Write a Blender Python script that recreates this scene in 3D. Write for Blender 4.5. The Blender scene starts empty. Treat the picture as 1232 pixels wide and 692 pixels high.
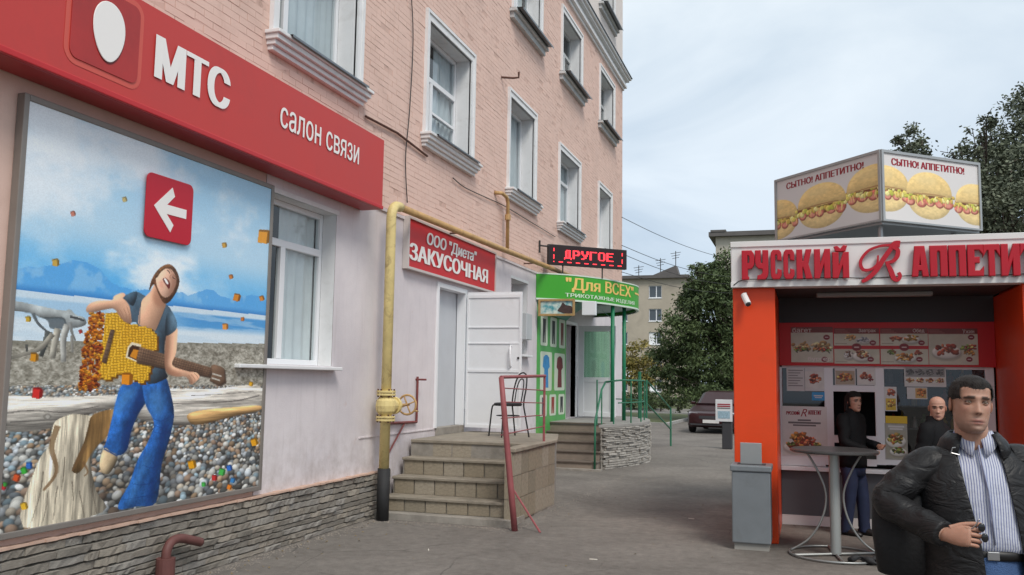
import bpy, bmesh, math, random
import numpy as np
from mathutils import Vector, Matrix, noise
from mathutils.geometry import delaunay_2d_cdt

random.seed(7)
PI = math.pi
SC = bpy.context.scene
COL = SC.collection

# ---------------------------------------------------------------- camera
FPX, CX, CY, CAMH = 1067.77, 616.0, 346.0, 1.72
YAW, PITCH, ROLL = [math.radians(a) for a in (18.215, 5.917, 0.882)]
_F = Vector((-math.sin(YAW) * math.cos(PITCH), math.cos(YAW) * math.cos(PITCH), math.sin(PITCH)))
_r0 = Vector((math.cos(YAW), math.sin(YAW), 0)); _u0 = _r0.cross(_F)
_R = _r0 * math.cos(ROLL) + _u0 * math.sin(ROLL)
_U = _u0 * math.cos(ROLL) - _r0 * math.sin(ROLL)
CAM = Vector((0, 0, CAMH))
cam_d = bpy.data.cameras.new('camera'); cam_o = bpy.data.objects.new('camera', cam_d); COL.objects.link(cam_o)
m3 = Matrix((_R, _U, -_F)).transposed()
cam_o.matrix_world = Matrix.Translation(CAM) @ m3.to_4x4()
cam_d.sensor_fit = 'HORIZONTAL'; cam_d.sensor_width = 36.0; cam_d.lens = FPX / 1232 * 36
cam_d.clip_start = 0.05; cam_d.clip_end = 2000
SC.camera = cam_o
SC.render.resolution_x, SC.render.resolution_y = 1024, 575

def ray(x, y): return _F * FPX + _R * (x - CX) - _U * (y - CY)
def onx(p, X): d = ray(*p); return CAM + d * (X / d.x)
def ony(p, Y): d = ray(*p); return CAM + d * (Y / d.y)
def onz(p, Z=0.0): d = ray(*p); return CAM + d * ((Z - CAMH) / d.z)
def pxof(P):
    d = Vector(P) - CAM; k = d.dot(_F)
    return (CX + FPX * d.dot(_R) / k, CY - FPX * d.dot(_U) / k)

# ---------------------------------------------------------------- world, sun, exposure
SUN_EL, SUN_AZ = math.radians(50), math.radians(138)      # azimuth clockwise from +Y (to the right of and behind the camera)
w = bpy.data.worlds.new('World'); SC.world = w; w.use_nodes = True
nt = w.node_tree; nt.nodes.clear()
def wn(t, **k):
    n = nt.nodes.new(t)
    for a, v in k.items(): setattr(n, a, v)
    return n
out = wn('ShaderNodeOutputWorld'); bg = wn('ShaderNodeBackground'); nt.links.new(bg.outputs[0], out.inputs[0])
sky = wn('ShaderNodeTexSky', sky_type='NISHITA', sun_disc=False, sun_elevation=SUN_EL, sun_rotation=SUN_AZ, air_density=1.0, dust_density=2.0, ozone_density=1.5)
tc = wn('ShaderNodeTexCoord'); sep = wn('ShaderNodeSeparateXYZ'); nt.links.new(tc.outputs['Generated'], sep.inputs[0])
# project the direction on a cloud layer, so that cloud shapes flatten towards the horizon
den = wn('ShaderNodeMath', operation='ADD'); den.inputs[1].default_value = 0.22; nt.links.new(sep.outputs['Z'], den.inputs[0])
mx = wn('ShaderNodeMath', operation='MAXIMUM'); mx.inputs[1].default_value = 0.12; nt.links.new(den.outputs[0], mx.inputs[0])
dx = wn('ShaderNodeMath', operation='DIVIDE'); dy = wn('ShaderNodeMath', operation='DIVIDE')
nt.links.new(sep.outputs['X'], dx.inputs[0]); nt.links.new(mx.outputs[0], dx.inputs[1])
nt.links.new(sep.outputs['Y'], dy.inputs[0]); nt.links.new(mx.outputs[0], dy.inputs[1])
cmb = wn('ShaderNodeCombineXYZ'); nt.links.new(dx.outputs[0], cmb.inputs[0]); nt.links.new(dy.outputs[0], cmb.inputs[1])
n1 = wn('ShaderNodeTexNoise'); n1.inputs['Scale'].default_value = 1.25; n1.inputs['Detail'].default_value = 7; n1.inputs['Roughness'].default_value = 0.52; n1.inputs['Distortion'].default_value = 0.6
mp = wn('ShaderNodeMapping'); mp.inputs['Location'].default_value = (3.1, 1.7, 0.4); nt.links.new(cmb.outputs[0], mp.inputs[0]); nt.links.new(mp.outputs[0], n1.inputs['Vector'])
rp = wn('ShaderNodeValToRGB'); nt.links.new(n1.outputs['Fac'], rp.inputs[0])
e = rp.color_ramp.elements
e[0].position = 0.34; e[0].color = (0.465, 0.54, 0.61, 1); e[1].position = 0.60; e[1].color = (0.66, 0.71, 0.745, 1)
# an even deck that is a little darker and bluer towards the horizon all the way round
hz = wn('ShaderNodeMapRange'); hz.inputs['From Min'].default_value = -0.02; hz.inputs['From Max'].default_value = 0.42
nt.links.new(sep.outputs['Z'], hz.inputs[0])
low = wn('ShaderNodeMix', data_type='RGBA', blend_type='MULTIPLY'); low.inputs['Factor'].default_value = 1.0
rp2 = wn('ShaderNodeValToRGB'); nt.links.new(hz.outputs[0], rp2.inputs[0]); q = rp2.color_ramp.elements
q[0].position = 0.0; q[0].color = (0.62, 0.69, 0.79, 1); q[1].position = 1.0; q[1].color = (1.04, 1.03, 1.01, 1)
nt.links.new(rp.outputs[0], low.inputs[6]); nt.links.new(rp2.outputs[0], low.inputs[7])
sk = wn('ShaderNodeMix', data_type='RGBA', blend_type='MULTIPLY'); sk.inputs['Factor'].default_value = 1.0
nt.links.new(sky.outputs[0], sk.inputs[6]); sk.inputs[7].default_value = (0.10, 0.10, 0.10, 1)
fin = wn('ShaderNodeMix', data_type='RGBA'); fin.inputs['Factor'].default_value = 0.88
nt.links.new(sk.outputs[2], fin.inputs[6]); nt.links.new(low.outputs[2], fin.inputs[7])
nt.links.new(fin.outputs[2], bg.inputs['Color']); bg.inputs['Strength'].default_value = 1.0

sun_d = bpy.data.lights.new('sun', 'SUN'); sun_d.energy = 1.5; sun_d.angle = math.radians(20); sun_d.color = (1.0, 0.95, 0.88)
sun_o = bpy.data.objects.new('sun', sun_d); COL.objects.link(sun_o)
sdir = Vector((math.sin(SUN_AZ) * math.cos(SUN_EL), math.cos(SUN_AZ) * math.cos(SUN_EL), math.sin(SUN_EL)))
sun_o.rotation_euler = (-sdir).to_track_quat('-Z', 'Y').to_euler(); sun_o.location = sdir * 60
vs = SC.view_settings; vs.view_transform = 'Standard'; vs.look = 'None'; vs.exposure = 0.6; vs.gamma = 1.0; vs.use_curve_mapping = False
SC.cycles.use_denoising = True
SC.cycles.max_bounces = 8; SC.cycles.transparent_max_bounces = 12; SC.cycles.caustics_reflective = False; SC.cycles.caustics_refractive = False

# ---------------------------------------------------------------- materials
def S(r, g, b):
    f = lambda c: (c / 255 / 12.92) if c <= 10 else ((c / 255 + 0.055) / 1.055) ** 2.4
    return (f(r), f(g), f(b), 1.0)
_MC = {}
def mat(name, col, rough=0.6, metal=0.0, var=0.0, vs=3.0, bump=0.0, bs=40.0, spec=0.4, dirt=None, ds=1.5, stretch=(1, 1, 1), coat=0.0):
    """Principled material; var = strength of light/dark mottling, dirt = colour of stains, bump = fine relief."""
    if name in _MC: return _MC[name]
    m = bpy.data.materials.new(name); _MC[name] = m; m.use_nodes = True
    t = m.node_tree; b = t.nodes['Principled BSDF']; L = t.links.new
    c = col if len(col) == 4 else (*col, 1)
    b.inputs['Base Color'].default_value = c; b.inputs['Roughness'].default_value = rough; b.inputs['Metallic'].default_value = metal
    b.inputs['Specular IOR Level'].default_value = spec; b.inputs['Coat Weight'].default_value = coat
    if var or dirt or bump:
        tcn = t.nodes.new('ShaderNodeTexCoord'); mpn = t.nodes.new('ShaderNodeMapping'); L(tcn.outputs['Object'], mpn.inputs[0]); mpn.inputs['Scale'].default_value = stretch
        src = None
        if var:
            n = t.nodes.new('ShaderNodeTexNoise'); n.inputs['Scale'].default_value = vs; n.inputs['Detail'].default_value = 8; n.inputs['Roughness'].default_value = 0.65; L(mpn.outputs[0], n.inputs['Vector'])
            r = t.nodes.new('ShaderNodeMapRange'); r.inputs['From Min'].default_value = 0.3; r.inputs['From Max'].default_value = 0.7; r.inputs['To Min'].default_value = 1 - var; r.inputs['To Max'].default_value = 1 + var; L(n.outputs['Fac'], r.inputs[0])
            mm = t.nodes.new('ShaderNodeMix'); mm.data_type = 'RGBA'; mm.blend_type = 'MULTIPLY'; mm.inputs['Factor'].default_value = 1; mm.inputs[6].default_value = c
            L(r.outputs[0], mm.inputs[7]); src = mm.outputs[2]
            rr = t.nodes.new('ShaderNodeMapRange'); rr.inputs['To Min'].default_value = max(0.02, rough - 0.12); rr.inputs['To Max'].default_value = min(1, rough + 0.12); L(n.outputs['Fac'], rr.inputs[0]); L(rr.outputs[0], b.inputs['Roughness'])
        if dirt:
            n2 = t.nodes.new('ShaderNodeTexNoise'); n2.inputs['Scale'].default_value = ds; n2.inputs['Detail'].default_value = 10; n2.inputs['Roughness'].default_value = 0.7; n2.inputs['Distortion'].default_value = 0.8; L(mpn.outputs[0], n2.inputs['Vector'])
            r2 = t.nodes.new('ShaderNodeMapRange'); r2.inputs['From Min'].default_value = 0.52; r2.inputs['From Max'].default_value = 0.75; r2.inputs['To Max'].default_value = dirt[3]; L(n2.outputs['Fac'], r2.inputs[0])
            m2 = t.nodes.new('ShaderNodeMix'); m2.data_type = 'RGBA'; L(r2.outputs[0], m2.inputs['Factor']); m2.inputs[7].default_value = (*dirt[:3], 1)
            if src: L(src, m2.inputs[6])
            else: m2.inputs[6].default_value = c
            src = m2.outputs[2]
        if src: L(src, b.inputs['Base Color'])
        if bump:
            n3 = t.nodes.new('ShaderNodeTexNoise'); n3.inputs['Scale'].default_value = bs; n3.inputs['Detail'].default_value = 6; L(mpn.outputs[0], n3.inputs['Vector'])
            bp = t.nodes.new('ShaderNodeBump'); bp.inputs['Strength'].default_value = bump; bp.inputs['Distance'].default_value = 0.01; L(n3.outputs['Fac'], bp.inputs['Height']); L(bp.outputs[0], b.inputs['Normal'])
    return m
def emis(name, col, s):
    if name in _MC: return _MC[name]
    m = bpy.data.materials.new(name); _MC[name] = m; m.use_nodes = True
    b = m.node_tree.nodes['Principled BSDF']; b.inputs['Base Color'].default_value = col; b.inputs['Emission Color'].default_value = col; b.inputs['Emission Strength'].default_value = s
    return m
def glass(name, tint=(0.8, 0.85, 0.85), rough=0.02):
    if name in _MC: return _MC[name]
    m = bpy.data.materials.new(name); _MC[name] = m; m.use_nodes = True
    t = m.node_tree; t.nodes.clear(); o = t.nodes.new('ShaderNodeOutputMaterial'); mi = t.nodes.new('ShaderNodeMixShader')
    tr = t.nodes.new('ShaderNodeBsdfTransparent'); tr.inputs[0].default_value = (*tint, 1)
    gl = t.nodes.new('ShaderNodeBsdfGlossy'); gl.inputs['Roughness'].default_value = rough
    fr = t.nodes.new('ShaderNodeFresnel'); ge = t.nodes.new('ShaderNodeNewGeometry'); ma = t.nodes.new('ShaderNodeMath'); ma.operation = 'MULTIPLY_ADD'; ma.inputs[1].default_value = -2; ma.inputs[2].default_value = 1
    pw_ = t.nodes.new('ShaderNodeMath'); pw_.operation = 'POWER'; pw_.inputs[0].default_value = 1.75                # a thin sheet reflects alike from both sides
    t.links.new(ge.outputs['Backfacing'], ma.inputs[0]); t.links.new(ma.outputs[0], pw_.inputs[1]); t.links.new(pw_.outputs[0], fr.inputs[0])
    t.links.new(fr.outputs[0], mi.inputs[0]); t.links.new(tr.outputs[0], mi.inputs[1]); t.links.new(gl.outputs[0], mi.inputs[2]); t.links.new(mi.outputs[0], o.inputs[0])
    return m
def node_mat(name, rough, fn, spec=0.4):
    """material whose colour comes from a node-building function fn(nodes, link, object_coordinate_output) -> colour socket"""
    if name in _MC: return _MC[name]
    m = bpy.data.materials.new(name); _MC[name] = m; m.use_nodes = True
    t = m.node_tree; b = t.nodes['Principled BSDF']; b.inputs['Roughness'].default_value = rough; b.inputs['Specular IOR Level'].default_value = spec
    tcn = t.nodes.new('ShaderNodeTexCoord')
    c = fn(t.nodes, t.links.new, tcn.outputs['Object'], b)
    if c is not None: t.links.new(c, b.inputs['Base Color'])
    return m

# ---------------------------------------------------------------- mesh building
ORG = {}
class MB:
    def __init__(s): s.v = []; s.f = []; s.smooth = False
    def add(s, vs, fs):
        k = len(s.v); s.v += [tuple(p) for p in vs]; s.f += [tuple(i + k for i in f) for f in fs]; return s
    def box(s, x0, x1, y0, y1, z0, z1):
        return s.add([(x0, y0, z0), (x1, y0, z0), (x1, y1, z0), (x0, y1, z0), (x0, y0, z1), (x1, y0, z1), (x1, y1, z1), (x0, y1, z1)],
                     [(0, 3, 2, 1), (4, 5, 6, 7), (0, 1, 5, 4), (1, 2, 6, 5), (2, 3, 7, 6), (3, 0, 4, 7)])
    def prism(s, poly, fr, t0, t1):
        """poly in 2-D, fr = (origin, ex, ey, en)"""
        o, ex, ey, en = fr; n = len(poly)
        a = [o + ex * p[0] + ey * p[1] + en * t0 for p in poly]; b = [o + ex * p[0] + ey * p[1] + en * t1 for p in poly]
        area = sum(poly[i][0] * poly[(i + 1) % n][1] - poly[(i + 1) % n][0] * poly[i][1] for i in range(n))
        if area < 0: a.reverse(); b.reverse()
        return s.add(a + b, [tuple(range(n - 1, -1, -1)), tuple(range(n, 2 * n))] + [(i, (i + 1) % n, n + (i + 1) % n, n + i) for i in range(n)])
    def sheet(s, poly3): return s.add(poly3, [tuple(range(len(poly3)))])
    def tube(s, pts, r, n=8, cap=True, flat=1.0):
        pts = [Vector(p) for p in pts]; m = len(pts); rs = r if isinstance(r, (list, tuple)) else [r] * m
        k = len(s.v); up = None; rings = []
        for i, p in enumerate(pts):
            d = (pts[min(i + 1, m - 1)] - pts[max(i - 1, 0)]).normalized()
            if up is None:
                up = Vector((0, 0, 1)) if abs(d.z) < 0.9 else Vector((1, 0, 0))
            a = d.cross(up); a.normalize(); up = a.cross(d).normalized()
            s.v += [tuple(p + (a * math.cos(2 * PI * j / n) + up * (flat * math.sin(2 * PI * j / n))) * rs[i]) for j in range(n)]
        for i in range(m - 1):
            for j in range(n):
                j2 = (j + 1) % n
                s.f.append((k + i * n + j, k + (i + 1) * n + j, k + (i + 1) * n + j2, k + i * n + j2))
        if cap:
            s.f.append(tuple(k + j for j in range(n))); s.f.append(tuple(k + (m - 1) * n + j for j in range(n - 1, -1, -1)))
        return s
    def loft(s, rings, closed=True, cap=True):
        k = len(s.v); n = len(rings[0])
        for r in rings: s.v += [tuple(p) for p in r]
        for i in range(len(rings) - 1):
            for j in range(n if closed else n - 1):
                j2 = (j + 1) % n
                s.f.append((k + i * n + j, k + i * n + j2, k + (i + 1) * n + j2, k + (i + 1) * n + j))
        if cap and closed:
            s.f.append(tuple(k + j for j in range(n - 1, -1, -1))); s.f.append(tuple(k + (len(rings) - 1) * n + j for j in range(n)))
        return s
    def lathe(s, prof, o, n=24, ax='z'):
        """prof = [(radius, height)] about a vertical axis through o (or along y / x)"""
        o = Vector(o); rings = []
        for r, h in prof:
            ring = []
            for j in range(n):
                c, q = r * math.cos(2 * PI * j / n), r * math.sin(2 * PI * j / n)
                ring.append(o + (Vector((c, q, h)) if ax == 'z' else Vector((c, h, -q)) if ax == 'y' else Vector((h, c, q))))
            rings.append(ring)
        return s.loft(rings)
    def build(s, name, material=None, parent=None, smooth=False, bevel=0.0, kind=None, org=None):
        o = Vector(org) if org is not None else ORG.get(parent, Vector((0, 0, 0)))
        me = bpy.data.meshes.new(name)
        me.from_pydata([tuple(Vector(p) - o) for p in s.v], [], s.f)
        if material: me.materials.append(material)
        if smooth: me.polygons.foreach_set('use_smooth', [True] * len(me.polygons))
        me.update()
        ob = bpy.data.objects.new(name, me); COL.objects.link(ob)
        if parent: ob.parent = parent
        else: ob.location = o
        ORG[ob] = o
        if bevel:
            md = ob.modifiers.new('bevel', 'BEVEL'); md.width = bevel; md.segments = 2; md.limit_method = 'ANGLE'; md.angle_limit = 0.7; md.harden_normals = False
        if kind: ob['kind'] = kind
        return ob
def bx(*a): return MB().box(*a)
def tag(o, label, cat, group=None):
    o['label'] = label; o['category'] = cat
    if group: o['group'] = group
    return o
def thing(name, label, cat, loc=(0, 0, 0), group=None, rz=0.0):
    o = bpy.data.objects.new(name, None); COL.objects.link(o); o.location = loc; o.rotation_euler = (0, 0, rz); o.empty_display_size = 0.2
    ORG[o] = Vector(loc) if rz == 0 else Vector((0, 0, 0))
    return tag(o, label, cat, group)
def struct(o): o['kind'] = 'structure'; return o
def piece(name, me, parent, loc, scale=(1, 1, 1), rot=(0, 0, 0)):
    """one of many alike pieces that share mesh data; loc in world space"""
    o = bpy.data.objects.new(name, me); COL.objects.link(o); o.parent = parent; o.location = Vector(loc) - ORG[parent]; o.scale = scale; o.rotation_euler = rot
    return o
def catmull(pts, k=6):
    pts = [Vector(p) for p in pts]; P = [pts[0]] + pts + [pts[-1]]; res = []
    for i in range(1, len(P) - 2):
        for j in range(k):
            t = j / k
            a, b, c, d = P[i - 1], P[i], P[i + 1], P[i + 2]
            res.append(0.5 * ((2 * b) + (c - a) * t + (2 * a - 5 * b + 4 * c - d) * t * t + (3 * b - a - 3 * c + d) * t ** 3))
    res.append(pts[-1]); return res
EX, EY, EZ = Vector((1, 0, 0)), Vector((0, 1, 0)), Vector((0, 0, 1))
def fac(o): return (Vector(o), EY, EZ, EX)            # frame on the long facade (faces +x)
def fro(o): return (Vector(o), EX, EZ, -EY)           # frame on a front that faces the camera (-y)

_TXT = {}
def text_mesh(body, offset=0.0, shear=0.0, space=1.0):
    c = bpy.data.curves.new('txt', 'FONT'); c.body = body; c.shear = shear; c.space_character = space; c.resolution_u = 4; c.fill_mode = 'NONE'
    o = bpy.data.objects.new('txt', c); COL.objects.link(o); bpy.context.view_layer.update()
    me = bpy.data.meshes.new_from_object(o.evaluated_get(bpy.context.evaluated_depsgraph_get()))
    pv = np.array([v.co[:2] for v in me.vertices]); ed = [tuple(e.vertices) for e in me.edges]
    bpy.data.objects.remove(o); bpy.data.curves.remove(c); bpy.data.meshes.remove(me)
    # outlines may overlap: triangulate everything, keep the triangles with a non-zero winding number
    r = delaunay_2d_cdt([Vector(p) for p in pv], ed, [], 0, 1e-6)
    vs = np.array([v[:] for v in r[0]]); tri = np.array(r[2]); cen = vs[tri].mean(1)
    A = pv[[e[0] if abs(e[0] - e[1]) == 1 and e[0] < e[1] or abs(e[0] - e[1]) > 1 and e[0] > e[1] else e[1] for e in ed]]; B = pv[[e[1] if abs(e[0] - e[1]) == 1 and e[0] < e[1] or abs(e[0] - e[1]) > 1 and e[0] > e[1] else e[0] for e in ed]]
    cx_, cy_ = cen[:, :1], cen[:, 1:]
    up = (A[:, 1] <= cy_) & (B[:, 1] > cy_); dn = (A[:, 1] > cy_) & (B[:, 1] <= cy_)
    side = (B[:, 0] - A[:, 0]) * (cy_ - A[:, 1]) - (cx_ - A[:, 0]) * (B[:, 1] - A[:, 1])
    wn_ = (up & (side > 0)).sum(1) - (dn & (side < 0)).sum(1)
    fs = [tuple(int(i) for i in t) for t in tri[wn_ != 0]]
    lo, hi = pv.min(0), pv.max(0)
    return (vs - lo) / (hi - lo), fs
def words(mb, name, material, parent, ex):
    """one mesh for each word: faces are sorted along the line and split at wide gaps"""
    P = [Vector(p) for p in mb.v]; xs = [(min(P[i].dot(ex) for i in f), max(P[i].dot(ex) for i in f), f) for f in mb.f]; xs.sort(key=lambda q: q[0])
    hgt = max(p.z for p in P) - min(p.z for p in P); groups, end = [], None
    for a, b, f in xs:
        if end is None or a > end + .30 * hgt: groups.append([])
        groups[-1].append(f); end = b if end is None else max(end, b)
    for g in groups:
        idx = {}; m = MB()
        for f in g:
            for i in f: idx.setdefault(i, len(idx))
        m.v = [None] * len(idx)
        for i, k in idx.items(): m.v[k] = tuple(P[i])
        m.f = [tuple(idx[i] for i in f) for f in g]; o = m.build(name, material, parent)
    return o
def text(body, fr, W, H, material, parent, name='lettering', t=0.004, d=0.0, bold=0.0, **k):
    """writes body into a W x H rectangle whose lower left corner is fr's origin; relief depth d"""
    v, f = text_mesh(body, **k); o, ex, ey, en = fr
    if bold:            # heavier strokes: copies a little to the side, each a hair proud of the last
        mb = MB(); n = 5
        for i in range(n):
            s = (i / (n - 1) - .5) * bold
            for sy in (0,): mb.add([o + ex * (p[0] * (W - bold) + bold / 2 + s) + ey * (p[1] * H) + en * (t + d + .0003 * i) for p in v], f)
        return words(mb, name, material, parent, ex)
    mb = MB(); top = [o + ex * (p[0] * W) + ey * (p[1] * H) + en * (t + d) for p in v]
    mb.add(top, f)
    if d > 0:
        edges = {}
        for q in f:
            for i in range(len(q)):
                a, b = q[i], q[(i + 1) % len(q)]
                if (b, a) in edges: del edges[(b, a)]
                else: edges[(a, b)] = 1
        n = len(mb.v); mb.v += [tuple(p - en * d) for p in top]
        for a, b in edges: mb.f.append((b, a, n + a, n + b))
    return words(mb, name, material, parent, ex)
def text_px(body, bl, tr, plane, material, parent, **k):
    """lettering on the long facade between two photo points (lower left, upper right) on the plane x = plane"""
    a, b = onx(bl, plane), onx(tr, plane)
    return text(body, fac((plane, a.y, a.z)), b.y - a.y, b.z - a.z, material, parent, **k)
# ================================================================ SETTING: ground
def asphalt(nodes, L, co, b):
    n = nodes.new('ShaderNodeTexNoise'); n.inputs['Scale'].default_value = 0.55; n.inputs['Detail'].default_value = 9; n.inputs['Roughness'].default_value = 0.62; n.inputs['Distortion'].default_value = 0.7; L(co, n.inputs['Vector'])
    r = nodes.new('ShaderNodeValToRGB'); L(n.outputs['Fac'], r.inputs[0]); e = r.color_ramp.elements
    e[0].position = .34; e[0].color = (0.135, 0.121, 0.108, 1); e[1].position = .68; e[1].color = (0.215, 0.195, 0.174, 1)
    n2 = nodes.new('ShaderNodeTexNoise'); n2.inputs['Scale'].default_value = 130; n2.inputs['Detail'].default_value = 3; L(co, n2.inputs['Vector'])
    mr = nodes.new('ShaderNodeMapRange'); mr.inputs['From Min'].default_value = .3; mr.inputs['From Max'].default_value = .7; mr.inputs['To Min'].default_value = .72; mr.inputs['To Max'].default_value = 1.28; L(n2.outputs['Fac'], mr.inputs[0])
    m = nodes.new('ShaderNodeMix'); m.data_type = 'RGBA'; m.blend_type = 'MULTIPLY'; m.inputs['Factor'].default_value = 1; L(r.outputs[0], m.inputs[6]); L(mr.outputs[0], m.inputs[7])
    n5 = nodes.new('ShaderNodeTexNoise'); n5.inputs['Scale'].default_value = 9; n5.inputs['Detail'].default_value = 8; n5.inputs['Roughness'].default_value = .75; L(co, n5.inputs['Vector'])
    r5 = nodes.new('ShaderNodeMapRange'); r5.inputs['From Min'].default_value = .3; r5.inputs['From Max'].default_value = .7; r5.inputs['To Min'].default_value = .74; r5.inputs['To Max'].default_value = 1.26; L(n5.outputs['Fac'], r5.inputs[0])
    m5 = nodes.new('ShaderNodeMix'); m5.data_type = 'RGBA'; m5.blend_type = 'MULTIPLY'; m5.inputs['Factor'].default_value = 1; L(m.outputs[2], m5.inputs[6]); L(r5.outputs[0], m5.inputs[7]); m = m5
    # cracks: cell edges bent by noise, present only in patches
    nd = nodes.new('ShaderNodeTexNoise'); nd.inputs['Scale'].default_value = 1.3; nd.inputs['Detail'].default_value = 6; L(co, nd.inputs['Vector'])
    ad = nodes.new('ShaderNodeMix'); ad.data_type = 'VECTOR'; ad.inputs['Factor'].default_value = .25; L(co, ad.inputs[4]); L(nd.outputs['Color'], ad.inputs[5])
    vo = nodes.new('ShaderNodeTexVoronoi'); vo.feature = 'DISTANCE_TO_EDGE'; vo.inputs['Scale'].default_value = 1.1; L(ad.outputs[1], vo.inputs['Vector'])
    cr = nodes.new('ShaderNodeMapRange'); cr.inputs['From Min'].default_value = 0.002; cr.inputs['From Max'].default_value = 0.010; cr.inputs['To Min'].default_value = 1; cr.inputs['To Max'].default_value = 0; L(vo.outputs['Distance'], cr.inputs[0])
    pm = nodes.new('ShaderNodeTexNoise'); pm.inputs['Scale'].default_value = .33; L(co, pm.inputs['Vector'])
    pr = nodes.new('ShaderNodeMapRange'); pr.inputs['From Min'].default_value = .53; pr.inputs['From Max'].default_value = .6; pr.inputs['To Max'].default_value = .5; L(pm.outputs['Fac'], pr.inputs[0])
    mu = nodes.new('ShaderNodeMath'); mu.operation = 'MULTIPLY'; L(cr.outputs[0], mu.inputs[0]); L(pr.outputs[0], mu.inputs[1])
    m2 = nodes.new('ShaderNodeMix'); m2.data_type = 'RGBA'; L(mu.outputs[0], m2.inputs['Factor']); L(m.outputs[2], m2.inputs[6]); m2.inputs[7].default_value = (0.045, 0.042, 0.04, 1)
    bp = nodes.new('ShaderNodeBump'); bp.inputs['Strength'].default_value = .5; bp.inputs['Distance'].default_value = .006; L(n2.outputs['Fac'], bp.inputs['Height']); L(bp.outputs[0], b.inputs['Normal'])
    return m2.outputs[2]
M_asph = node_mat('asphalt', 0.88, asphalt, 0.25)
M_grass = mat('grass_soil', (0.07, 0.085, 0.03), 0.95, var=.5, vs=2.5, dirt=(0.11, 0.085, 0.05, .7), ds=.8, bump=.8, bs=30)
M_conc = mat('worn_concrete', (0.30, 0.275, 0.24), 0.85, var=.22, vs=5, dirt=(0.13, 0.115, 0.095, .7), ds=2.2, bump=.4, bs=60)
M_kerb = mat('kerb_concrete', (0.36, 0.35, 0.33), 0.85, var=.2, vs=4, bump=.3, bs=50)
g = MB().sheet([(-400, -60, 0), (400, -60, 0), (400, 500, 0), (-400, 500, 0)]).build('ground', M_asph); struct(g)
# lawns beyond the pavement, kerbs round them
def lawn(poly, name='grass_verge'):
    o = MB().sheet([(x, y, .05) for x, y in poly]).build(name, M_grass); struct(o)
    k = MB(); n = len(poly)
    for i in range(n):
        a, b = Vector((*poly[i], 0)), Vector((*poly[(i + 1) % n], 0)); d = (b - a).normalized(); s = Vector((-d.y, d.x, 0)) * .07
        k.add([a - s, b - s, b + s, a + s, a - s + EZ * .11, b - s + EZ * .11, b + s + EZ * .11, a + s + EZ * .11], [(0, 3, 2, 1), (4, 5, 6, 7), (0, 1, 5, 4), (1, 2, 6, 5), (2, 3, 7, 6), (3, 0, 4, 7)])
    struct(k.build('kerb', M_kerb))
    return o
lawn([(-9.5, 37), (-5.2, 35.5), (-4.9, 47), (-9.8, 48)])
lawn([(-40, 56), (-2.2, 54), (-1.0, 96), (-40, 96)])
lawn([(0.8, 26), (30, 26), (30, 62), (0.8, 62)])
M_slab = mat('pale_pavement', (0.27, 0.255, 0.235), 0.9, var=.15, vs=3, bump=.3, bs=60)
struct(MB().sheet([(-12, 48.6, .004), (3, 47.6, .004), (3, 52.5, .004), (-12, 53.2, .004)]).build('path', M_slab))

# ================================================================ THE LONG PINK BUILDING
XF = -5.1
M_pink = mat('salmon_wall_paint', S(223, 191, 177), 0.8, var=.05, vs=1.6, dirt=(0.42, 0.27, 0.21, .35), ds=1.1, bump=.25, bs=90)
M_joint = mat('salmon_joint', S(210, 177, 163), 0.9, var=.12, vs=6, dirt=(.30, .18, .14, .8), ds=5)
def plaster(nodes, L, co, b):
    def nz(sc, det, st, loc=(0, 0, 0)):
        mp_ = nodes.new('ShaderNodeMapping'); mp_.inputs['Scale'].default_value = st; mp_.inputs['Location'].default_value = loc; L(co, mp_.inputs[0]); n = nodes.new('ShaderNodeTexNoise'); n.inputs['Scale'].default_value = sc; n.inputs['Detail'].default_value = det; n.inputs['Roughness'].default_value = .65; L(mp_.outputs[0], n.inputs['Vector']); return n.outputs['Fac']
    def mr(src, a, b_, c, d): r = nodes.new('ShaderNodeMapRange'); r.inputs['From Min'].default_value = a; r.inputs['From Max'].default_value = b_; r.inputs['To Min'].default_value = c; r.inputs['To Max'].default_value = d; L(src, r.inputs[0]); return r.outputs[0]
    def mul(a, b_): m = nodes.new('ShaderNodeMath'); m.operation = 'MULTIPLY'; L(a, m.inputs[0]); L(b_, m.inputs[1]); return m.outputs[0]
    def mix(f, a, c): m = nodes.new('ShaderNodeMix'); m.data_type = 'RGBA'; L(f, m.inputs['Factor']); (L(a, m.inputs[6]) if not isinstance(a, tuple) else setattr(m.inputs[6], 'default_value', a)); m.inputs[7].default_value = c; return m.outputs[2]
    sp = nodes.new('ShaderNodeSeparateXYZ'); L(co, sp.inputs[0])
    c = mix(mr(nz(.7, 6, (1, 1, 1)), .35, .65, 0, 1), S(226, 219, 220), S(206, 199, 202))
    c = mix(mr(nz(3.0, 8, (1, 5, .35)), .54, .72, 0, .22), c, (.40, .35, .33, 1))                       # rain streaks
    c = mix(mul(mr(sp.outputs['Z'], .5, 1.3, 1, 0), mr(nz(5, 8, (1, 1, 1)), .40, .66, 0, .55)), c, (.33, .27, .235, 1))   # mud splashed up from the pavement
    c = mix(mr(nz(2.3, 10, (1, 1, 1), (7, 3, 1)), .66, .70, 0, .3), c, S(196, 168, 160))                # patches where older pink paint shows
    n3 = nz(60, 6, (1, 1, 1)); bp = nodes.new('ShaderNodeBump'); bp.inputs['Strength'].default_value = .25; bp.inputs['Distance'].default_value = .01; L(n3, bp.inputs['Height']); L(bp.outputs[0], b.inputs['Normal'])
    return c
M_plaster = node_mat('lilac_white_plaster', .82, plaster)
M_pale = mat('pale_upper_plaster', S(222, 212, 206), 0.8, var=.06, vs=1.5, dirt=(0.4, 0.36, 0.33, .4), ds=1.0)
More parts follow.
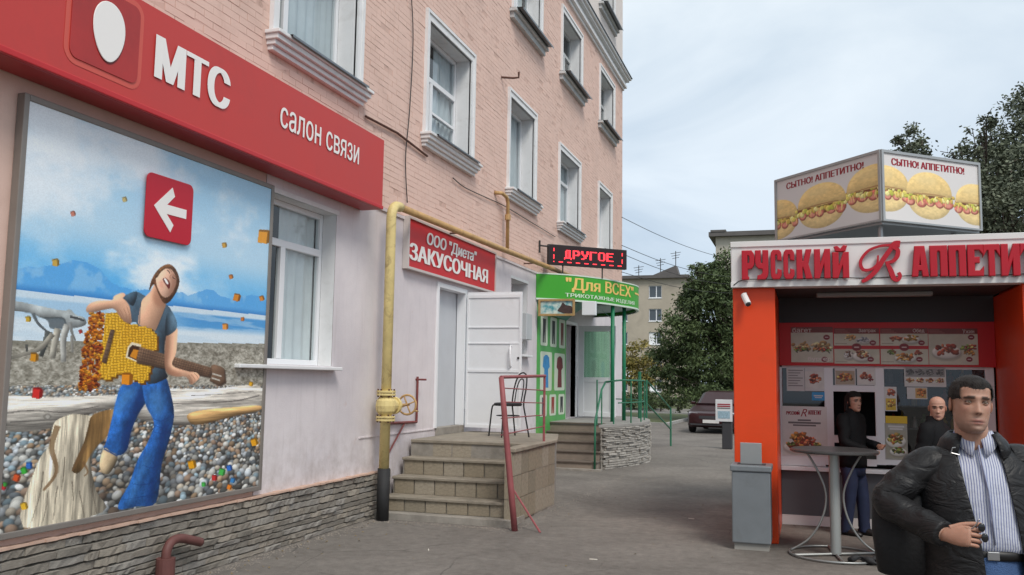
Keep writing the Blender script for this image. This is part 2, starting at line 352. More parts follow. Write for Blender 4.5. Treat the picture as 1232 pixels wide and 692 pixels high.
M_white = mat('white_trim_paint', S(226, 226, 226), 0.6, var=.04, vs=4, dirt=(0.45, 0.43, 0.40, .4), ds=3)
M_pvc = mat('white_plastic_frame', S(232, 233, 235), 0.32, var=.02, vs=3)
M_zinc = mat('zinc_sheet', S(120, 124, 128), 0.42, metal=.7, var=.15, vs=6)
M_oldwood = mat('old_white_wood', S(196, 198, 198), 0.7, var=.12, vs=9, dirt=(0.3, 0.28, 0.26, .6), ds=5)
M_glass = glass('window_glass')
M_curt = mat('pale_curtain', S(236, 238, 240), 0.9, var=.1, vs=2)
M_curt2 = mat('grey_curtain', S(214, 220, 226), 0.9, var=.12, vs=2)
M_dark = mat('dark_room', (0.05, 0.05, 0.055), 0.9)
bld = thing('apartment_building', 'long salmon brick apartment block with white window surrounds and shops at street level', 'building', (XF, 4, 0))
OPEN = []            # (y0, y1, z0, z1) of every opening
def holes_wall(y0, y1, z0, z1, x, mat_, name):
    ys = sorted({y0, y1, *[min(max(v, y0), y1) for o in OPEN for v in o[:2]]}); zs = sorted({z0, z1, *[min(max(v, z0), z1) for o in OPEN for v in o[2:]]})
    m = MB()
    for i in range(len(ys) - 1):
        for j in range(len(zs) - 1):
            cy, cz = (ys[i] + ys[i + 1]) / 2, (zs[j] + zs[j + 1]) / 2
            if any(a < cy < b and c < cz < d for a, b, c, d in OPEN): continue
            m.add([(x, ys[i], zs[j]), (x, ys[i + 1], zs[j]), (x, ys[i + 1], zs[j + 1]), (x, ys[i], zs[j + 1])], [(0, 1, 2, 3)])
    return m.build(name, mat_, bld)
SECOND = [(8.45, .84), (12.3, .86), (16.0, .80), (19.62, .88), (23.45, .80)]
def curtain(y0, y1, z0, z1, x, m, par, amp=.02, wl=.16):
    n = max(6, int((y1 - y0) / .03)); mb = MB(); ph = random.random() * 6
    a = [(x + amp * math.sin(2 * PI * (y0 + (y1 - y0) * i / n) / wl + ph + math.sin(i * .21)), y0 + (y1 - y0) * i / n) for i in range(n + 1)]
    mb.loft([[(p, q, z0) for p, q in a], [(p, q, z1) for p, q in a]], closed=False)
    return mb.build('curtain', m, par, smooth=True)
def bar(mb, y0, y1, z0, z1, x, d=.06): mb.box(x - d, x, y0, y1, z0, z1)
def window(y0, y1, z0, z1, rec=.25, muls=(.5,), transom=None, style='pvc', arch=.1, sash_split=None, sill='step', curt=(), fr=.06):
    """y0..z1 is the clear opening; arch = width of the raised surround"""
    OPEN.append((y0, y1, z0, z1))
    s = MB(); xo = XF + .03
    if arch:
        for a in ((y0 - arch, y0, z0, z1 + arch), (y1, y1 + arch, z0, z1 + arch), (y0, y1, z1, z1 + arch)): s.box(XF - .02, xo, *a)
        for a in ((y0 - arch - .03, y0 - arch + .02, z0, z1 + arch), (y1 + arch - .02, y1 + arch + .03, z0, z1 + arch), (y0 - arch - .03, y1 + arch + .03, z1 + arch - .002, z1 + arch + .045)): s.box(XF - .02, xo + .018, *a)
    else: s.box(XF - .01, XF + .012, y0 - .05, y1 + .05, z1, z1 + .05)
    wn_ = s.build('window', M_white, bld)
    xi = XF - rec
    r = MB()
    r.add([(XF + .001, y0, z0), (xi, y0, z0), (xi, y0, z1), (XF + .001, y0, z1)], [(0, 1, 2, 3)]); r.add([(XF + .001, y1, z0), (xi, y1, z0), (xi, y1, z1), (XF + .001, y1, z1)], [(3, 2, 1, 0)])
    r.add([(XF + .001, y0, z1), (xi, y0, z1), (xi, y1, z1), (XF + .001, y1, z1)], [(0, 1, 2, 3)]); r.add([(XF + .001, y0, z0), (xi, y0, z0), (xi, y1, z0), (XF + .001, y1, z0)], [(3, 2, 1, 0)])
    r.build('reveal', M_white, wn_)
    fm = M_pvc if style == 'pvc' else M_oldwood
    f = MB(); bar(f, y0, y0 + fr, z0, z1, xi); bar(f, y1 - fr, y1, z0, z1, xi); bar(f, y0 + fr, y1 - fr, z1 - fr, z1, xi); bar(f, y0 + fr, y1 - fr, z0, z0 + fr, xi)
    zt = z0 + (z1 - z0) * transom if transom else None
    if zt: bar(f, y0 + fr, y1 - fr, zt - .04, zt + .04, xi + .002)
    my = [y0 + (y1 - y0) * q for q in muls]; top = zt - .04 if zt else z1 - fr
    for q in my: bar(f, q - .045, q + .045, z0 + fr, top, xi + .004)
    f.build('frame', fm, wn_, bevel=.006)
    edges = [y0 + fr] + my + [y1 - fr]
    sash = MB()
    for a, b in zip(edges[:-1], edges[1:]):
        p = MB(); p.add([(xi - .03, a, z0 + fr), (xi - .03, b, z0 + fr), (xi - .03, b, top), (xi - .03, a, top)], [(0, 1, 2, 3)]); p.build('pane', M_glass, wn_)
    if zt: MB().add([(xi - .03, y0 + fr, zt), (xi - .03, y1 - fr, zt), (xi - .03, y1 - fr, z1 - fr), (xi - .03, y0 + fr, z1 - fr)], [(0, 1, 2, 3)]).build('pane', M_glass, wn_)
    if sash_split is not None:
        i, q = sash_split; a, b = edges[i], edges[i + 1]; zz = z0 + (z1 - z0) * q
        MB().box(xi - .05, xi + .008, a + .02, b - .02, zz - .02, zz + .02).build('glazing_bar', fm, wn_)
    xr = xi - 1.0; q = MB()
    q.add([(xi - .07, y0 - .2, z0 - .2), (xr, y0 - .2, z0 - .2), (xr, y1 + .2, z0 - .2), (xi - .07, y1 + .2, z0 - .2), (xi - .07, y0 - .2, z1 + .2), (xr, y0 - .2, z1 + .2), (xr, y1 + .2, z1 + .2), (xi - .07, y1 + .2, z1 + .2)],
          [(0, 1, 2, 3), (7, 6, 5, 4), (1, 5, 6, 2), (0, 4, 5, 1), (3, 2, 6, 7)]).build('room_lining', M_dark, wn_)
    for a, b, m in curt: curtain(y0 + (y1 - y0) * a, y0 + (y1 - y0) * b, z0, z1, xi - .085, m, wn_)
    k = MB(); h = arch + .1
    if sill == 'step':
        for i, (zz0, zz1, pr) in enumerate(((-.20, -.15, .06), (-.15, -.10, .10), (-.10, -.045, .14), (-.045, -.005, .17))): k.box(XF - .01, XF + pr, y0 - h - .02 * i + .06, y1 + h + .02 * i - .06, z0 + zz0, z0 + zz1)
        k.build('sill', M_white, wn_, bevel=.008)
        z = MB().add([(xi, y0, z0 + .012), (XF + .2, y0, z0 - .003), (XF + .2, y1, z0 - .003), (xi, y1, z0 + .012), (XF + .2, y0, z0 - .03), (XF + .2, y1, z0 - .03)], [(0, 1, 2, 3), (1, 4, 5, 2)]); z.build('sill_flashing', M_zinc, wn_)
    elif sill == 'zinc':
        k.box(XF - .01, XF + .08, y0 - h, y1 + h, z0 - .20, z0 - .09); k.box(XF - .01, XF + .14, y0 - h - .05, y1 + h + .05, z0 - .09, z0 - .03); k.build('sill', M_oldwood, wn_, bevel=.008)
        MB().add([(xi, y0 - h, z0 + .012), (XF + .26, y0 - h, z0 - .02), (XF + .26, y1 + h, z0 - .02), (xi, y1 + h, z0 + .012), (XF + .26, y0 - h, z0 - .06), (XF + .26, y1 + h, z0 - .06)], [(0, 1, 2, 3), (1, 4, 5, 2)]).build('sill_flashing', M_zinc, wn_)
    else:
        k.box(xi + .005, XF + .12, y0 - .02, y1 + .06, z0 - .05, z0 - .012); k.build('sill', M_white, wn_, bevel=.008)
    return wn_
# second floor
window(8.45 - .84, 8.45 + .84, 5.2, 6.9, muls=(.32,), curt=((.30, 1, M_curt2), (0, .1, M_curt)), sash_split=None)
window(12.3 - .86, 12.3 + .86, 5.2, 6.9, muls=(.42,), transom=.62, sash_split=(1, .33), curt=((0, .42, M_curt2), (.55, 1, M_curt2)))
window(16.0 - .80, 16.0 + .74, 5.2, 6.95, muls=(.34,), curt=((.3, 1, M_curt2),), sash_split=(0, .5))
window(19.62 - .86, 19.62 + .88, 5.2, 6.85, muls=(.4,), transom=.7, curt=((0, .42, M_curt), (.42, 1, M_curt2)))
window(23.45 - .7, 23.45 + .78, 5.2, 6.85, muls=(.5,), curt=((0, 1, M_curt),))
# third floor
for cy_, st, mu, tr in ((8.45, 'pvc', (.5,), None), (12.3, 'pvc', (.5,), .7), (16.2, 'pvc', (.55,), None), (19.75, 'wood', (.33, .66), .6), (23.7, 'wood', (.5,), .6)):
    window(cy_ - .86, cy_ + .86, 8.65, 10.1, muls=mu, transom=tr, style=st, sill='zinc', curt=((.1, .9, M_curt),) if st == 'pvc' else ((0, .8, M_curt2),), sash_split=(0, .35) if st == 'wood' else None)
for cy_ in (16.2, 19.75, 23.7): window(cy_ - .86, cy_ + .86, 11.95, 13.3, muls=(.5,), sill='zinc', curt=((.1, .6, M_curt),))
# street level: window beside the poster, small window behind the snack-bar door, door openings
window(7.1, 8.97, 1.84, 3.58, rec=.17, muls=(.57,), transom=.74, arch=0, sill='flat', curt=((0, .45, M_curt2), (.58, 1, M_curt)))
window(15.44, 16.45, 2.2, 3.58, rec=.3, muls=(), arch=0, sill='flat', curt=())
DOOR1 = (12.02, 13.08, 1.0, 3.06); DOOR2 = (19.38, 20.35, 0.87, 3.0)
OPEN += [DOOR1, DOOR2]
YE = 25.97
holes_wall(-3, YE, 3.86, 10.6, XF - .0035, M_joint, 'wall')
holes_wall(-3, YE, 10.6, 15.2, XF, M_pale, 'upper_wall')
holes_wall(-3, 7.55, 0, 3.86, XF, M_pink, 'lower_wall')
holes_wall(7.55, YE, 0, 3.86, XF + .004, M_plaster, 'street_wall')
# raised edge of the white plaster, side and roof of the block
bx(XF - .01, XF + .022, 9.6, 17.05, 3.845, 3.885).build('plaster_edge', M_plaster, bld)
s = MB(); s.add([(XF, YE, 0), (XF - 13, YE, 0), (XF - 13, YE, 15.2), (XF, YE, 15.2)], [(0, 1, 2, 3)]); s.add([(XF - 13, -3, 0), (XF - 13, YE, 0), (XF - 13, YE, 15.2), (XF - 13, -3, 15.2)], [(3, 2, 1, 0)]); s.add([(XF, -3, 0), (XF - 13, -3, 0), (XF - 13, -3, 15.2), (XF, -3, 15.2)], [(3, 2, 1, 0)])
s.build('end_wall', M_pink, bld)
MB().prism([(-.4, 0), (13.4, 0), (6.5, 3)], (Vector((XF, -3.4, 15.2)), -EX, EZ, EY), 0, YE + 3.8).build('roof', M_zinc, bld)
# cornice between third floor and the pale storey
c = MB()
for z0, z1, p in ((10.52, 10.60, .05), (10.60, 10.68, .12), (10.68, 10.80, .09), (10.80, 10.87, .18), (10.87, 10.93, .24)): c.box(XF - .02, XF + p, -3, YE + p * .9, z0, z1)
c.build('cornice', M_white, bld, bevel=.01)
MB().box(XF - .02, XF + .27, -3, YE + .24, 10.932, 10.945).build('cornice_flashing', M_zinc, bld)
# brickwork: real bricks, joined (thousands of them, each a few pixels)
bm_ = MB(); BH, BP, G = .070, .256, .0045
row = 0; z = 3.90
while z < 10.5:
    holes = []
    for a, b, c0, d in OPEN:
        if c0 > 4 and z + BH > c0 - .21 and z < d + .15: holes.append((a - .23 if z < c0 else a - .13, b + .23 if z < c0 else b + .13))
    y = 3.4 + (row % 2) * BP / 2
    while y < YE - .02:
        y0, y1 = y, min(y + BP - G, YE - .004); y += BP
        if row % 6 == 5: pass
        segs = [(y0, y1)]
        for a, b in holes:
            ns = []
            for p, q in segs:
                if b <= p or a >= q: ns.append((p, q))
                else:
                    if a - p > .02: ns.append((p, a))
                    if q - b > .02: ns.append((b, q))
            segs = ns
        for p, q in segs:
            j = random.gauss(0, .0012); t = random.random()
            x = XF + j + (-.004 if t < .05 else 0); dz0, dz1 = random.uniform(-.002, .002), random.uniform(-.003, .002)
            if t > .91: dz0 += .008 + .006 * random.random(); p += .004
            if t < .12: q -= .007
            xi = XF - .005
            bm_.add([(x, p, z + dz0), (x + random.gauss(0, .001), q, z + dz0 * .5), (x, q, z + BH + dz1), (x, p, z + BH + dz1), (xi, p, z), (xi, q, z), (xi, q, z + BH), (xi, p, z + BH)], [(0, 1, 2, 3), (0, 4, 5, 1), (1, 5, 6, 2), (2, 6, 7, 3), (3, 7, 4, 0)])
    z += BH + G; row += 1
bm_.build('brickwork', M_pink, bld, kind='stuff')
# ledgestone plinth: every stone its own piece
M_mort = mat('plinth_mortar', (0.12, 0.105, 0.09), 0.95, var=.3, vs=12)
M_st = [mat('ledge_stone_%s' % n, c, 0.88, var=.25, vs=14, dirt=(0.40, 0.38, 0.34, .5), ds=7, bump=.7, bs=70) for n, c in (('brown', (0.33, 0.295, 0.25)), ('grey', (0.37, 0.345, 0.31)), ('dark', (0.27, 0.245, 0.21)), ('tan', (0.40, 0.355, 0.295)))]
def stone_mesh(seed, m):
    rnd = random.Random(seed); mb = MB(); n = 6; lo, hi, fl, fh = [], [], [], []
    for i in range(n + 1):
        t = i / n
        zl, zh = rnd.uniform(-.02, .13), 1 - rnd.uniform(-.02, .13)
        lo.append((0, t, zl)); hi.append((0, t, zh)); e = .12 if i in (0, n) else 0
        fl.append((.75 + rnd.uniform(-.12, .1) - e, t, zl + .05)); fh.append((.9 + rnd.uniform(-.2, .1) - e, t, zh - .05))
    mb.loft([lo, fl, fh, hi], closed=False)
    k = len(mb.v)
    mb.f.append((0, 2 * (n + 1) - n - 1, 2 * (n + 1), 3 * (n + 1))); mb.f.append((n, 4 * n + 3, 3 * n + 2, 2 * n + 1))
    me = bpy.data.meshes.new('stone'); me.from_pydata(mb.v, [], mb.f); me.materials.append(m); me.update(); return me
STM = [stone_mesh(100 + i, M_st[i % 4]) for i in range(16)]
plinth = MB().box(XF - .02, XF + .022, -3, 10.55, -.05, .545).build('plinth', M_mort, bld)
ledge = MB(); 
for i in range(0, 62): ledge.box(XF - .01, XF + .075 + random.uniform(-.01, .012), 4.1 + i * .1, 4.1 + i * .1 + .102, .545, .562 + random.uniform(-.003, .004))
ledge.build('plinth_ledge', mat('ledge_mortar', S(196, 166, 148), .9, var=.15, vs=8), bld)
STONES = []
z = .0; row = 0
while z < .53:
    h = random.uniform(.038, .07); h = min(h, .545 - z); y = 4.15 + random.uniform(0, .15)
    while y < 10.46:
        l = random.choice((.16, .22, .28, .34, .42)) * random.uniform(.85, 1.15)
        l = min(l, 10.47 - y)
        if l > .04: STONES.append((y, z, l, h))
        y += l + .004
    z += h + .004; row += 1
STONES.sort(key=lambda s_: s_[0]); big = STONES[:295]; rest = STONES[295:]
for i, (y, z, l, h) in enumerate(big): piece('stone', random.choice(STM), plinth, (XF + .015, y, z), (random.uniform(.035, .075), l, h))
if rest:
    mb = MB()
    for y, z, l, h in rest:
        me = random.choice(STM); d = random.uniform(.035, .075)
        mb.add([(XF + .015 + v.co.x * d, y + v.co.y * l, z + v.co.z * h) for v in me.vertices], [tuple(p.vertices) for p in me.polygons])
    mb.build('far_stones', M_st[0], plinth, kind='stuff')
# --- snack-bar doorway with its open leaf (perpendicular to the wall)
a, b, c0, d = DOOR1
dr = MB(); dr.box(XF - .12, XF + .03, a - .07, a, c0, d + .07); dr.box(XF - .12, XF + .03, b, b + .07, c0, d + .07); dr.box(XF - .12, XF + .03, a, b, d, d + .07)
door1 = dr.build('door', M_pvc, bld, bevel=.006)
MB().add([(XF - .13, a - .05, c0), (XF - .13, b + .05, c0), (XF - .13, b + .05, d + .05), (XF - .13, a - .05, d + .05)], [(0, 1, 2, 3)]).build('inner_panel', mat('grey_inner_door', S(190, 195, 200), .5, var=.05), door1)
bx(XF - .12, XF - .0, a, a + .03, c0, d).build('jamb', M_pvc, door1)
bx(XF - .31, XF + .04, a, b, c0 - .14, c0).build('threshold', M_conc, door1)
yl = b + .05
M_leaf = mat('door_sheet', S(228, 229, 231), .4, var=.03, vs=2, dirt=(.5, .48, .46, .3), ds=2)
lf = MB().box(XF + .06, XF + .96, yl - .05, yl, c0 - .03, d + .02).build('leaf', M_leaf, door1, bevel=.006)
e_ = MB()
for x0, x1, z0, z1 in ((.0, .03, 0, 2.07), (.87, .9, 0, 2.07), (.03, .87, 0, .05), (.03, .87, 2.02, 2.07), (.03, .87, .86, .90), (.03, .87, 1.30, 1.31), (.03, .87, 1.55, 1.56)): e_.box(XF + .06 + x0, XF + .06 + x1, yl - .065, yl - .048, c0 - .03 + z0, c0 - .03 + z1)
e_.build('leaf_trim', M_pvc, door1)
bx(XF + .78, XF + .97, yl - .058, yl - .045, c0 + .86, c0 + 1.30).build('lock_plate', M_pvc, door1)
MB().tube([(XF + .80, yl - .06, c0 + .92), (XF + .80, yl - .11, c0 + .94), (XF + .80, yl - .11, c0 + 1.22), (XF + .80, yl - .06, c0 + 1.24)], .014).build('handle', M_pvc, door1, smooth=True)
MB().lathe([(0.001, -.075), (.018, -.075), (.018, -.05)], (XF + .92, yl, c0 + 1.05), 10, 'y').build('lock', mat('dark_metal', (.05, .05, .05), .4, metal=.8), door1)
for zz in (.25, 1.0, 1.75): MB().tube([(XF + .05, yl - .03, c0 + zz), (XF + .05, yl - .03, c0 + zz + .14)], .018).build('hinge', M_pvc, door1)
# --- shop doorway with its open glazed leaf
a, b, c0, d = DOOR2
dr = MB(); dr.box(XF - .12, XF + .03, a - .06, a, c0, d + .07); dr.box(XF - .12, XF + .03, b, b + .07, c0, d + .07); dr.box(XF - .12, XF + .03, a, b, d, d + .07)
door2 = dr.build('door', M_pvc, bld, bevel=.006)
MB().add([(XF - .45, a - .3, c0), (XF - .45, b + .6, c0), (XF - .45, b + .6, d + .1), (XF - .45, a - .3, d + .1)], [(0, 1, 2, 3)]).build('inner_panel', mat('grey_inner_door', S(190, 195, 200), .5, var=.05), door2)
MB().add([(XF, a, c0), (XF - 1.2, a, c0), (XF - 1.2, a, d), (XF, a, d)], [(0, 1, 2, 3)]).add([(XF, b, c0), (XF - 1.2, b, c0), (XF - 1.2, b, d), (XF, b, d)], [(3, 2, 1, 0)]).add([(XF, a, c0), (XF - 1.2, a, c0), (XF - 1.2, b, c0), (XF, b, c0)], [(3, 2, 1, 0)]).build('passage', M_plaster, door2)
yl = b + .08; x0, x1 = XF + .07, XF + .95; f = MB()
for u0, u1, w0, w1 in ((x0, x0 + .13, c0 + .02, d), (x1 - .13, x1, c0 + .02, d), (x0 + .13, x1 - .13, d - .13, d), (x0 + .13, x1 - .13, c0 + .82, c0 + .93), (x0 + .13, x1 - .13, c0 + .02, c0 + .13)): f.box(u0, u1, yl - .06, yl, w0, w1)
lf2 = f.build('leaf', M_pvc, door2, bevel=.006)
bx(x0 + .13, x1 - .13, yl - .04, yl - .02, c0 + .13, c0 + .82).build('lower_panel', M_leaf, door2)
bx(x0 + .13, x1 - .13, yl - .035, yl - .025, c0 + .93, d - .13).build('pane', glass('shop_door_glass', (.55, .75, .62)), door2)
MB().tube([(x1 - .06, yl - .06, c0 + .95), (x1 - .06, yl - .12, c0 + .97), (x1 - .06, yl - .12, c0 + 1.30), (x1 - .06, yl - .06, c0 + 1.32)], .014).build('handle', M_pvc, door2, smooth=True)
# --- bits on the facade: rod, hook, string course, hanging cables
M_rust = mat('rusty_steel', (0.12, 0.055, 0.04), .7, metal=.3, var=.3, vs=15)
M_cable = mat('black_cable', (.03, .028, .027), .6)
def facpts(l, x): return [onx(p, x) for p in l]
tag(MB().tube(facpts([(440, 140), (478, 160), (514, 188)], XF + .03), .016).build('iron_rod', M_rust, org=onx((440, 140), XF)), 'rusty iron rod fixed along the brick wall above the gas pipe corner', 'rod')
hk = onx((603, 93), XF); tag(MB().tube([hk, hk + EX * .2 + EY * .1, hk + EX * .3 + EY * .1, hk + EX * .3 + EY * .1 + EZ * .1], .02).build('wall_hook', M_rust, org=hk), 'rusty iron hook sticking out of the brick wall between upper windows', 'hook')
def cable(name, pts, label, cat='cable', r=.007, group=None, k=8): return tag(MB().tube(catmull(pts, k), r, 6).build(name, M_cable, org=pts[0], smooth=True), label, cat, group)
cable('facade_cable', facpts([(492, -40), (497, 40), (493, 130), (488, 190), (490, 244)], XF + .03), 'thin black cable hanging down the brick wall to the yellow pipe corner')
cable('facade_cable', facpts([(545, 214), (560, 226), (590, 240), (607, 248), (640, 268), (668, 285)], XF + .03), 'thin sagging cable along the bricks toward the red text display', r=.008)
bx(XF - .01, XF + .016, 9.68, 11.95, .985, 1.0).build('string_course', M_plaster, bld)
mbx = MB().box(XF, XF + .12, 16.05, 16.42, 2.48, 2.98).build('meter_box', mat('grey_box_paint', S(185, 188, 190), .5, var=.06), org=(XF, 16.05, 2.48), bevel=.01)
tag(mbx, 'small pale grey meter box on the plaster wall beside the green clothing panel', 'meter box')
# ---------------------------------------------------------------- painter for flat prints (posters, menus): colours on a fine sheet of vertices
class Paint:
    def __init__(s, w, h, seed=1):
        s.w, s.h = w, h; s.c = np.zeros((h, w, 3)); s.r = np.random.RandomState(seed)
        s.X, s.Y = np.meshgrid((np.arange(w) + .5), (np.arange(h) + .5))            # row 0 is the bottom
    def fbm(s, sx, sy, octv=5, rough=.55):
        out_ = np.zeros((s.h, s.w)); amp = 1; tot = 0
        for o in range(octv):
            gx, gy = max(2, int(sx * 2 ** o)), max(2, int(sy * 2 ** o))
            if gx > s.w * 1.5 and gy > s.h * 1.5: break
            g = s.r.rand(gy + 2, gx + 2); fx, fy = s.X / s.w * gx, s.Y / s.h * gy; ix, iy = fx.astype(int), fy.astype(int); tx, ty = fx - ix, fy - iy; tx = tx * tx * (3 - 2 * tx); ty = ty * ty * (3 - 2 * ty)
            out_ += amp * ((g[iy, ix] * (1 - tx) + g[iy, ix + 1] * tx) * (1 - ty) + (g[iy + 1, ix] * (1 - tx) + g[iy + 1, ix + 1] * tx) * ty); tot += amp; amp *= rough
        return out_ / tot
    @staticmethod
    def blur(a, r):
        r = int(max(1, round(r)))
        for _ in range(2):
            for ax in (0, 1):
                p = np.pad(a, [(r + 1, r) if k == ax else (0, 0) for k in (0, 1)], mode='edge'); c = np.cumsum(p, axis=ax); a = (np.take(c, range(2 * r + 1, c.shape[ax]), ax) - np.take(c, range(0, c.shape[ax] - 2 * r - 1), ax)) / (2 * r + 1)
        return a
    def mask(s, pts, soft=.6):
        pts = np.array(pts, float); m = np.zeros((s.h, s.w), bool); n = len(pts)
        x0, x1 = int(max(0, pts[:, 0].min() - 2)), int(min(s.w, pts[:, 0].max() + 3)); y0, y1 = int(max(0, pts[:, 1].min() - 2)), int(min(s.h, pts[:, 1].max() + 3))
        if x1 <= x0 or y1 <= y0: return m.astype(float)
        acc = np.zeros((y1 - y0, x1 - x0))
        for dx_, dy_ in ((-.25, -.25), (.25, -.25), (-.25, .25), (.25, .25)):
            X, Y = s.X[y0:y1, x0:x1] + dx_, s.Y[y0:y1, x0:x1] + dy_; k = np.zeros(X.shape, bool)
            for i in range(n):
                a, b = pts[i], pts[(i + 1) % n]
                if a[1] == b[1]: continue
                k ^= ((a[1] > Y) != (b[1] > Y)) & (X < (b[0] - a[0]) * (Y - a[1]) / (b[1] - a[1]) + a[0])
            acc += k
        o = np.zeros((s.h, s.w)); o[y0:y1, x0:x1] = acc / 4
        return s.blur(o, 1) if soft > 1 else o
    def put(s, m, col):
        col = np.array(col, float)
        if col.ndim == 1: col = col[None, None, :]
        s.c = s.c * (1 - m[..., None]) + col * m[..., None]
    def body(s, m, col, r=6, light=(-.5, .8), k=.5, tex=None, tk=.2, edge=.25):
        """fill a mask as a rounded form: shading from the slope of the blurred mask"""
        hgt = s.blur(m, r); gy, gx = np.gradient(hgt); sh = -(gx * light[0] + gy * light[1]) * r * 1.6 * k
        f = 1 + np.clip(sh, -.6, .5) - edge * (1 - np.clip(hgt * 1.6 - .3, 0, 1))
        if tex is not None: f = f * (1 + (tex - .5) * 2 * tk)
        s.put(m, np.clip(np.array(col, float)[None, None, :] * f[..., None], 0, 255))
    def stroke(s, pts, wd, col, soft=1, a=1.0):
        P = catmull([Vector((*p, 0)) for p in pts], 5) if len(pts) > 2 else [Vector((*p, 0)) for p in pts]; L2, R2_ = [], []
        for i, p in enumerate(P):
            d = (P[min(i + 1, len(P) - 1)] - P[max(i - 1, 0)]).normalized(); t = i / (len(P) - 1); w_ = (wd[0] + (wd[1] - wd[0]) * t) / 2; n = Vector((-d.y, d.x, 0)) * w_; L2.append(((p + n).x, (p + n).y)); R2_.append(((p - n).x, (p - n).y))
        m = s.mask(L2 + R2_[::-1], soft)
        s.put(m * a, col); return m
    def ellipse(s, cx_, cy_, a, b, rot=0):
        x, y = s.X - cx_, s.Y - cy_; c, q = math.cos(rot), math.sin(rot); u, v = (x * c + y * q) / a, (-x * q + y * c) / b
        return np.clip((1 - np.sqrt(u * u + v * v)) * min(a, b) + .5, 0, 1)
    def ell_small(s, cx_, cy_, a, b, rot, col, hl=.25):
        """one small shaded pebble or crumb, painted in its own little window"""
        r = int(max(a, b) + 2); x0, x1, y0, y1 = max(0, int(cx_) - r), min(s.w, int(cx_) + r + 1), max(0, int(cy_) - r), min(s.h, int(cy_) + r + 1)
        if x1 <= x0 or y1 <= y0: return
        x, y = s.X[y0:y1, x0:x1] - cx_, s.Y[y0:y1, x0:x1] - cy_; c, q = math.cos(rot), math.sin(rot); u, v = (x * c + y * q) / a, (-x * q + y * c) / b; d = np.sqrt(u * u + v * v)
        m = np.clip((1 - d) * min(a, b) + .5, 0, 1)[..., None]; f = 1 + hl * (y / b * .8 - x / a * .4) - .25 * d * d
        s.c[y0:y1, x0:x1] = s.c[y0:y1, x0:x1] * (1 - m) + np.clip(np.array(col)[None, None] * f[..., None], 0, 255) * m
def _print_mat():
    def fn(nodes, L, co, b):
        a = nodes.new('ShaderNodeAttribute'); a.attribute_name = 'print'; b.inputs['Coat Weight'].default_value = .12; return a.outputs['Color']
    return node_mat('printed_sheet', .45, fn)
def print_sheet(pt, fr, W, H, parent, name='print', t=.0, gain=1.0):
    o, ex, ey, en = fr; nx, ny = pt.w, pt.h; mb = MB()
    me_v = [tuple(o + ex * (W * i / nx) + ey * (H * j / ny) + en * t) for j in range(ny + 1) for i in range(nx + 1)]
    mb.v = me_v; mb.f = [(j * (nx + 1) + i, j * (nx + 1) + i + 1, (j + 1) * (nx + 1) + i + 1, (j + 1) * (nx + 1) + i) for j in range(ny) for i in range(nx)]
    ob = mb.build(name, _print_mat(), parent)
    c = np.clip(pt.c / 255 * gain, 0, 1); c = np.where(c <= .04045, c / 12.92, ((c + .055) / 1.055) ** 2.4)
    a = ob.data.color_attributes.new('print', 'FLOAT_COLOR', 'CORNER')
    flat = np.ones((ny * nx, 4, 4), np.float32); flat[:, :, :3] = c.reshape(-1, 1, 3); a.data.foreach_set('color', flat.ravel())
    return ob
# ================================================================ RED PHONE-SHOP SIGN
M_red = mat('sign_red', S(194, 62, 58), .5, var=.04, vs=1.2, dirt=(.33, .05, .045, .3), ds=1.0)
M_redside = mat('sign_red_edge', S(160, 40, 40), .4, var=.06, vs=2)
M_wletter = mat('sign_white', S(240, 236, 232), .5)
XS = -4.8; Y0S, Y1S, Z0S, Z1S = 1.6, 9.54, 3.735, 4.60
sg = thing('shop_sign', 'long red box sign reading МТС салон связи with a white egg logo', 'sign', (XF, 5.5, Z0S))
bx(XF + .01, XS - .02, Y0S, Y1S, Z0S, Z1S).build('box', M_redside, sg, bevel=.01)
bx(XS - .0195, XS, Y0S + .012, Y1S - .012, Z0S + .045, Z1S - .015).build('face', M_red, sg)
bx(XS - .0195, XS + .012, Y0S, Y1S, Z0S, Z0S + .045).build('lower_rail', mat('sign_rail', S(190, 36, 40), .35, var=.05), sg, bevel=.006)
def rrect(w, h, r, n=6):
    p = []
    for cx_, cy_, a0 in ((w - r, r, -PI / 2), (w - r, h - r, 0), (r, h - r, PI / 2), (r, r, PI)):
        p += [(cx_ + r * math.cos(a0 + PI / 2 * i / n), cy_ + r * math.sin(a0 + PI / 2 * i / n)) for i in range(n + 1)]
    return p
def ell(cx_, cy_, a, b, n=32, k=0.0): return [(cx_ + a * math.cos(2 * PI * i / n), cy_ + b * math.sin(2 * PI * i / n) * (1 + (k if math.sin(2 * PI * i / n) > 0 else 0))) for i in range(n)]
def sq(off): return [(p[0] - off, p[1] - off) for p in rrect(.66 + 2 * off, .60 + 2 * off, .07 + off)]
fr_ = fac((XS, 4.68, 3.905))
MB().prism(sq(.045), fr_, .001, .003).build('logo_glow', mat('logo_halo', S(206, 88, 76), .5), sg)
MB().prism(sq(.0), fr_, .003, .010).build('logo_square', mat('logo_square_red', S(170, 48, 46), .45, var=.15, vs=2.5), sg)
egg = [(.345 + .155 * math.sin(t) * (1 - .16 * math.cos(t)), .285 - .225 * math.cos(t) * 1.0 + .012) for t in [2 * PI * i / 40 for i in range(40)]]
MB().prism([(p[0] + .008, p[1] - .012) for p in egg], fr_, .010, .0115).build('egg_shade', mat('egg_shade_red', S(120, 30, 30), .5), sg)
MB().prism(egg, fr_, .0116, .02).build('egg', M_wletter, sg, bevel=.004)
text_px('МТС', (184, 92.5), (277, 89), XS, M_wletter, sg, t=.002, d=.008, bold=.05)
text_px('салон связи', (336, 152), (431.5, 177.5), XS, M_wletter, sg, t=.002, d=.006, bold=.005)

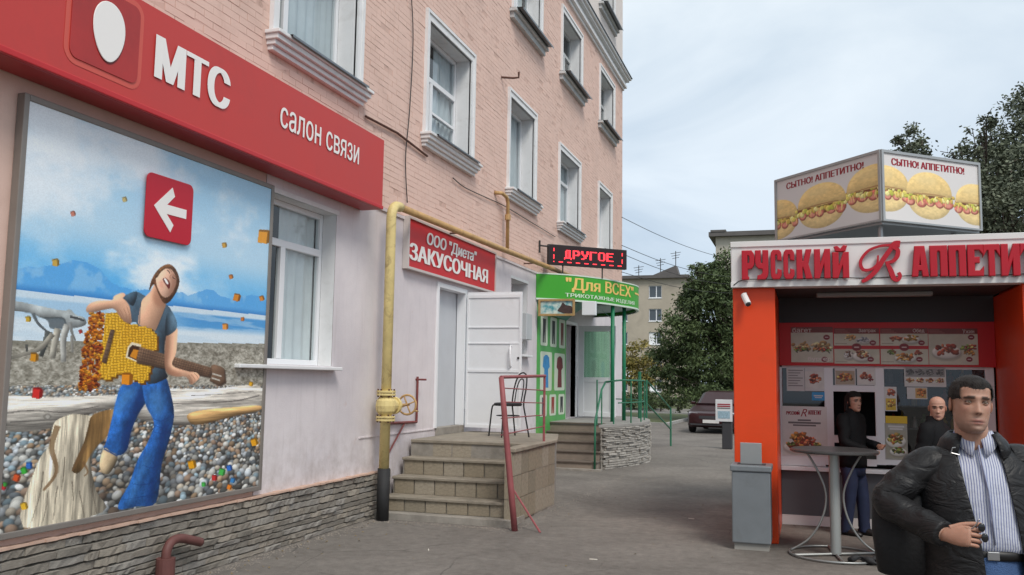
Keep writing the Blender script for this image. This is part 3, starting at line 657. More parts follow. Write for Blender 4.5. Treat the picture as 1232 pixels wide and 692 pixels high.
# ================================================================ POSTER WITH GUITAR PLAYER (a flat print in a frame)
XP = XF + .06
po = thing('wall_poster', 'large framed wall poster of a laughing guitar player on a pebble beach', 'poster', (XF, 4.6, .63))
PY0, PY1, PZ0, PZ1 = 4.61, 7.55, .66, 3.58
bx(XF + .005, XP - .006, PY0 - .01, PY1 + .01, PZ0 - .01, PZ1 + .01).build('board', M_pvc, po)
f = MB(); W_ = .045
for a in ((PY0 - W_, PY0, PZ0 - W_, PZ1 + W_), (PY1, PY1 + W_, PZ0 - W_, PZ1 + W_), (PY0, PY1, PZ1, PZ1 + W_), (PY0, PY1, PZ0 - W_, PZ0)): f.box(XF + .004, XP + .012, *a)
f.build('frame', mat('poster_frame', S(138, 132, 126), .5, metal=.3, var=.1), po, bevel=.006)
NWP, NHP = 340, 400
pp = Paint(NWP, NHP, 11)
ZM = {'A': (4.326, 90, 310), 'B': (3.643, 100, 450), 'C': (3.457, 0, 440), 'D': (6.293, 0, 340), 'P': (1, 0, 0)}
def uv(zm, p):
    s_, ox, oy = ZM[zm]; q = onx((ox + p[0] / s_, oy + p[1] / s_), XP); return ((q.y - PY0) / (PY1 - PY0) * NWP, (q.z - PZ0) / (PZ1 - PZ0) * NHP)
def uvl(zm, l): return [uv(zm, p) for p in l]
def smooth_poly(l, k=4):
    n = len(l); res = []
    for i in range(n):
        a, b, c, d = [Vector((*l[(i + j) % n], 0)) for j in (-1, 0, 1, 2)]
        for q in range(k):
            t = q / k; p = .5 * ((2 * b) + (c - a) * t + (2 * a - 5 * b + 4 * c - d) * t * t + (3 * b - a - 3 * c + d) * t ** 3); res.append((p.x, p.y))
    return res
def pm(zm, l, sm=True): return pp.mask(uvl(zm, smooth_poly(l) if sm else l))
def pscale(zm): return abs(uv(zm, (100, 300))[1] - uv(zm, (100, 310))[1]) / 10
def pst(zm, l, wd, col, a=1.0): k = pscale(zm); return pp.stroke(uvl(zm, l), (wd[0] * k, wd[1] * k), col, a=a)
V_ = pp.Y / NHP; U_ = pp.X / NWP
def sm_(a, b, x): t = np.clip((x - a) / (b - a), 0, 1); return t * t * (3 - 2 * t)
def mixp(m, col): pp.put(np.clip(m, 0, 1), col)
# sky with clouds
pp.c[:] = (164, 204, 228)
mixp(sm_(.60, .9, V_) * .8, (200, 217, 230))
mixp(1 - sm_(.57, .74, V_), (84, 172, 230))
f1 = pp.fbm(3, 4.5, 6); f2 = pp.fbm(2.2, 5, 6)
mixp(sm_(.42, .62, f1) * (.35 + .65 * sm_(.62, .86, V_)), (222, 230, 236)); mixp(sm_(.47, .64, f2) * .9 * sm_(.56, .62, V_), (232, 238, 242)); mixp(sm_(.50, .36, f1) * .4 * sm_(.7, .9, V_), (112, 178, 218))
# far mountains, lake
z2v = lambda z: (z - PZ0) / (PZ1 - PZ0)
ridge = z2v(2.43) + .034 * (pp.fbm(5, 1, 5)[5:6, :] - .5) * 2.2 + .012 * np.sin(U_ * 9); wl = z2v(2.27 + .04 * U_ * 1.0)
mm_ = (V_ < ridge) & (V_ >= wl); mixp(mm_ * .85, (84, 160, 220)); snow = pp.fbm(16, 20, 4); mixp(mm_ * sm_(.52, .66, snow) * .55 * sm_(0, .03, V_ - wl), (150, 196, 228)); mixp(mm_ * (1 - sm_(0, .02, V_ - wl)) * .6, (44, 112, 180))
wm = V_ < wl; rip = pp.fbm(6, 60, 4)
mixp(wm * 1.0, (198, 216, 228)); mixp(wm * sm_(wl - .012, wl - .02, V_) * sm_(wl - .075, wl - .05, V_) * (.3 + .7 * sm_(.45, .62, U_ + .2 * (rip - .5))) * .9, (64, 142, 204)); mixp(wm * sm_(.45, .62, rip) * .35, (232, 238, 240))
# shingle: fine and pale far off, single pebbles nearer
bv = z2v(1.93) + .035 * U_; bm2 = V_ < bv; gn = pp.fbm(60, 110, 3, .9)
mixp(bm2 * 1.0, (150, 146, 134)); pp.c += (bm2 * (gn - .5) * 150)[..., None]; mixp(bm2 * sm_(bv - .02, bv, V_) * .4, (120, 120, 108))
PEB = [(128, 130, 128), (158, 150, 136), (96, 102, 106), (178, 178, 172), (120, 138, 146), (150, 128, 104), (206, 206, 200), (84, 86, 84), (136, 116, 100), (166, 172, 176)]
rr_ = random.Random(5)
v1 = z2v(1.62)
gap = sm_(v1 + .02, v1 - .12, V_); mixp(gap * .85, (58, 58, 56))
npb = 0; y_ = v1 * NHP
while y_ > -6:
    t = 1 - y_ / (v1 * NHP); sz = 1.3 + 3.6 * max(0, t) ** .9; x_ = -4 + rr_.random() * sz * 2
    while x_ < NWP + 4:
        a_ = sz * rr_.uniform(.7, 1.5); b_ = a_ * rr_.uniform(.55, .85); col = PEB[rr_.randrange(len(PEB))]; q = rr_.uniform(.75, 1.2)
        pp.ell_small(x_ + rr_.uniform(-1, 1), y_ + rr_.uniform(-.8, .8) * sz * .6, a_, b_, rr_.uniform(-.6, .6), [min(255, c_ * q * 1.06) for c_ in col], .42); x_ += a_ * 1.75
    y_ -= sz * 1.15
# driftwood stump on the far shore
tx1 = pp.fbm(30, 30, 4)
pp.body(pm('D', [(92, 140), (260, 168), (470, 212), (530, 203), (575, 245), (640, 268), (648, 320), (560, 345), (500, 335), (470, 275), (330, 272), (230, 232), (90, 206)]), (158, 164, 164), 4, tex=tx1, tk=.25)
pp.put(pm('D', [(250, 228), (330, 262), (470, 262), (500, 300), (480, 350), (380, 345), (360, 290)]) * .75, (66, 74, 78))
for pts, wd, c_ in (([(370, 370), (340, 470), (310, 560)], (60, 30), (76, 80, 78)), ([(510, 320), (480, 430), (482, 600)], (62, 44), (172, 172, 166)), ([(440, 350), (415, 450), (395, 575)], (60, 50), (164, 160, 148)), ([(400, 390), (300, 500), (190, 540), (70, 572)], (44, 26), (150, 146, 134)), ([(250, 235), (290, 310), (352, 368)], (26, 14), (104, 112, 116)), ([(530, 260), (580, 270), (640, 290)], (22, 12), (84, 88, 90)), ([(530, 300), (545, 380), (572, 440)], (34, 12), (150, 152, 150)), ([(545, 400), (548, 530)], (26, 22), (166, 164, 156)), ([(200, 470), (205, 520)], (18, 18), (90, 92, 88))):
    m = pst('D', pts, wd, c_); pp.body(m, c_, 3, (-.9, .3), .6, tx1, .2)
# logs
gr1 = pp.fbm(6, 110, 4, .7); gr2 = pp.fbm(80, 7, 4, .7)
pp.body(pm('P', [(5, 478), (60, 478), (140, 475), (200, 468), (255, 468), (312, 464), (312, 494), (285, 500), (250, 508), (215, 512), (170, 505), (140, 490), (90, 505), (58, 516), (4, 517)]), (188, 182, 172), 8, (0, 1), .5, gr1, .55)
pp.body(pm('P', [(225, 500), (240, 494), (280, 490), (312, 488), (312, 494), (285, 500), (250, 509), (232, 511)]), (196, 156, 104), 4, (0, 1), .6, gr1, .35)
for l, wd in (([(205, 486), (250, 485), (285, 482), (312, 476)], (1, 2)), ([(8, 497), (40, 494), (80, 496), (120, 488)], (1.5, 1)), ([(12, 508), (44, 506), (70, 505)], (1.2, 1)), ([(230, 476), (270, 474), (305, 471)], (.8, 1))): pst('P', l, wd, (92, 88, 84), .8)
pp.put(pm('C', [(178, 212), (198, 198), (215, 212), (198, 228)]) * .7, (112, 108, 102)); pp.put(pm('C', [(188, 212), (198, 204), (207, 212), (198, 221)]), (168, 164, 156))
nl = pm('C', [(235, 228), (300, 202), (380, 206), (440, 190), (484, 182), (500, 215), (450, 280), (400, 345), (378, 410), (400, 520), (425, 610), (96, 672), (150, 420), (205, 330), (215, 270)])
pp.body(nl, (188, 178, 158), 12, (-.8, .5), .45, gr2, .62)
hl_ = pm('C', [(385, 206), (470, 182), (500, 215), (440, 300), (390, 350), (335, 440), (300, 432), (345, 330), (365, 262)]); pp.body(hl_, (140, 108, 66), 6, (.7, .5), .8, gr2, .45)
for l, wd in (([(240, 250), (215, 340), (235, 440), (180, 520)], (30, 12)), ([(355, 330), (320, 400), (300, 440)], (26, 8)), ([(345, 400), (365, 440), (350, 460)], (12, 6))): pst('C', l, wd, (112, 84, 54), .75)
for l in ([(180, 440), (165, 540), (130, 650)], [(330, 520), (345, 600), (350, 630)], [(200, 520), (190, 600), (175, 655)], [(380, 500), (392, 560), (400, 612)], [(240, 500), (230, 560), (222, 640)], [(300, 480), (305, 560), (300, 640)], [(270, 380), (265, 450), (255, 520)]): pst('C', l, (6, 2), (100, 92, 80), .8)
sh_ = pp.blur(pm('B', [(92, 430), (330, 320), (420, 420), (330, 600), (150, 620), (60, 520)]), 6); mixp(sh_ * .3, (30, 30, 30))
# legs in jeans, shoe
tj = pp.fbm(34, 30, 5, .8)
J = (34, 84, 146)
pp.body(pm('B', [(170, 50), (230, 36), (280, 44), (282, 110), (240, 180), (208, 260), (192, 332), (150, 358), (92, 325), (100, 300), (125, 200), (146, 110)]), J, 7, (-.9, .35), .55, tj, .5, .12)
mixp(pp.blur(pm('B', [(245, 70), (276, 80), (262, 130), (225, 200), (200, 310), (180, 345), (170, 270), (215, 160)]), 2) * .65, (16, 52, 112)); mixp(pp.blur(pm('B', [(165, 80), (215, 62), (230, 85), (190, 130), (150, 190), (140, 170)]), 3) * .5, (86, 150, 210))
pp.body(pm('B', [(92, 325), (120, 340), (150, 358), (142, 395), (112, 438), (82, 430), (72, 390)]), (190, 168, 134), 4, (-.8, .6), .8, tx1, .15)
pst('B', [(92, 328), (120, 344), (150, 360)], (5, 5), (24, 60, 120))
pp.body(pm('B', [(262, 40), (320, 8), (362, 14), (390, 110), (398, 190), (374, 300), (344, 400), (320, 562), (240, 580), (158, 594), (163, 552), (203, 480), (238, 380), (288, 290), (310, 210), (276, 140)]), J, 8, (-.8, .4), .55, tj, .5, .12)
mixp(pp.blur(pm('B', [(350, 210), (372, 240), (350, 330), (322, 440), (305, 560), (275, 572), (295, 460), (330, 320)]), 3) * .6, (14, 48, 106)); mixp(pp.blur(pm('B', [(285, 90), (330, 60), (355, 110), (350, 170), (318, 190), (296, 150)]), 4) * .45, (92, 156, 214)); mixp(pp.blur(pm('B', [(250, 400), (280, 350), (290, 380), (250, 470), (215, 560), (190, 570), (215, 490)]), 3) * .4, (84, 148, 208))
for l in ([(300, 192), (340, 206), (388, 182)], [(306, 222), (350, 236), (384, 216)], [(306, 252), (345, 262), (376, 250)], [(258, 398), (300, 412), (338, 398)], [(180, 552), (240, 542), (312, 528)], [(212, 480), (260, 486), (325, 470)]): pst('B', l, (2, 6), (18, 54, 116), .6)
# body
sk = (214, 166, 136)
pp.body(pm('A', [(250, 215), (285, 188), (325, 178), (365, 198), (470, 240), (505, 280), (530, 335), (525, 375), (485, 405), (468, 460), (470, 580), (478, 628), (360, 640), (330, 360), (285, 330)]), (70, 92, 108), 7, (-.7, .6), .8, tj, .25)
pp.body(pm('A', [(392, 178), (430, 128), (462, 195), (472, 230), (470, 262), (442, 330), (420, 380), (395, 368), (335, 350), (333, 300), (348, 228), (368, 202)]), sk, 8, (-.8, .5), .4, edge=.1)
mixp(pp.blur(pm('A', [(430, 150), (462, 200), (474, 238), (440, 256), (412, 236), (404, 195)]), 2) * .5, (150, 98, 74)); pst('A', [(345, 232), (338, 290), (338, 345)], (5, 5), (52, 70, 84), .8); pst('A', [(470, 262), (446, 330), (424, 378)], (5, 5), (52, 70, 84), .8)
hr = pp.fbm(60, 60, 3, .8)
pp.body(pm('A', [(388, 172), (396, 125), (418, 82), (448, 50), (485, 34), (515, 48), (537, 85), (545, 125), (535, 165), (514, 204), (488, 234), (464, 236), (440, 200), (412, 140)]), (104, 68, 44), 4, (-.6, .7), .6, hr, .5)
pp.body(pm('A', [(424, 102), (446, 72), (478, 54), (504, 64), (522, 90), (529, 120), (522, 152), (504, 186), (480, 207), (455, 200), (436, 170), (424, 135)]), (224, 178, 152), 6, (-.8, .5), .4, edge=.1)
mixp(pp.blur(pm('A', [(505, 70), (530, 112), (524, 152), (502, 188), (484, 204), (500, 150)]), 2) * .5, (150, 96, 74)); mixp(pp.blur(pm('A', [(440, 130), (455, 120), (462, 145), (450, 160)]), 1) * .35, (206, 120, 100))
pp.put(pm('A', [(457, 113), (470, 106), (486, 116), (497, 140), (490, 163), (474, 144)]), (104, 40, 36)); pp.put(pm('A', [(463, 111), (474, 110), (488, 134), (481, 140), (470, 124)]), (246, 242, 236))
for l in ([(480, 64), (489, 72), (496, 84)], [(508, 100), (516, 108), (525, 112)]): pst('A', l, (6, 4), (62, 42, 36))
for l in ([(488, 58), (498, 66), (504, 78)], [(512, 90), (522, 98), (528, 106)]): pst('A', l, (3, 3), (96, 62, 44))
pst('A', [(502, 88), (494, 100), (500, 110)], (4, 6), (172, 116, 92)); pp.body(pm('A', [(418, 92), (448, 52), (486, 38), (514, 52), (496, 58), (472, 58), (446, 78), (428, 104)]), (132, 90, 56), 2, tex=hr, tk=.45)
# block-built guitar
jag = [(160, 290), (228, 285), (228, 296), (246, 296), (246, 312), (262, 312), (262, 330), (280, 330), (280, 348), (330, 348), (330, 358), (372, 358), (372, 366), (400, 366), (400, 384), (416, 384), (416, 400), (428, 400), (428, 480), (412, 480), (412, 500), (402, 500), (402, 570), (394, 570), (394, 600), (384, 600), (384, 636), (362, 636), (362, 654), (330, 654), (330, 640), (300, 640), (300, 622), (250, 622), (250, 606), (216, 606), (216, 622), (190, 622), (190, 636), (150, 636), (150, 626), (112, 626), (130, 500), (150, 400)]
pp.put(pm('A', [(p[0] + 10, p[1] + 9) for p in jag], False), (96, 60, 14))
gm = pm('A', jag, False); pp.put(gm, (224, 174, 44)); pp.put(gm * sm_(.4, .7, pp.fbm(8, 8, 3)) * .35, (206, 148, 24))
kx, ky = 4.1, 2.9; gx_, gy_ = (pp.X + .12 * pp.Y) % kx, (pp.Y - .10 * pp.X) % ky
pp.put(gm * ((gx_ < .9) | (gy_ < .8)) * .55, (136, 92, 10)); pp.put(gm * ((gx_ > 1.6) & (gx_ < 2.6) & (gy_ > 1.6)) * .45, (246, 214, 96))
CR = [(206, 118, 26), (156, 66, 22), (226, 156, 46), (112, 44, 20), (214, 134, 34), (180, 90, 26)]
for i in range(420):
    t = rr_.random(); yy = 285 + t * 405; xl = 66 - 45 * t + (14 if t < .2 else 0); xr_ = 154 - 30 * t; xx = rr_.uniform(xl, xr_); s_ = rr_.uniform(5, 10); a_ = rr_.uniform(-.6, .6); c_ = CR[rr_.randrange(6)]
    q = [(xx + s_ * (math.cos(a_) * u - math.sin(a_) * v), yy + s_ * (math.sin(a_) * u + math.cos(a_) * v)) for u, v in ((-1, -1), (1, -1), (1, 1), (-1, 1))]
    pp.put(pp.mask(uvl('A', q)), c_); pp.put(pp.mask(uvl('A', [q[2], q[3], ((q[3][0] + q[0][0]) / 2, (q[3][1] + q[0][1]) / 2), ((q[2][0] + q[1][0]) / 2, (q[2][1] + q[1][1]) / 2)])), tuple(v * .62 for v in c_))
pp.put(pm('A', [(296, 440), (346, 452), (340, 500), (328, 546), (264, 520), (276, 465)], False), (224, 212, 184)); pp.put(pm('A', [(300, 455), (340, 465), (322, 536), (275, 514), (284, 470)], False), (62, 40, 24)); pp.put(pm('A', [(306, 476), (332, 482), (320, 530), (286, 514)], False), (206, 132, 34))
for l in ([(186, 374), (207, 375), (162, 550), (140, 540)], [(336, 464), (722, 576), (706, 624), (320, 548)], [(708, 562), (725, 556), (760, 566), (780, 580), (785, 650), (752, 668), (700, 640), (715, 610)]):
    pp.put(pm('A', [(p[0] + 4, p[1] + 6) for p in l], False) * .6, (40, 28, 22)); pp.body(pm('A', l, False), (112, 88, 70), 3, tex=tx1, tk=.2)
for k_ in range(5): t = (k_ + .5) / 5; pst('A', [(334 - 14 * t, 468 + 76 * t), (525 - 14 * t, 524 + 62 * t), (718 - 14 * t, 578 + 46 * t)], (3, 3), (62, 46, 38), .8)
for k_ in range(30): t = (k_ + 1) / 31; pst('A', [(336 + 386 * t, 466 + 110 * t), (320 + 386 * t, 546 + 76 * t)], (3, 3), (72, 54, 44), .8)
for k_ in range(9): t = k_ / 8; pst('A', [(188 - 44 * t, 378 + 166 * t), (205 - 44 * t, 380 + 166 * t)], (4, 4), (70, 54, 42))
for a, b in (((716, 604), (764, 618)), ((712, 626), (756, 640))): pst('A', [a, b], (9, 9), (190, 186, 174))
# arms and hands
pp.body(pm('A', [(70, 246), (120, 225), (190, 222), (205, 200), (240, 184), (262, 190), (268, 225), (285, 255), (296, 330), (284, 342), (262, 336), (235, 310), (205, 268), (150, 272), (90, 286), (60, 280)]), sk, 5, (-.3, 1), .5, edge=.12)
for l in ([(236, 272), (250, 300), (258, 328)], [(254, 264), (267, 296), (273, 334)], [(222, 272), (236, 296), (245, 318)], [(270, 256), (282, 290), (288, 330)]): pst('A', l, (3, 4), (156, 104, 80), .8)
pp.body(pm('A', [(252, 208), (288, 184), (324, 178), (320, 215), (302, 252), (268, 226)]), (66, 88, 104), 4, (-.6, .7), .7, tj, .25)
pp.body(pm('A', [(476, 405), (530, 365), (534, 420), (526, 500), (508, 560), (590, 592), (632, 598), (650, 622), (625, 650), (602, 660), (580, 622), (510, 616), (470, 575)]), sk, 5, (.8, .5), .5, edge=.12)
mixp(pp.blur(pm('A', [(474, 420), (490, 412), (488, 500), (486, 570), (560, 606), (510, 614), (470, 573)]), 1) * .5, (156, 104, 80))
for l in ([(606, 608), (622, 628), (626, 648)], [(622, 602), (637, 618), (644, 632)], [(592, 612), (606, 634), (608, 654)]): pst('A', l, (3, 3), (150, 98, 76), .8)
pp.body(pm('A', [(470, 395), (478, 300), (505, 282), (530, 335), (527, 374), (488, 404)]), (74, 98, 114), 5, (.8, .6), .7, tj, .25)
# flying toy blocks
for px, py, sz, c in ((318, 285, 8, (222, 150, 40)), (150, 240, 2.9, (190, 170, 110)), (88, 257, 3, (196, 120, 100)), (67, 316, 4.4, (196, 160, 70)), (270, 295, 3, (196, 150, 60)), (278, 333, 2.6, (196, 120, 50)), (285, 358, 4.4, (206, 130, 40)), (315, 359, 3, (206, 130, 40)), (271, 393, 3.6, (226, 150, 70)), (292, 384, 2.2, (206, 120, 50)), (34, 384, 3.4, (196, 160, 50)), (97, 399, 2.2, (170, 50, 44)), (41, 430, 5, (206, 140, 30)), (153, 456, 7, (226, 140, 30)), (45, 473, 6.4, (206, 44, 40)), (302, 462, 2.6, (226, 170, 40)), (306, 532, 4.4, (226, 160, 30)), (231, 559, 5, (226, 160, 30)), (29, 609, 4.4, (226, 180, 50)), (20, 575, 4.4, (206, 84, 40)), (29, 566, 4, (60, 170, 60)), (35, 560, 4, (50, 110, 190)), (4, 586, 3.4, (190, 50, 60)), (267, 568, 4, (70, 180, 80)), (258, 575, 3.4, (196, 50, 50)), (276, 563, 3.4, (50, 110, 200)), (245, 583, 2.6, (70, 180, 80)), (6, 583, 2.6, (60, 150, 60)), (280, 578, 3, (60, 130, 190)), (276, 586, 3, (226, 130, 40))):
    a_ = rr_.uniform(-.4, .4); R2 = lambda u, v_: (px + sz * (u * math.cos(a_) - v_ * math.sin(a_)), py + sz * (u * math.sin(a_) + v_ * math.cos(a_)))
    pp.put(pm('P', [R2(-.9, -1), R2(.5, -1.1), R2(1, -.7), R2(1, .7), R2(.4, 1.05), R2(-.9, .9)], False), tuple(v_ * .62 for v_ in c)); pp.put(pm('P', [R2(-.9, -.7), R2(.4, -.75), R2(.4, 1.05), R2(-.9, .9)], False), c)
pp.c *= (1 + .045 * (pp.r.rand(NHP, NWP) - .5))[..., None]
print_sheet(pp, (Vector((XP, PY0, PZ0)), EY, EZ, EX), PY1 - PY0, PZ1 - PZ0, po, gain=1.06)
# red arrow plate on the poster
ar = fac((XP + .03, 5.765, 2.822))
MB().prism(rrect(.575, .53, .06), ar, -.012, .0).build('arrow_plate', mat('arrow_plate_red', S(190, 28, 48), .4), po, bevel=.004)
shp = []
A_ = [(.09, .265), (.30, .455), (.335, .385), (.245, .300), (.49, .300), (.49, .222), (.245, .222), (.335, .142), (.30, .075)]
MB().prism(A_, ar, .001, .004).build('arrow', M_wletter, po)
# ================================================================ SNACK-BAR SIGN
sn = thing('shop_sign', 'red board sign reading ООО Диета ЗАКУСОЧНАЯ over the snack-bar door', 'sign', (XF, 10.8, 3.2))
XB = XF + .08
bx(XF + .01, XB - .006, 10.78, 14.32, 3.205, 3.875).build('board', mat('snack_sign_red', S(196, 34, 40), .45, var=.05, vs=1.5), sn)
f = MB()
for a in ((10.755, 10.79, 3.18, 3.895), (14.31, 14.345, 3.18, 3.895), (10.79, 14.31, 3.865, 3.895), (10.79, 14.31, 3.18, 3.212)): f.box(XF + .008, XB + .012, *a)
f.build('frame', mat('sign_frame_grey', S(200, 192, 188), .5), sn)
text_px('ООО "Диета"', (513, 296.5), (573.5, 303), XB, M_wletter, sn, bold=.03, shear=.15)
text_px('ЗАКУСОЧНАЯ', (492, 311.5), (587, 325), XB, M_wletter, sn, bold=.05)

# ================================================================ YELLOW GAS PIPE
M_yel = mat('yellow_pipe_paint', S(218, 198, 136), .55, var=.12, vs=6, dirt=(0.18, 0.10, 0.05, .8), ds=5, bump=.2, bs=40)
M_yel2 = mat('ochre_pipe_paint', S(188, 152, 102), .6, var=.15, vs=6, dirt=(0.2, 0.11, 0.06, .8), ds=4)
M_tar = mat('black_pipe_sleeve', (.022, .022, .023), .7, var=.2, vs=12)
XPp, YP = -4.88, 9.95
gp = thing('gas_pipe', 'yellow gas pipe with a flanged valve rising from the pavement and bending along the wall', 'pipe', (XPp, YP, 0))
vert = [(XPp, YP, .55), (XPp, YP, 3.72)] + [(XPp, YP + .17 * (1 - math.cos(a)), 3.72 + .17 * math.sin(a)) for a in [PI / 2 * i / 6 for i in range(1, 7)]]
MB().tube(vert + [(XPp, YP + .25, 3.892)], .062, 16).build('riser', M_yel, gp, smooth=True)
MB().tube([(XPp, YP + .24, 3.892), (XPp, 14, 3.935), (XPp, 17.3, 4.0), (XPp - .06, 20.6, 4.07)], .047, 12).build('branch', M_yel2, gp, smooth=True)
MB().tube([(XPp, YP, -.05), (XPp, YP, .62)], .076, 16).build('sleeve', M_tar, gp, smooth=True)
v = MB()
for zz in (1.19, 1.225, 1.50, 1.535): v.lathe([(.062, 0), (.118, 0), (.118, .026), (.062, .026)], (XPp, YP, zz), 16)
v.lathe([(.06, 1.22), (.075, 1.26), (.115, 1.31), (.125, 1.375), (.115, 1.44), (.075, 1.49), (.06, 1.53)], (XPp, YP, 0), 16)
v.lathe([(.085, .05), (.085, .20), (.11, .20), (.11, .25), (.075, .25), (.06, .30), (.03, .33), (.03, .40)], (XPp, YP, 1.375), 14, 'y')
va = v.build('valve', M_yel, gp, smooth=False, bevel=.004)
bl = MB()
for zz in (1.185, 1.495):
    for k in range(6): bl.lathe([(.001, -.012), (.012, -.012), (.012, .085), (.001, .085)], (XPp + .098 * math.cos(k * PI / 3 + .3), YP + .098 * math.sin(k * PI / 3 + .3), zz), 6)
bl.build('flange_bolts', M_rust, gp, kind='stuff')
hw = MB(); yw = YP + .62
ring = [(XPp + .125 * math.cos(2 * PI * i / 20), yw, 1.375 + .125 * math.sin(2 * PI * i / 20)) for i in range(21)]
hw.tube(ring, .014, 8, cap=False)
for k in range(4): hw.tube([(XPp, yw, 1.375), (XPp + .125 * math.cos(k * PI / 2 + .4), yw, 1.375 + .125 * math.sin(k * PI / 2 + .4))], .010, 6)
hw.tube([(XPp, YP + .3, 1.375), (XPp, yw + .05, 1.375)], .018, 8); hw.tube([(XPp + .11, yw, 1.30), (XPp + .11, yw + .09, 1.29)], .014, 6)
hw.build('handwheel', M_yel2, va, smooth=True)
MB().tube([(-4.98, 14.83, 3.95), (-4.98, 14.83, 4.86), (-4.98, 14.75, 4.95), (-4.98, 14.5, 4.97), (-5.1, 14.42, 4.97)], .033, 8).build('feeder', M_yel2, gp, smooth=True)
MB().lathe([(.034, 0), (.055, 0), (.055, .1), (.034, .1)], (-4.98, 14.83, 4.55), 10).build('coupling', M_yel2, gp)
for yy in (12.2, 16.2): MB().tube([(XF, yy, 3.85 + (yy - 10) * .016), (XPp, yy, 3.85 + (yy - 10) * .016)], .014, 6).build('bracket', M_rust, gp)
M_brn = mat('brown_iron_paint', S(120, 62, 60), .6, var=.15, vs=10)
br = thing('wall_bracket', 'brown angle-iron bracket on the plaster wall beside the gas valve', 'bracket', (XF, 11.3, .7))
b_ = MB()
def flat_bar(mb, a, b, w=.018): mb.tube([a, b], w, 4)
flat_bar(b_, (XF + .03, 11.30, 1.12), (XF + .03, 11.30, 1.74)); flat_bar(b_, (XF + .03, 10.30, 1.14), (XF + .03, 11.31, 1.12)); flat_bar(b_, (XF + .03, 10.93, 1.13), (XF + .03, 10.33, .66), .014)
b_.build('frame', M_brn, br)
MB().tube([(XF, 11.30, 1.70), (XF + .16, 11.30, 1.70)], .015, 6).build('stub', M_brn, br)

# ================================================================ SNACK-BAR STEPS
M_tile = [mat('step_tile_%d' % i, c, .7, var=.18, vs=7, dirt=(0.14, 0.115, 0.085, .7), ds=4, bump=.2, bs=40) for i, c in enumerate(((.30, .255, .19), (.335, .29, .225), (.25, .215, .16), (.28, .235, .17)))]
M_tread = mat('step_tread', (.27, .235, .185), .8, var=.25, vs=4, dirt=(.15, .125, .10, .7), ds=2.5, bump=.3, bs=50)
st = thing('entrance_steps', 'tiled concrete steps and landing up to the snack-bar door', 'steps', (-4.2, 10.2, 0))
XR = -3.3; ZP = .9; RIS = .215
body = MB()
body.box(-5.04, -3.28, 10.05, 10.6, -.03, .075)
ys = [10.24, 10.52, 10.80, 11.08]; zt = [.255, .47, .685, .9]
for i in range(4): body.box(-5.03, XR - .115, ys[i] + .02, 11.2 if i < 3 else 12.06, (.02 if i == 0 else zt[i - 1] - .02), zt[i] - .035)
land = [(-5.04, 11.08), (XR + .0, 11.08), (XR + .0, 12.05), (-3.62, 13.3), (-5.04, 13.3)]
core = body.build('core', M_conc, st)
MB().prism([(x, y) for x, y in land], (Vector((0, 0, 0)), EX, EY, EZ), 0, ZP - .04).build('landing_core', M_conc, st)
MB().prism([(-5.04, 11.06), (XR + .03, 11.06), (XR + .03, 12.07), (-3.60, 13.33), (-5.04, 13.33)], (Vector((0, 0, 0)), EX, EY, EZ), ZP - .04, ZP).build('landing', M_tread, st, bevel=.008)
for i in range(3): bx(-5.03, XR - .11, ys[i] - .025, ys[i + 1] + .02, zt[i] - .035, zt[i]).build('tread', M_tread, st, bevel=.008)
tile_me = {}
def tile_piece(par, x, y, z, wx, h, rz=0.0, k=0, d=.02):
    key = k % 8
    if key not in tile_me:
        mb = MB().box(0, 1, -1, 0, 0, 1); me = bpy.data.meshes.new('tile'); me.from_pydata(mb.v, [], mb.f); me.materials.append(M_tile[key % 4]); tile_me[key] = me
    return piece('tile', tile_me[key], par, (x, y, z), (wx, d, h), (0, 0, rz))
k = 0
for i in range(4):
    z0 = .08 if i == 0 else zt[i - 1] + .003; h = zt[i] - .037 - z0; x = -5.0
    while x < XR - .13:
        w_ = min(.272, XR - .122 - x); tile_piece(core, x, ys[i] + .02, z0, w_ - .008, h, k=random.randrange(8), d=.018 + random.uniform(0, .004)); x += .28
# cheek wall on the open side, tiled outside
ch = MB().box(XR - .11, XR - .012, 10.19, 12.04, 0, ZP - .045).build('cheek_wall', M_conc, st)
bx(XR - .13, XR + .03, 10.16, 11.055, ZP - .044, ZP + .004).build('coping', M_tread, st, bevel=.008)
for r_ in range(3):
    y = 10.19; zz = .03 + r_ * .275
    while y < 12.0:
        w_ = min(.30, 12.04 - y); tile_piece(ch, XR - .012, y, zz, w_ - .008, .268, rz=PI / 2, k=random.randrange(8), d=.014 + random.uniform(0, .004)); y += .305
for r_ in range(3): tile_piece(ch, XR - .105, 10.19, .03 + r_ * .275, .09, .268, k=random.randrange(8))
# railing: pink-brown pipe handrail and thin rods
M_pk = mat('pink_brown_paint', S(150, 84, 86), .55, var=.12, vs=8, dirt=(.12, .06, .05, .6), ds=6)
rl = thing('handrail', 'pink-brown pipe handrail on the tiled snack-bar steps', 'railing', (XR - .05, 10.1, 0))
xr = XR - .04
MB().tube([(-3.17, 9.87, 0), (-3.22, 9.85, .5), (-3.30, 9.81, 1.35), (-3.34, 9.80, 1.745)], [.036, .036, .033, .03], 10).build('stair_rail', M_pk, rl, smooth=True)
MB().tube([(xr, 9.79, 1.745), (xr, 11.64, 1.775)], .02, 8).build('top_rail', M_pk, rl)
MB().tube([(xr, 11.62, .89), (xr, 11.62, 1.79)], .017, 8).build('post', M_pk, rl)
for z0_, z1_ in ((1.08, 1.10), (1.27, 1.25), (1.46, 1.41), (1.62, 1.58)): MB().tube([(xr, 9.83, z0_), (xr, 11.62, z1_)], .008, 6).build('rod', M_pk, rl)
gq = onz((650, 641)); MB().tube([gq, (XR + .02, 10.15, .42)], .012, 6).build('stay', M_pk, rl)

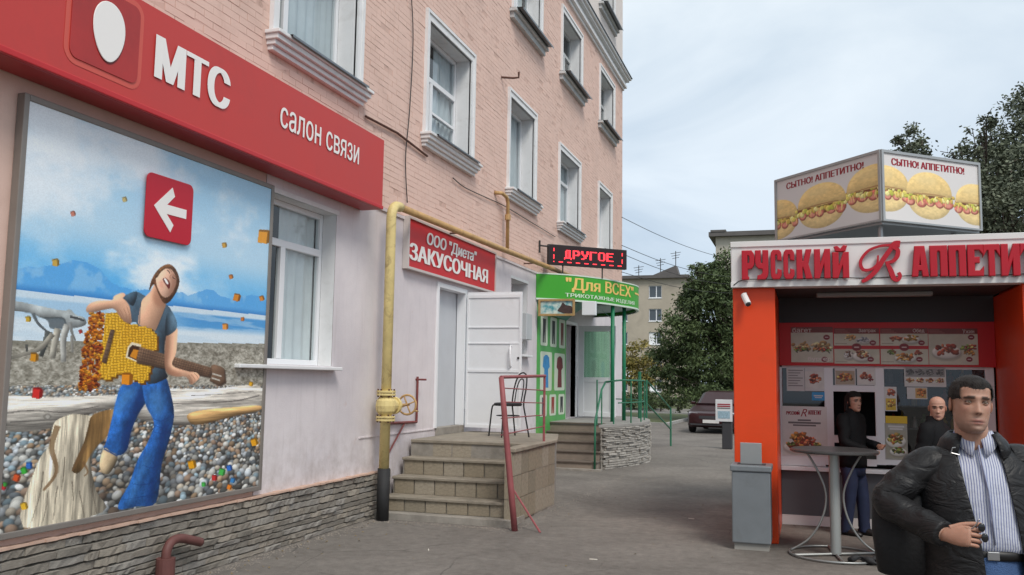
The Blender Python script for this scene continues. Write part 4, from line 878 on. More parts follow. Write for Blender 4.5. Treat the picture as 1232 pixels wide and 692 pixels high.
# ================================================================ CAFE CHAIR
M_blk = mat('black_chair_metal', (.02, .02, .021), .45, var=.2)
chr_ = thing('chair', 'black metal cafe chair with arched back on the snack-bar landing', 'chair', (-4.08, 12.3, ZP), rz=math.radians(48))
# local frame: seat faces -x (seen from the side), arched back at +x
def chair_parts(t):
    MB().lathe([(.001, .44), (.19, .44), (.205, .455), (.205, .475), (.18, .485), (.001, .485)], (0, 0, 0), 20).build('seat', mat('black_seat_pad', (.02, .02, .022), .6, var=.2, vs=10), t, smooth=False)
    for s_ in (-1, 1): MB().tube(catmull([(-.14, .14 * s_, .45), (-.17, .165 * s_, .42), (-.19, .18 * s_, .2), (-.205, .19 * s_, 0)], 4), .0115, 8).build('leg', M_blk, t, smooth=True)
    a = catmull([(.24, -.20, 0), (.19, -.175, .3), (.165, -.165, .48), (.20, -.17, .70), (.235, -.12, .87), (.245, 0, .92), (.235, .12, .87), (.20, .17, .70), (.165, .165, .48), (.19, .175, .3), (.24, .20, 0)], 6)
    MB().tube(a, .0115, 8).build('back_arch', M_blk, t, smooth=True)
    a = catmull([(.16, -.09, .48), (.195, -.095, .68), (.222, -.06, .80), (.228, 0, .83), (.222, .06, .80), (.195, .095, .68), (.16, .09, .48)], 6)
    MB().tube(a, .009, 8).build('inner_arch', M_blk, t, smooth=True)
    MB().tube([(.165 * math.cos(2 * PI * i / 20), .165 * math.sin(2 * PI * i / 20), .30) for i in range(21)], .007, 6, cap=False).build('stretcher_ring', M_blk, t, smooth=True)
chair_parts(chr_)

# ================================================================ SCROLLING LED DISPLAY
la, lb = Vector((-4.93, 17.35, 4.08)), Vector((-3.54, 18.55, 4.08)); lx = (lb - la).normalized(); LW = (lb - la).length; ln = lx.cross(EZ); 
if ln.y > 0: ln = -ln
led = thing('led_display', 'black LED text display showing ДРУГОЕ in red on a wall bracket', 'display', tuple(la))
LF = (la, lx, EZ, ln)
MB().prism([(0, 0), (LW, 0), (LW, .42), (0, .42)], LF, -.09, 0).build('case', mat('led_case', (.02, .018, .018), .5), led, bevel=.008)
MB().prism([(.025, .025), (LW - .025, .025), (LW - .025, .395), (.025, .395)], LF, .001, .003).build('matrix', mat('led_matrix', (.02, .008, .008), .35), led)
GL = {'Д': ['..####.', '.##.##.', '.##.##.', '.##.##.', '.##.##.', '.##.##.', '.##.##.', '#######', '#.....#'],
      'Р': ['######.', '##..###', '##...##', '##..###', '######.', '##.....', '##.....', '##.....', '.......'],
      'У': ['##...##', '##...##', '##...##', '.##.##.', '..####.', '...##..', '..###..', '###....', '.......'],
      'Г': ['#######', '##.....', '##.....', '##.....', '##.....', '##.....', '##.....', '##.....', '.......'],
      'О': ['.#####.', '##...##', '##...##', '##...##', '##...##', '##...##', '##...##', '.#####.', '.......'],
      'Е': ['#######', '##.....', '##.....', '######.', '##.....', '##.....', '##.....', '#######', '.......']}
dots = MB(); NC, NR = 72, 16; pw, ph = (LW - .06) / NC, .36 / NR
def dot(c, r):
    x, y = .03 + (c + .5) * pw, .39 - (r + .5) * ph; a_, b2 = pw * .40, ph * .40
    dots.prism([(x - a_, y - b2), (x + a_, y - b2), (x + a_, y + b2), (x - a_, y + b2)], LF, .003, .006)
c0 = 13
for chx in 'ДРУГОЕ':
    for r_, line in enumerate(GL[chx]):
        for c_, q in enumerate(line):
            if q == '#': dot(c0 + c_, 3 + r_)
    c0 += 8
for r_ in (2, 3, 4, 8, 9, 10, 11): dot(3, r_); dot(NC - 4, r_)
for c_ in range(3, NC - 3):
    if (c_ // 4) % 2 == 0: dot(c_, 14)
dots.build('lit_dots', emis('led_red', (1.0, .035, .05, 1), 1.6), led, kind='stuff')
MB().tube([(XF, 17.2, 4.45), (-4.93, 17.36, 4.45)], .018, 6).build('bracket_arm', M_cable, led); MB().tube([(XF + .02, 17.2, 4.30), (XF + .02, 17.2, 4.55)], .02, 4).build('wall_plate', M_cable, led)
for q in (Vector((-4.7, 17.62, 0)), Vector((-4.0, 18.22, 0))): MB().tube([q + EZ * 4.08, q + EZ * 3.86], .015, 6).build('strut', M_cable, led)

# ================================================================ SHOP PORCH: steps, stone wall, canopy, banner
M_step2 = mat('brown_step', (.25, .205, .165), .8, var=.15, vs=4, dirt=(.14, .115, .09, .5), ds=3)
pc = thing('entrance_steps', 'brown stone-faced porch with steps up to the clothing shop door', 'steps', (-4.3, 17, 0))
Z2 = .86; EDGE = catmull([(-3.78, 17.25, 0), (-3.52, 17.85, 0), (-3.32, 18.6, 0), (-3.25, 19.4, 0), (-3.46, 20.7, 0), (-3.9, 21.6, 0), (-5.08, 22.3, 0)], 8)
plan = [(-5.08, 18.0), (-3.78, 18.0)] + [(p.x, p.y) for p in EDGE if p.y > 17.24]
plan = [(-5.08, 18.05), (-3.80, 18.05), (-3.80, 17.25)] + [(p.x - .02, p.y) for p in EDGE[1:]]
FL = (Vector((0, 0, 0)), EX, EY, EZ)
MB().prism(plan, FL, 0, Z2 - .05).build('core', M_conc, pc)
MB().prism([(-5.08, 18.02), (-3.83, 18.02), (-3.83, 17.2)] + [(p.x + .03, p.y) for p in EDGE[1:]], FL, Z2 - .05, Z2).build('landing', mat('porch_slab', (.30, .285, .265), .85, var=.15, vs=3), pc)
for i in range(5):
    y0 = 16.95 + i * .27; z1 = Z2 * (i + 1) / 5
    bx(-5.08, -3.82, y0, 18.1, (Z2 * i / 5) + (.0 if i else -.02), z1 - .03).build('riser', M_step2, pc)
    bx(-5.08, -3.80, y0 - .03, y0 + .29, z1 - .03, z1 - (.002 if i == 4 else 0)).build('tread', mat('dark_tread', (.15, .12, .098), .8, var=.15, vs=5), pc, bevel=.005)
bx(-5.08, -3.7, 16.80, 16.95, -.02, .035).build('footing', M_conc, pc)
ps = MB(); z = 0.0; rd = random.Random(3)
L_ = [0]
for a, b in zip(EDGE[:-1], EDGE[1:]): L_.append(L_[-1] + (b - a).length)
def edge_at(s):
    for i in range(len(L_) - 1):
        if s <= L_[i + 1] or i == len(L_) - 2:
            t = (s - L_[i]) / (L_[i + 1] - L_[i]); return EDGE[i].lerp(EDGE[i + 1], t), (EDGE[i + 1] - EDGE[i]).normalized()
while z < Z2 - .06:
    h = min(rd.uniform(.03, .055), Z2 - .05 - z); s = rd.uniform(0, .1)
    while s < L_[-1] * .8:
        l = rd.uniform(.12, .32); p0, d0 = edge_at(s); p1, d1 = edge_at(min(s + l - .005, L_[-1])); d_ = rd.uniform(.015, .06)
        n0, n1 = Vector((d0.y, -d0.x, 0)), Vector((d1.y, -d1.x, 0)); j = lambda: rd.uniform(-.006, .006)
        A = [p0 - n0 * .05 + EZ * z, p1 - n1 * .05 + EZ * z, p1 - n1 * .05 + EZ * (z + h - .004), p0 - n0 * .05 + EZ * (z + h - .004)]
        B = [p0 + n0 * (d_ + j()) + EZ * (z + .003), p1 + n1 * (d_ + j()) + EZ * (z + .003), p1 + n1 * (d_ + j()) + EZ * (z + h - .008), p0 + n0 * (d_ + j()) + EZ * (z + h - .008)]
        ps.add(A + B, [(4, 5, 6, 7), (0, 1, 5, 4), (1, 2, 6, 5), (2, 3, 7, 6), (3, 0, 4, 7)]); s += l
    z += h
ps.build('ledge_stones', M_st[1], pc, kind='stuff')
# green railing
M_grn = mat('green_rail_paint', S(46, 112, 84), .5, var=.1, vs=6, dirt=(.05, .08, .06, .5), ds=5)
gr = thing('handrail', 'thin green pipe railing round the clothing shop porch', 'railing', (-3.7, 17.3, 0))
e0 = Vector((-3.86, 17.22, 0)); 
MB().tube([(-3.84, 16.9, .0), (-3.84, 16.92, .95), (-3.84, 17.5, 1.55), (-3.86, 17.95, 1.70)], .02, 8).build('stair_rail', M_grn, gr, smooth=True)
rp_ = [(p.x - .1, p.y) for p in EDGE if 17.24 < p.y < 23]
MB().tube([(-3.86, 17.95, 1.70)] + [(x, y, 1.74) for x, y in rp_ if y > 18.0], .018, 8).build('top_rail', M_grn, gr, smooth=True)
MB().tube([(x, y, 1.28) for x, y in rp_ if y > 17.9], .013, 8).build('mid_rail', M_grn, gr, smooth=True)
for i in (0, 7, 15, 22, 28):
    if i < len(rp_): MB().tube([(*rp_[i], Z2), (*rp_[i], 1.74)], .016, 8).build('post', M_grn, gr)
MB().tube([(-3.84, 17.5, .5), (-3.84, 17.5, 1.54)], .014, 6).build('post', M_grn, gr)
gr2 = thing('handrail', 'green sloping railing of the far porch stairs', 'railing', (-3.4, 23, 0))
for zz in (1.75, 1.2): MB().tube([(-3.62, 21.5, zz), (-3.45, 24.4, zz - .75)], .02, 8).build('rail', M_grn, gr2)
for x, y, zz in ((-3.62, 21.5, 1.75), (-3.45, 24.4, 1.0)): MB().tube([(x, y, 0), (x, y, zz)], .025, 8).build('post', M_grn, gr2)
MB().tube([(-3.68, 20.9, Z2), (-3.68, 20.9, 1.95)], .04, 8).build('post', M_grn, gr2)
# curved green fascia canopy
cn = thing('shop_canopy', 'curved green canopy fascia reading Для ВСЕХ трикотажные изделия on two posts', 'canopy', (-4.3, 18.5, 3.35))
CP = catmull([(-5.09, 17.02, 0), (-4.53, 17.46, 0), (-4.05, 18.16, 0), (-3.78, 18.85, 0), (-3.55, 19.85, 0), (-3.78, 20.9, 0), (-4.3, 21.7, 0), (-5.09, 22.2, 0)], 10)
CL = [0]
for a, b in zip(CP[:-1], CP[1:]): CL.append(CL[-1] + (b - a).length)
def cp_at(s):
    for i in range(len(CL) - 1):
        if s <= CL[i + 1] or i == len(CL) - 2:
            t = (s - CL[i]) / (CL[i + 1] - CL[i]); d = (CP[i + 1] - CP[i]).normalized(); return CP[i].lerp(CP[i + 1], t), Vector((d.y, -d.x, 0))
def cp_off(o, z): return [Vector((p.x, p.y, z)) + cp_at(s)[1] * o for p, s in zip(CP, CL)]
CZ0, CZ1 = 3.35, 3.86
M_can = mat('canopy_green', S(62, 158, 42), .45, var=.05, vs=1.5, dirt=(.05, .2, .03, .3), ds=1.5)
MB().loft([cp_off(-.04, CZ0), cp_off(0, CZ0), cp_off(0, CZ1), cp_off(-.04, CZ1)], closed=False).build('fascia', M_can, cn, smooth=False)
M_wt = mat('canopy_white_edge', S(206, 220, 206), .5)
MB().loft([cp_off(-.05, CZ0 - .022), cp_off(.008, CZ0 - .022), cp_off(.008, CZ0 + .012), cp_off(-.05, CZ0 + .012)], closed=False).build('lower_trim', M_wt, cn)
MB().loft([cp_off(-.05, CZ1 - .01), cp_off(.008, CZ1 - .01), cp_off(.008, CZ1 + .015), cp_off(-.05, CZ1 + .015)], closed=False).build('upper_trim', M_wt, cn)
inner = cp_off(-.05, 3.42); MB().add([tuple(p) for p in inner], [tuple(range(len(inner)))]).build('soffit', mat('canopy_soffit', S(150, 176, 168), .6, var=.06), cn)
top_ = cp_off(-.05, 3.84); MB().add([tuple(p) for p in top_], [tuple(range(len(top_)))]).build('roof_sheet', M_zinc, cn)
arc = MB()
arc.loft([[Vector((-4.95 + 1.0 * t, 17.9 + 1.1 * t, 3.05 + .34 * math.sin(PI * t))) for t in [i / 12 for i in range(13)]], [Vector((-5.05 + 1.0 * t, 19.3 + .6 * t, 3.05 + .34 * math.sin(PI * t))) for t in [i / 12 for i in range(13)]]], closed=False)
arc.build('inner_vault', mat('teal_vault', S(96, 150, 138), .5, var=.06), cn, smooth=True)
M_pst = mat('green_post', S(28, 118, 82), .45, var=.06)
for x, y in ((-3.89, 18.78), (-3.79, 19.55)): MB().tube([(x, y, Z2), (x, y, CZ0 + .05)], 0.042, 12).build('post', M_pst, cn, smooth=True)
def s_of_px(px, z=3.6):
    lo, hi = 0.0, CL[-1] * .58
    for _ in range(40):
        m = (lo + hi) / 2; p = cp_at(m)[0]
        if pxof((p.x, p.y, z))[0] < px: lo = m
        else: hi = m
    return lo
def arc_text(body, p0, p1, z0, z1, m, **k):
    v, f_ = text_mesh(body); s0, s1 = s_of_px(p0), s_of_px(p1); gap = .30 * (z1 - z0) / (s1 - s0); groups, end = [], None
    for f in sorted(f_, key=lambda f: min(v[i][0] for i in f)):                 # one mesh for each word
        a, b = min(v[i][0] for i in f), max(v[i][0] for i in f)
        if end is None or a > end + gap: groups.append([])
        groups[-1].append(f); end = b if end is None else max(end, b)
    for g in groups:
        idx = {}
        for f in g:
            for i in f: idx.setdefault(i, len(idx))
        mb = MB()
        for i in range(3):
            pts = []
            for q in idx:
                p, n = cp_at(s0 + (s1 - s0) * v[q][0] + (i - 1) * (z1 - z0) * .045); pts.append(Vector((p.x, p.y, z0 + (z1 - z0) * v[q][1])) + n * (.007 + .0006 * i))
            mb.add(pts, [tuple(idx[j] for j in f) for f in g])
        o = mb.build('lettering', m, cn)
    return o
arc_text('"Для ВСЕХ"', 681, 761.5, 3.515, 3.815, mat('canopy_yellow', S(232, 196, 110), .5), bold=1)
arc_text('ТРИКОТАЖНЫЕ ИЗДЕЛИЯ', 680, 763, 3.395, 3.49, mat('canopy_white_letter', S(214, 230, 208), .5), bold=1)
s0, s1 = s_of_px(763.5), s_of_px(769); st_ = MB()
pa = [cp_at(s0 + (s1 - s0) * i / 6) for i in range(7)]
st_.loft([[Vector((p.x, p.y, 3.66)) + n * .007 for p, n in pa], [Vector((p.x, p.y, 3.70)) + n * .007 for p, n in pa]], closed=False).build('lettering', mat('canopy_yellow', S(232, 196, 110), .5), cn)
# small framed sea picture and white lamp box hung under the canopy
pic = thing('framed_picture', 'gold-framed sea picture hanging under the green canopy', 'picture', (-5.02, 16.98, 3.0))
PF = fro((-5.02, 16.98, 2.985))
f = MB()
for a in ((0, .045, 0, .34), (.705, .75, 0, .34), (.045, .705, .295, .34), (.045, .705, 0, .045)): f.prism([(a[0], a[2]), (a[1], a[2]), (a[1], a[3]), (a[0], a[3])], PF, 0, .04)
f.build('frame', mat('gold_frame', S(168, 138, 92), .45, var=.2, vs=12), pic, bevel=.006)
def sea(nodes, L, co, b):
    sp = nodes.new('ShaderNodeSeparateXYZ'); L(co, sp.inputs[0]); n = nodes.new('ShaderNodeTexNoise'); n.inputs['Scale'].default_value = 9; n.inputs['Detail'].default_value = 6; L(co, n.inputs['Vector'])
    r = nodes.new('ShaderNodeValToRGB'); e = r.color_ramp.elements; e[0].position = .35; e[0].color = S(70, 150, 160); e[1].position = .62; e[1].color = S(206, 220, 210); L(n.outputs['Fac'], r.inputs[0])
    return r.outputs[0]
MB().prism([(.045, .045), (.705, .045), (.705, .295), (.045, .295)], PF, .005, .012).build('canvas', node_mat('sea_paint', .5, sea), pic)
MB().prism(smooth_poly([(.40, .12), (.46, .2), (.50, .27), (.56, .22), (.66, .2), (.70, .16), (.70, .06), (.55, .05), (.42, .09)]), PF, .013, .015).build('painted_ship', mat('ship_paint', S(72, 56, 52), .5, var=.3, vs=20), pic)
lp = bx(-4.20, -3.92, 17.25, 17.37, 3.02, 3.30).build('lamp_box', mat('white_lamp_box', S(226, 230, 232), .4), org=(-4.06, 17.3, 3.02), bevel=.01); tag(lp, 'white square lamp box hanging under the green canopy', 'lamp')
# green clothing banner on the wall beside the shop door
bn = thing('shop_banner', 'green wall panel with pictures of knitted clothes beside the shop door', 'banner', (XF, 17.15, .86))
XBn = XF + .05; bx(XF + .006, XBn, 17.14, 19.28, .62, 3.3).build('panel', mat('banner_green', S(84, 164, 86), .5, var=.12, vs=1.6, dirt=(.5, .42, .03, .35), ds=1.2), bn)
XBn += .001
M_card = mat('banner_card', S(206, 216, 196), .5); cl_cols = [mat('cloth_print_%d' % i, S(*c), .6, var=.25, vs=14) for i, c in enumerate(((60, 140, 196), (110, 40, 44), (52, 52, 56), (120, 60, 54), (84, 80, 92), (150, 60, 50)))]
y_ = 17.14
rows = ((2.42, 3.05, 3, (2, 2, 3)), (1.5, 2.30, 2, (0, 1)), (.98, 1.42, 3, (4, 5, 2)))
for z0, z1, n, cs in rows:
    wv = 2.14 / n
    for i in range(n):
        yy = 17.14 + i * wv + .1; ww = wv - .2; hh = z1 - z0
        MB().prism(rrect(ww, hh, .06), fac((XBn, yy, z0)), 0, .002).build('card', M_card, bn)
        d_ = [(.30, .08), (.70, .08), (.66, .55), (.80, .62), (.74, .86), (.58, .92), (.42, .92), (.26, .86), (.20, .62), (.34, .55)] if n == 2 else [(.3, .1), (.46, .1), (.5, .5), (.56, .1), (.7, .1), (.72, .88), (.28, .88)]
        MB().prism([(p[0] * ww, p[1] * hh) for p in d_], fac((XBn, yy, z0)), .003, .004).build('garment_print', cl_cols[cs[i]], bn)
# ================================================================ FAST-FOOD KIOSK
M_or = mat('orange_panel', S(224, 70, 22), .38, var=.04, vs=1.2, dirt=(.42, .06, .012, .3), ds=1.2)
M_kwh = mat('kiosk_white_panel', S(222, 222, 220), .42, var=.04, vs=1.5, dirt=(.45, .44, .42, .35), ds=1.6)
M_kgr = mat('kiosk_grey_panel', S(92, 96, 100), .5, var=.06, vs=2)
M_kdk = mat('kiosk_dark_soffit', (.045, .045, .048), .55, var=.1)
M_kred = mat('kiosk_red', S(196, 24, 30), .42, var=.05, vs=1.5)
M_let = mat('letter_red', S(178, 22, 40), .4, var=.05, vs=3)
KY, KB = 10.2, 11.69; KX0, KX1, KX2, KX3 = -.745, -.29, 2.135, 2.62
ki = thing('kiosk', 'orange fast-food kiosk with white fascia reading РУССКИЙ R АППЕТИТ', 'kiosk', (.9, 11.7, 0))
bx(KX0, KX1, KY, KB - .002, 0, 2.776).build('side_wall', M_or, ki, bevel=.01)
bx(KX2, KX3, KY, KB - .002, 0, 2.776).build('side_wall', M_or, ki, bevel=.01)
bx(KX0 + .02, KX3 - .02, KB + 1.9, KB + 1.98, 0, 3.1).build('back_wall', M_kgr, ki)
bx(KX0, KX0 + .06, KB, KB + 1.9, 0, 3.1).build('flank', M_or, ki); bx(KX3 - .06, KX3, KB, KB + 1.9, 0, 3.1).build('flank', M_or, ki)
bx(KX0 + .02, KX3 - .02, KY + .12, KB + 1.98, 3.1, 3.2).build('roof', M_kgr, ki)
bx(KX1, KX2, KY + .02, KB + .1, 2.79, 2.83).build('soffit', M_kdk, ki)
bx(KX0 + .06, KX3 - .06, KB + .02, KB + 1.9, .02, .06).build('inner_floor', M_kgr, ki)
fa = bx(KX0 - .01, KX3 + .01, KY - .1, KY + .14, 2.778, 3.285).build('fascia', M_kwh, ki, bevel=.012)
bx(KX0 - .012, KX3 + .012, KY - .115, KY - .098, 3.225, 3.288).build('fascia_top_trim', M_kwh, ki, bevel=.004)
bx(KX0 - .012, KX3 + .012, KY - .115, KY - .098, 2.775, 2.835).build('fascia_lower_trim', M_kwh, ki, bevel=.004)
MB().tube(catmull([(KX0 + .02, KY - .12, 2.80), (-.6, KY - .118, 2.86), (-.2, KY - .118, 2.855), (.3, KY - .118, 2.865), (.7, KY - .118, 2.85), (1.2, KY - .118, 2.872), (1.7, KY - .118, 2.855), (2.3, KY - .118, 2.865)], 6), .005, 5).build('fascia_cable', M_cable, ki)
GLY = {'Р': ([(0, 0), (.34, 0), (.36, .06), (.29, .12), (.29, .36), (.5, .38), (.62, .5), (.64, .7), (.62, .88), (.5, 1), (0, 1)], [(.27, .55), (.36, .56), (.4, .62), (.4, .78), (.36, .84), (.27, .84)]),
       'У': ([(0, 1), (.27, 1), (.27, .58), (.33, .53), (.39, .58), (.39, 1), (.66, 1), (.66, .2), (.6, .07), (.5, 0), (.1, 0), (.12, .12), (.3, .15), (.38, .22), (.38, .36), (.16, .38), (.04, .47), (0, .6)], None),
       'С': ([(.62, .64), (.4, .66), (.4, .8), (.36, .85), (.28, .85), (.24, .8), (.24, .2), (.28, .15), (.36, .15), (.4, .2), (.4, .34), (.62, .30), (.62, .12), (.5, 0), (.14, 0), (.03, .08), (0, .2), (0, .8), (.03, .92), (.14, 1), (.5, 1), (.6, .92), (.62, .85)], None),
       'К': ([(0, 0), (.27, 0), (.27, .4), (.33, .4), (.46, 0), (.76, 0), (.57, .5), (.73, 1), (.47, 1), (.35, .6), (.27, .6), (.27, 1), (0, 1)], None),
       'И': ([(0, 0), (.23, 0), (.46, .58), (.46, 0), (.72, 0), (.72, 1), (.49, 1), (.26, .42), (.26, 1), (0, 1)], None),
       'А': ([(0, 0), (.24, 0), (.28, .2), (.44, .2), (.47, 0), (.72, 0), (.56, 1), (.14, 1)], [(.31, .36), (.41, .36), (.36, .75)]),
       'П': ([(0, 0), (.27, 0), (.27, .78), (.31, .84), (.38, .84), (.42, .78), (.42, 0), (.69, 0), (.69, 1), (0, 1)], None),
       'Е': ([(0, 0), (.62, 0), (.64, .28), (.5, .16), (.27, .16), (.27, .42), (.47, .42), (.47, .6), (.27, .6), (.27, .84), (.48, .84), (.63, .70), (.62, 1), (0, 1)], None),
       'Т': ([(.24, 0), (.5, 0), (.5, .82), (.6, .82), (.76, .64), (.74, 1), (0, 1), (-.02, .64), (.14, .82), (.24, .82)], None)}
def solid(outlines, fr, depth, mat_, name, parent, bevel=.008):
    c = bpy.data.curves.new('o', 'CURVE'); c.dimensions = '2D'; c.fill_mode = 'BOTH'; c.extrude = depth / 2 - bevel; c.bevel_depth = bevel; c.bevel_resolution = 2; c.offset = -bevel * .5
    for l in outlines:
        s = c.splines.new('POLY'); s.points.add(len(l) - 1); s.use_cyclic_u = True
        for p, q in zip(s.points, l): p.co = (q[0], q[1], 0, 1)
    o = bpy.data.objects.new('o', c); COL.objects.link(o); bpy.context.view_layer.update()
    me = bpy.data.meshes.new_from_object(o.evaluated_get(bpy.context.evaluated_depsgraph_get()))
    vs_ = [v.co.copy() for v in me.vertices]; fs_ = [tuple(p.vertices) for p in me.polygons]
    bpy.data.objects.remove(o); bpy.data.curves.remove(c); bpy.data.meshes.remove(me)
    O, ex, ey, en = fr
    return MB().add([O + ex * v.x + ey * v.y + en * (v.z + depth / 2) for v in vs_], fs_).build(name, mat_, parent)
YL = KY - .1
def kletter(chx, px0, px1, ytop, ybot):
    a, b = ony((px0, ybot), YL), ony((px1, ytop), YL); W, H = b.x - a.x, b.z - a.z
    g_ = 'И' if chx == 'Й' else chx; o, h_ = GLY[g_]; wid = max(p[0] for p in o); a.x += W * .035; W *= .93
    hh = H * (.88 if chx == 'Й' else 1)
    f_ = lambda l: [(p[0] / wid * W, p[1] * hh) for p in l]
    ol = [f_(o)] + ([f_(h_)[::-1]] if h_ else [])
    if chx == 'Й': ol.append([(W * .2, H * .93), (W * .42, H * .88 + .012), (W * .58, H * .88 + .012), (W * .8, H * .93), (W * .9, H * 1.1), (W * .7, H * 1.12), (W * .5, H * 1.0), (W * .3, H * 1.1), (W * .1, H * 1.08)])
    solid(ol, (Vector((a.x, YL - .02, a.z)), EX, EZ, -EY), .055, M_let, 'letter', fa)
for chx, u0, u1 in zip('РУССКИЙ', (88, 197, 325, 430, 535, 680, 830), (195, 308, 415, 520, 668, 815, 968)):
    t = (u0 - 88) / 880; kletter(chx, 880 + u0 / 6.844, 880 + (u1 - 3) / 6.844, 302.6 - 2.6 * t, 337.2 - 2.2 * t)
for chx, u0, u1 in zip('АППЕТИТ', (312, 460, 612, 765, 895, 1036, 1195), (448, 602, 752, 895, 1028, 1188, 1330)):
    t = (u0 - 310) / 1020; kletter(chx, 1050 + u0 / 6.769, 1050 + (u1 - 3) / 6.769, 297.2 - 3.8 * t, 333.6 - 1.4 * t)
def rpx(p): q = ony((870 + p[0] / 3.403, 270 + p[1] / 3.403), YL); return Vector((q.x, q.z, 0))
rmb = MB()
def ribbon(pts, wd, lift):
    P = catmull([rpx(p) for p in pts], 6); L2, R2_ = [], []
    for i, p in enumerate(P):
        d = (P[min(i + 1, len(P) - 1)] - P[max(i - 1, 0)]).normalized(); t = i / (len(P) - 1); k = t * (len(wd) - 1); j = min(int(k), len(wd) - 2); w_ = wd[j] + (wd[j + 1] - wd[j]) * (k - j); n = Vector((-d.y, d.x, 0)) * w_ / 2
        L2.append(p + n); R2_.append(p - n)
    fr = (Vector((0, YL - .02, 0)), EX, EZ, -EY); t0, t1 = 0, .045 + lift
    for i in range(len(P) - 1):
        q = [L2[i], L2[i + 1], R2_[i + 1], R2_[i]]; rmb.prism([(v.x, v.y) for v in q], fr, t0, t1)
ribbon([(690, 88), (640, 92), (592, 112), (562, 152), (570, 186), (600, 188), (628, 166), (633, 130)], (.03, .022, .028, .034, .03, .022, .016), 0)
ribbon([(722, 84), (700, 84), (684, 104), (658, 140), (622, 195), (585, 228), (566, 236)], (.07, .06, .045, .05, .05, .04, .03), .004)
ribbon([(690, 96), (712, 108), (710, 134), (692, 154), (662, 160)], (.03, .042, .046, .036, .02), .008)
ribbon([(668, 160), (684, 192), (696, 222), (712, 230), (722, 214), (716, 200)], (.03, .05, .05, .04, .036, .03), .012)
rmb.build('letter', M_let, fa)
# recessed front: red menu board, windows, counter
mbp = bx(KX1 + .004, KX2 - .004, KB - .06, KB - .004, 1.948, 2.48).build('menu_board', M_kred, ki)
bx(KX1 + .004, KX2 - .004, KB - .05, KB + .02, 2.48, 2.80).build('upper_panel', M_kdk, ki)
def kp(px, py, Y=KB - .06): q = ony((px, py), Y); return q.x, q.z
def z6(u, v): return 935 + u / 4.563, 380 + v / 4.563
def z5(u, v): return 930 + u / 4.563, 430 + v / 4.563
def rect_on(Y, bl, tr, m, name, parent, t0=.001, t1=.004):
    x0, z0 = kp(*bl, Y); x1, z1 = kp(*tr, Y); return MB().prism([(x0, z0), (x1, z0), (x1, z1), (x0, z1)], (Vector((0, Y, 0)), EX, EZ, -EY), t0, t1).build(name, m, parent)
def poly_on(Y, pts, m, name, parent, t0, t1=None, sm=True):
    l = smooth_poly(pts) if sm else pts; return MB().prism([kp(*p, Y) for p in l], (Vector((0, Y, 0)), EX, EZ, -EY), t0, t1 or t0 + .001).build(name, m, parent)
def pr(c, v=.25): return mat('print_%d_%d_%d' % c, S(*c), .5, var=v, vs=30)
MY = KB - .06
M_brown = mat('menu_brown_band', S(116, 40, 34), .5); M_mw = mat('menu_white', S(226, 216, 210), .5)
def paint_food(p, x, y, a, b, c, rd_, n=26, plate=True):
    if plate: p.put(p.blur(p.ellipse(x + 1, y - b * .5, a * 1.35, b * 1.1), 1) * .35, (110, 104, 92)); p.body(p.ellipse(x, y - b * .25, a * 1.3, b * 1.05), (226, 224, 216), 3, k=.3)
    for k in range(n):
        q = rd_.random() ** .6; t = rd_.uniform(0, 6.28); f = rd_.uniform(.65, 1.3); p.ell_small(x + a * q * math.cos(t), y + b * (q * math.sin(t) * .8 + .12), max(.9, a * rd_.uniform(.12, .34)), max(.8, b * rd_.uniform(.14, .36)), rd_.uniform(-1, 1), [min(255, v * f) for v in c[rd_.randrange(len(c))]], .35)
FRY = [(206, 146, 70), (222, 180, 96), (176, 104, 50)]; MEAT = [(176, 84, 56), (150, 62, 44), (206, 124, 84)]; SAL = [(130, 150, 66), (176, 70, 52), (206, 196, 110), (96, 124, 54)]; BREAD = [(214, 174, 112), (196, 146, 84), (232, 206, 156)]
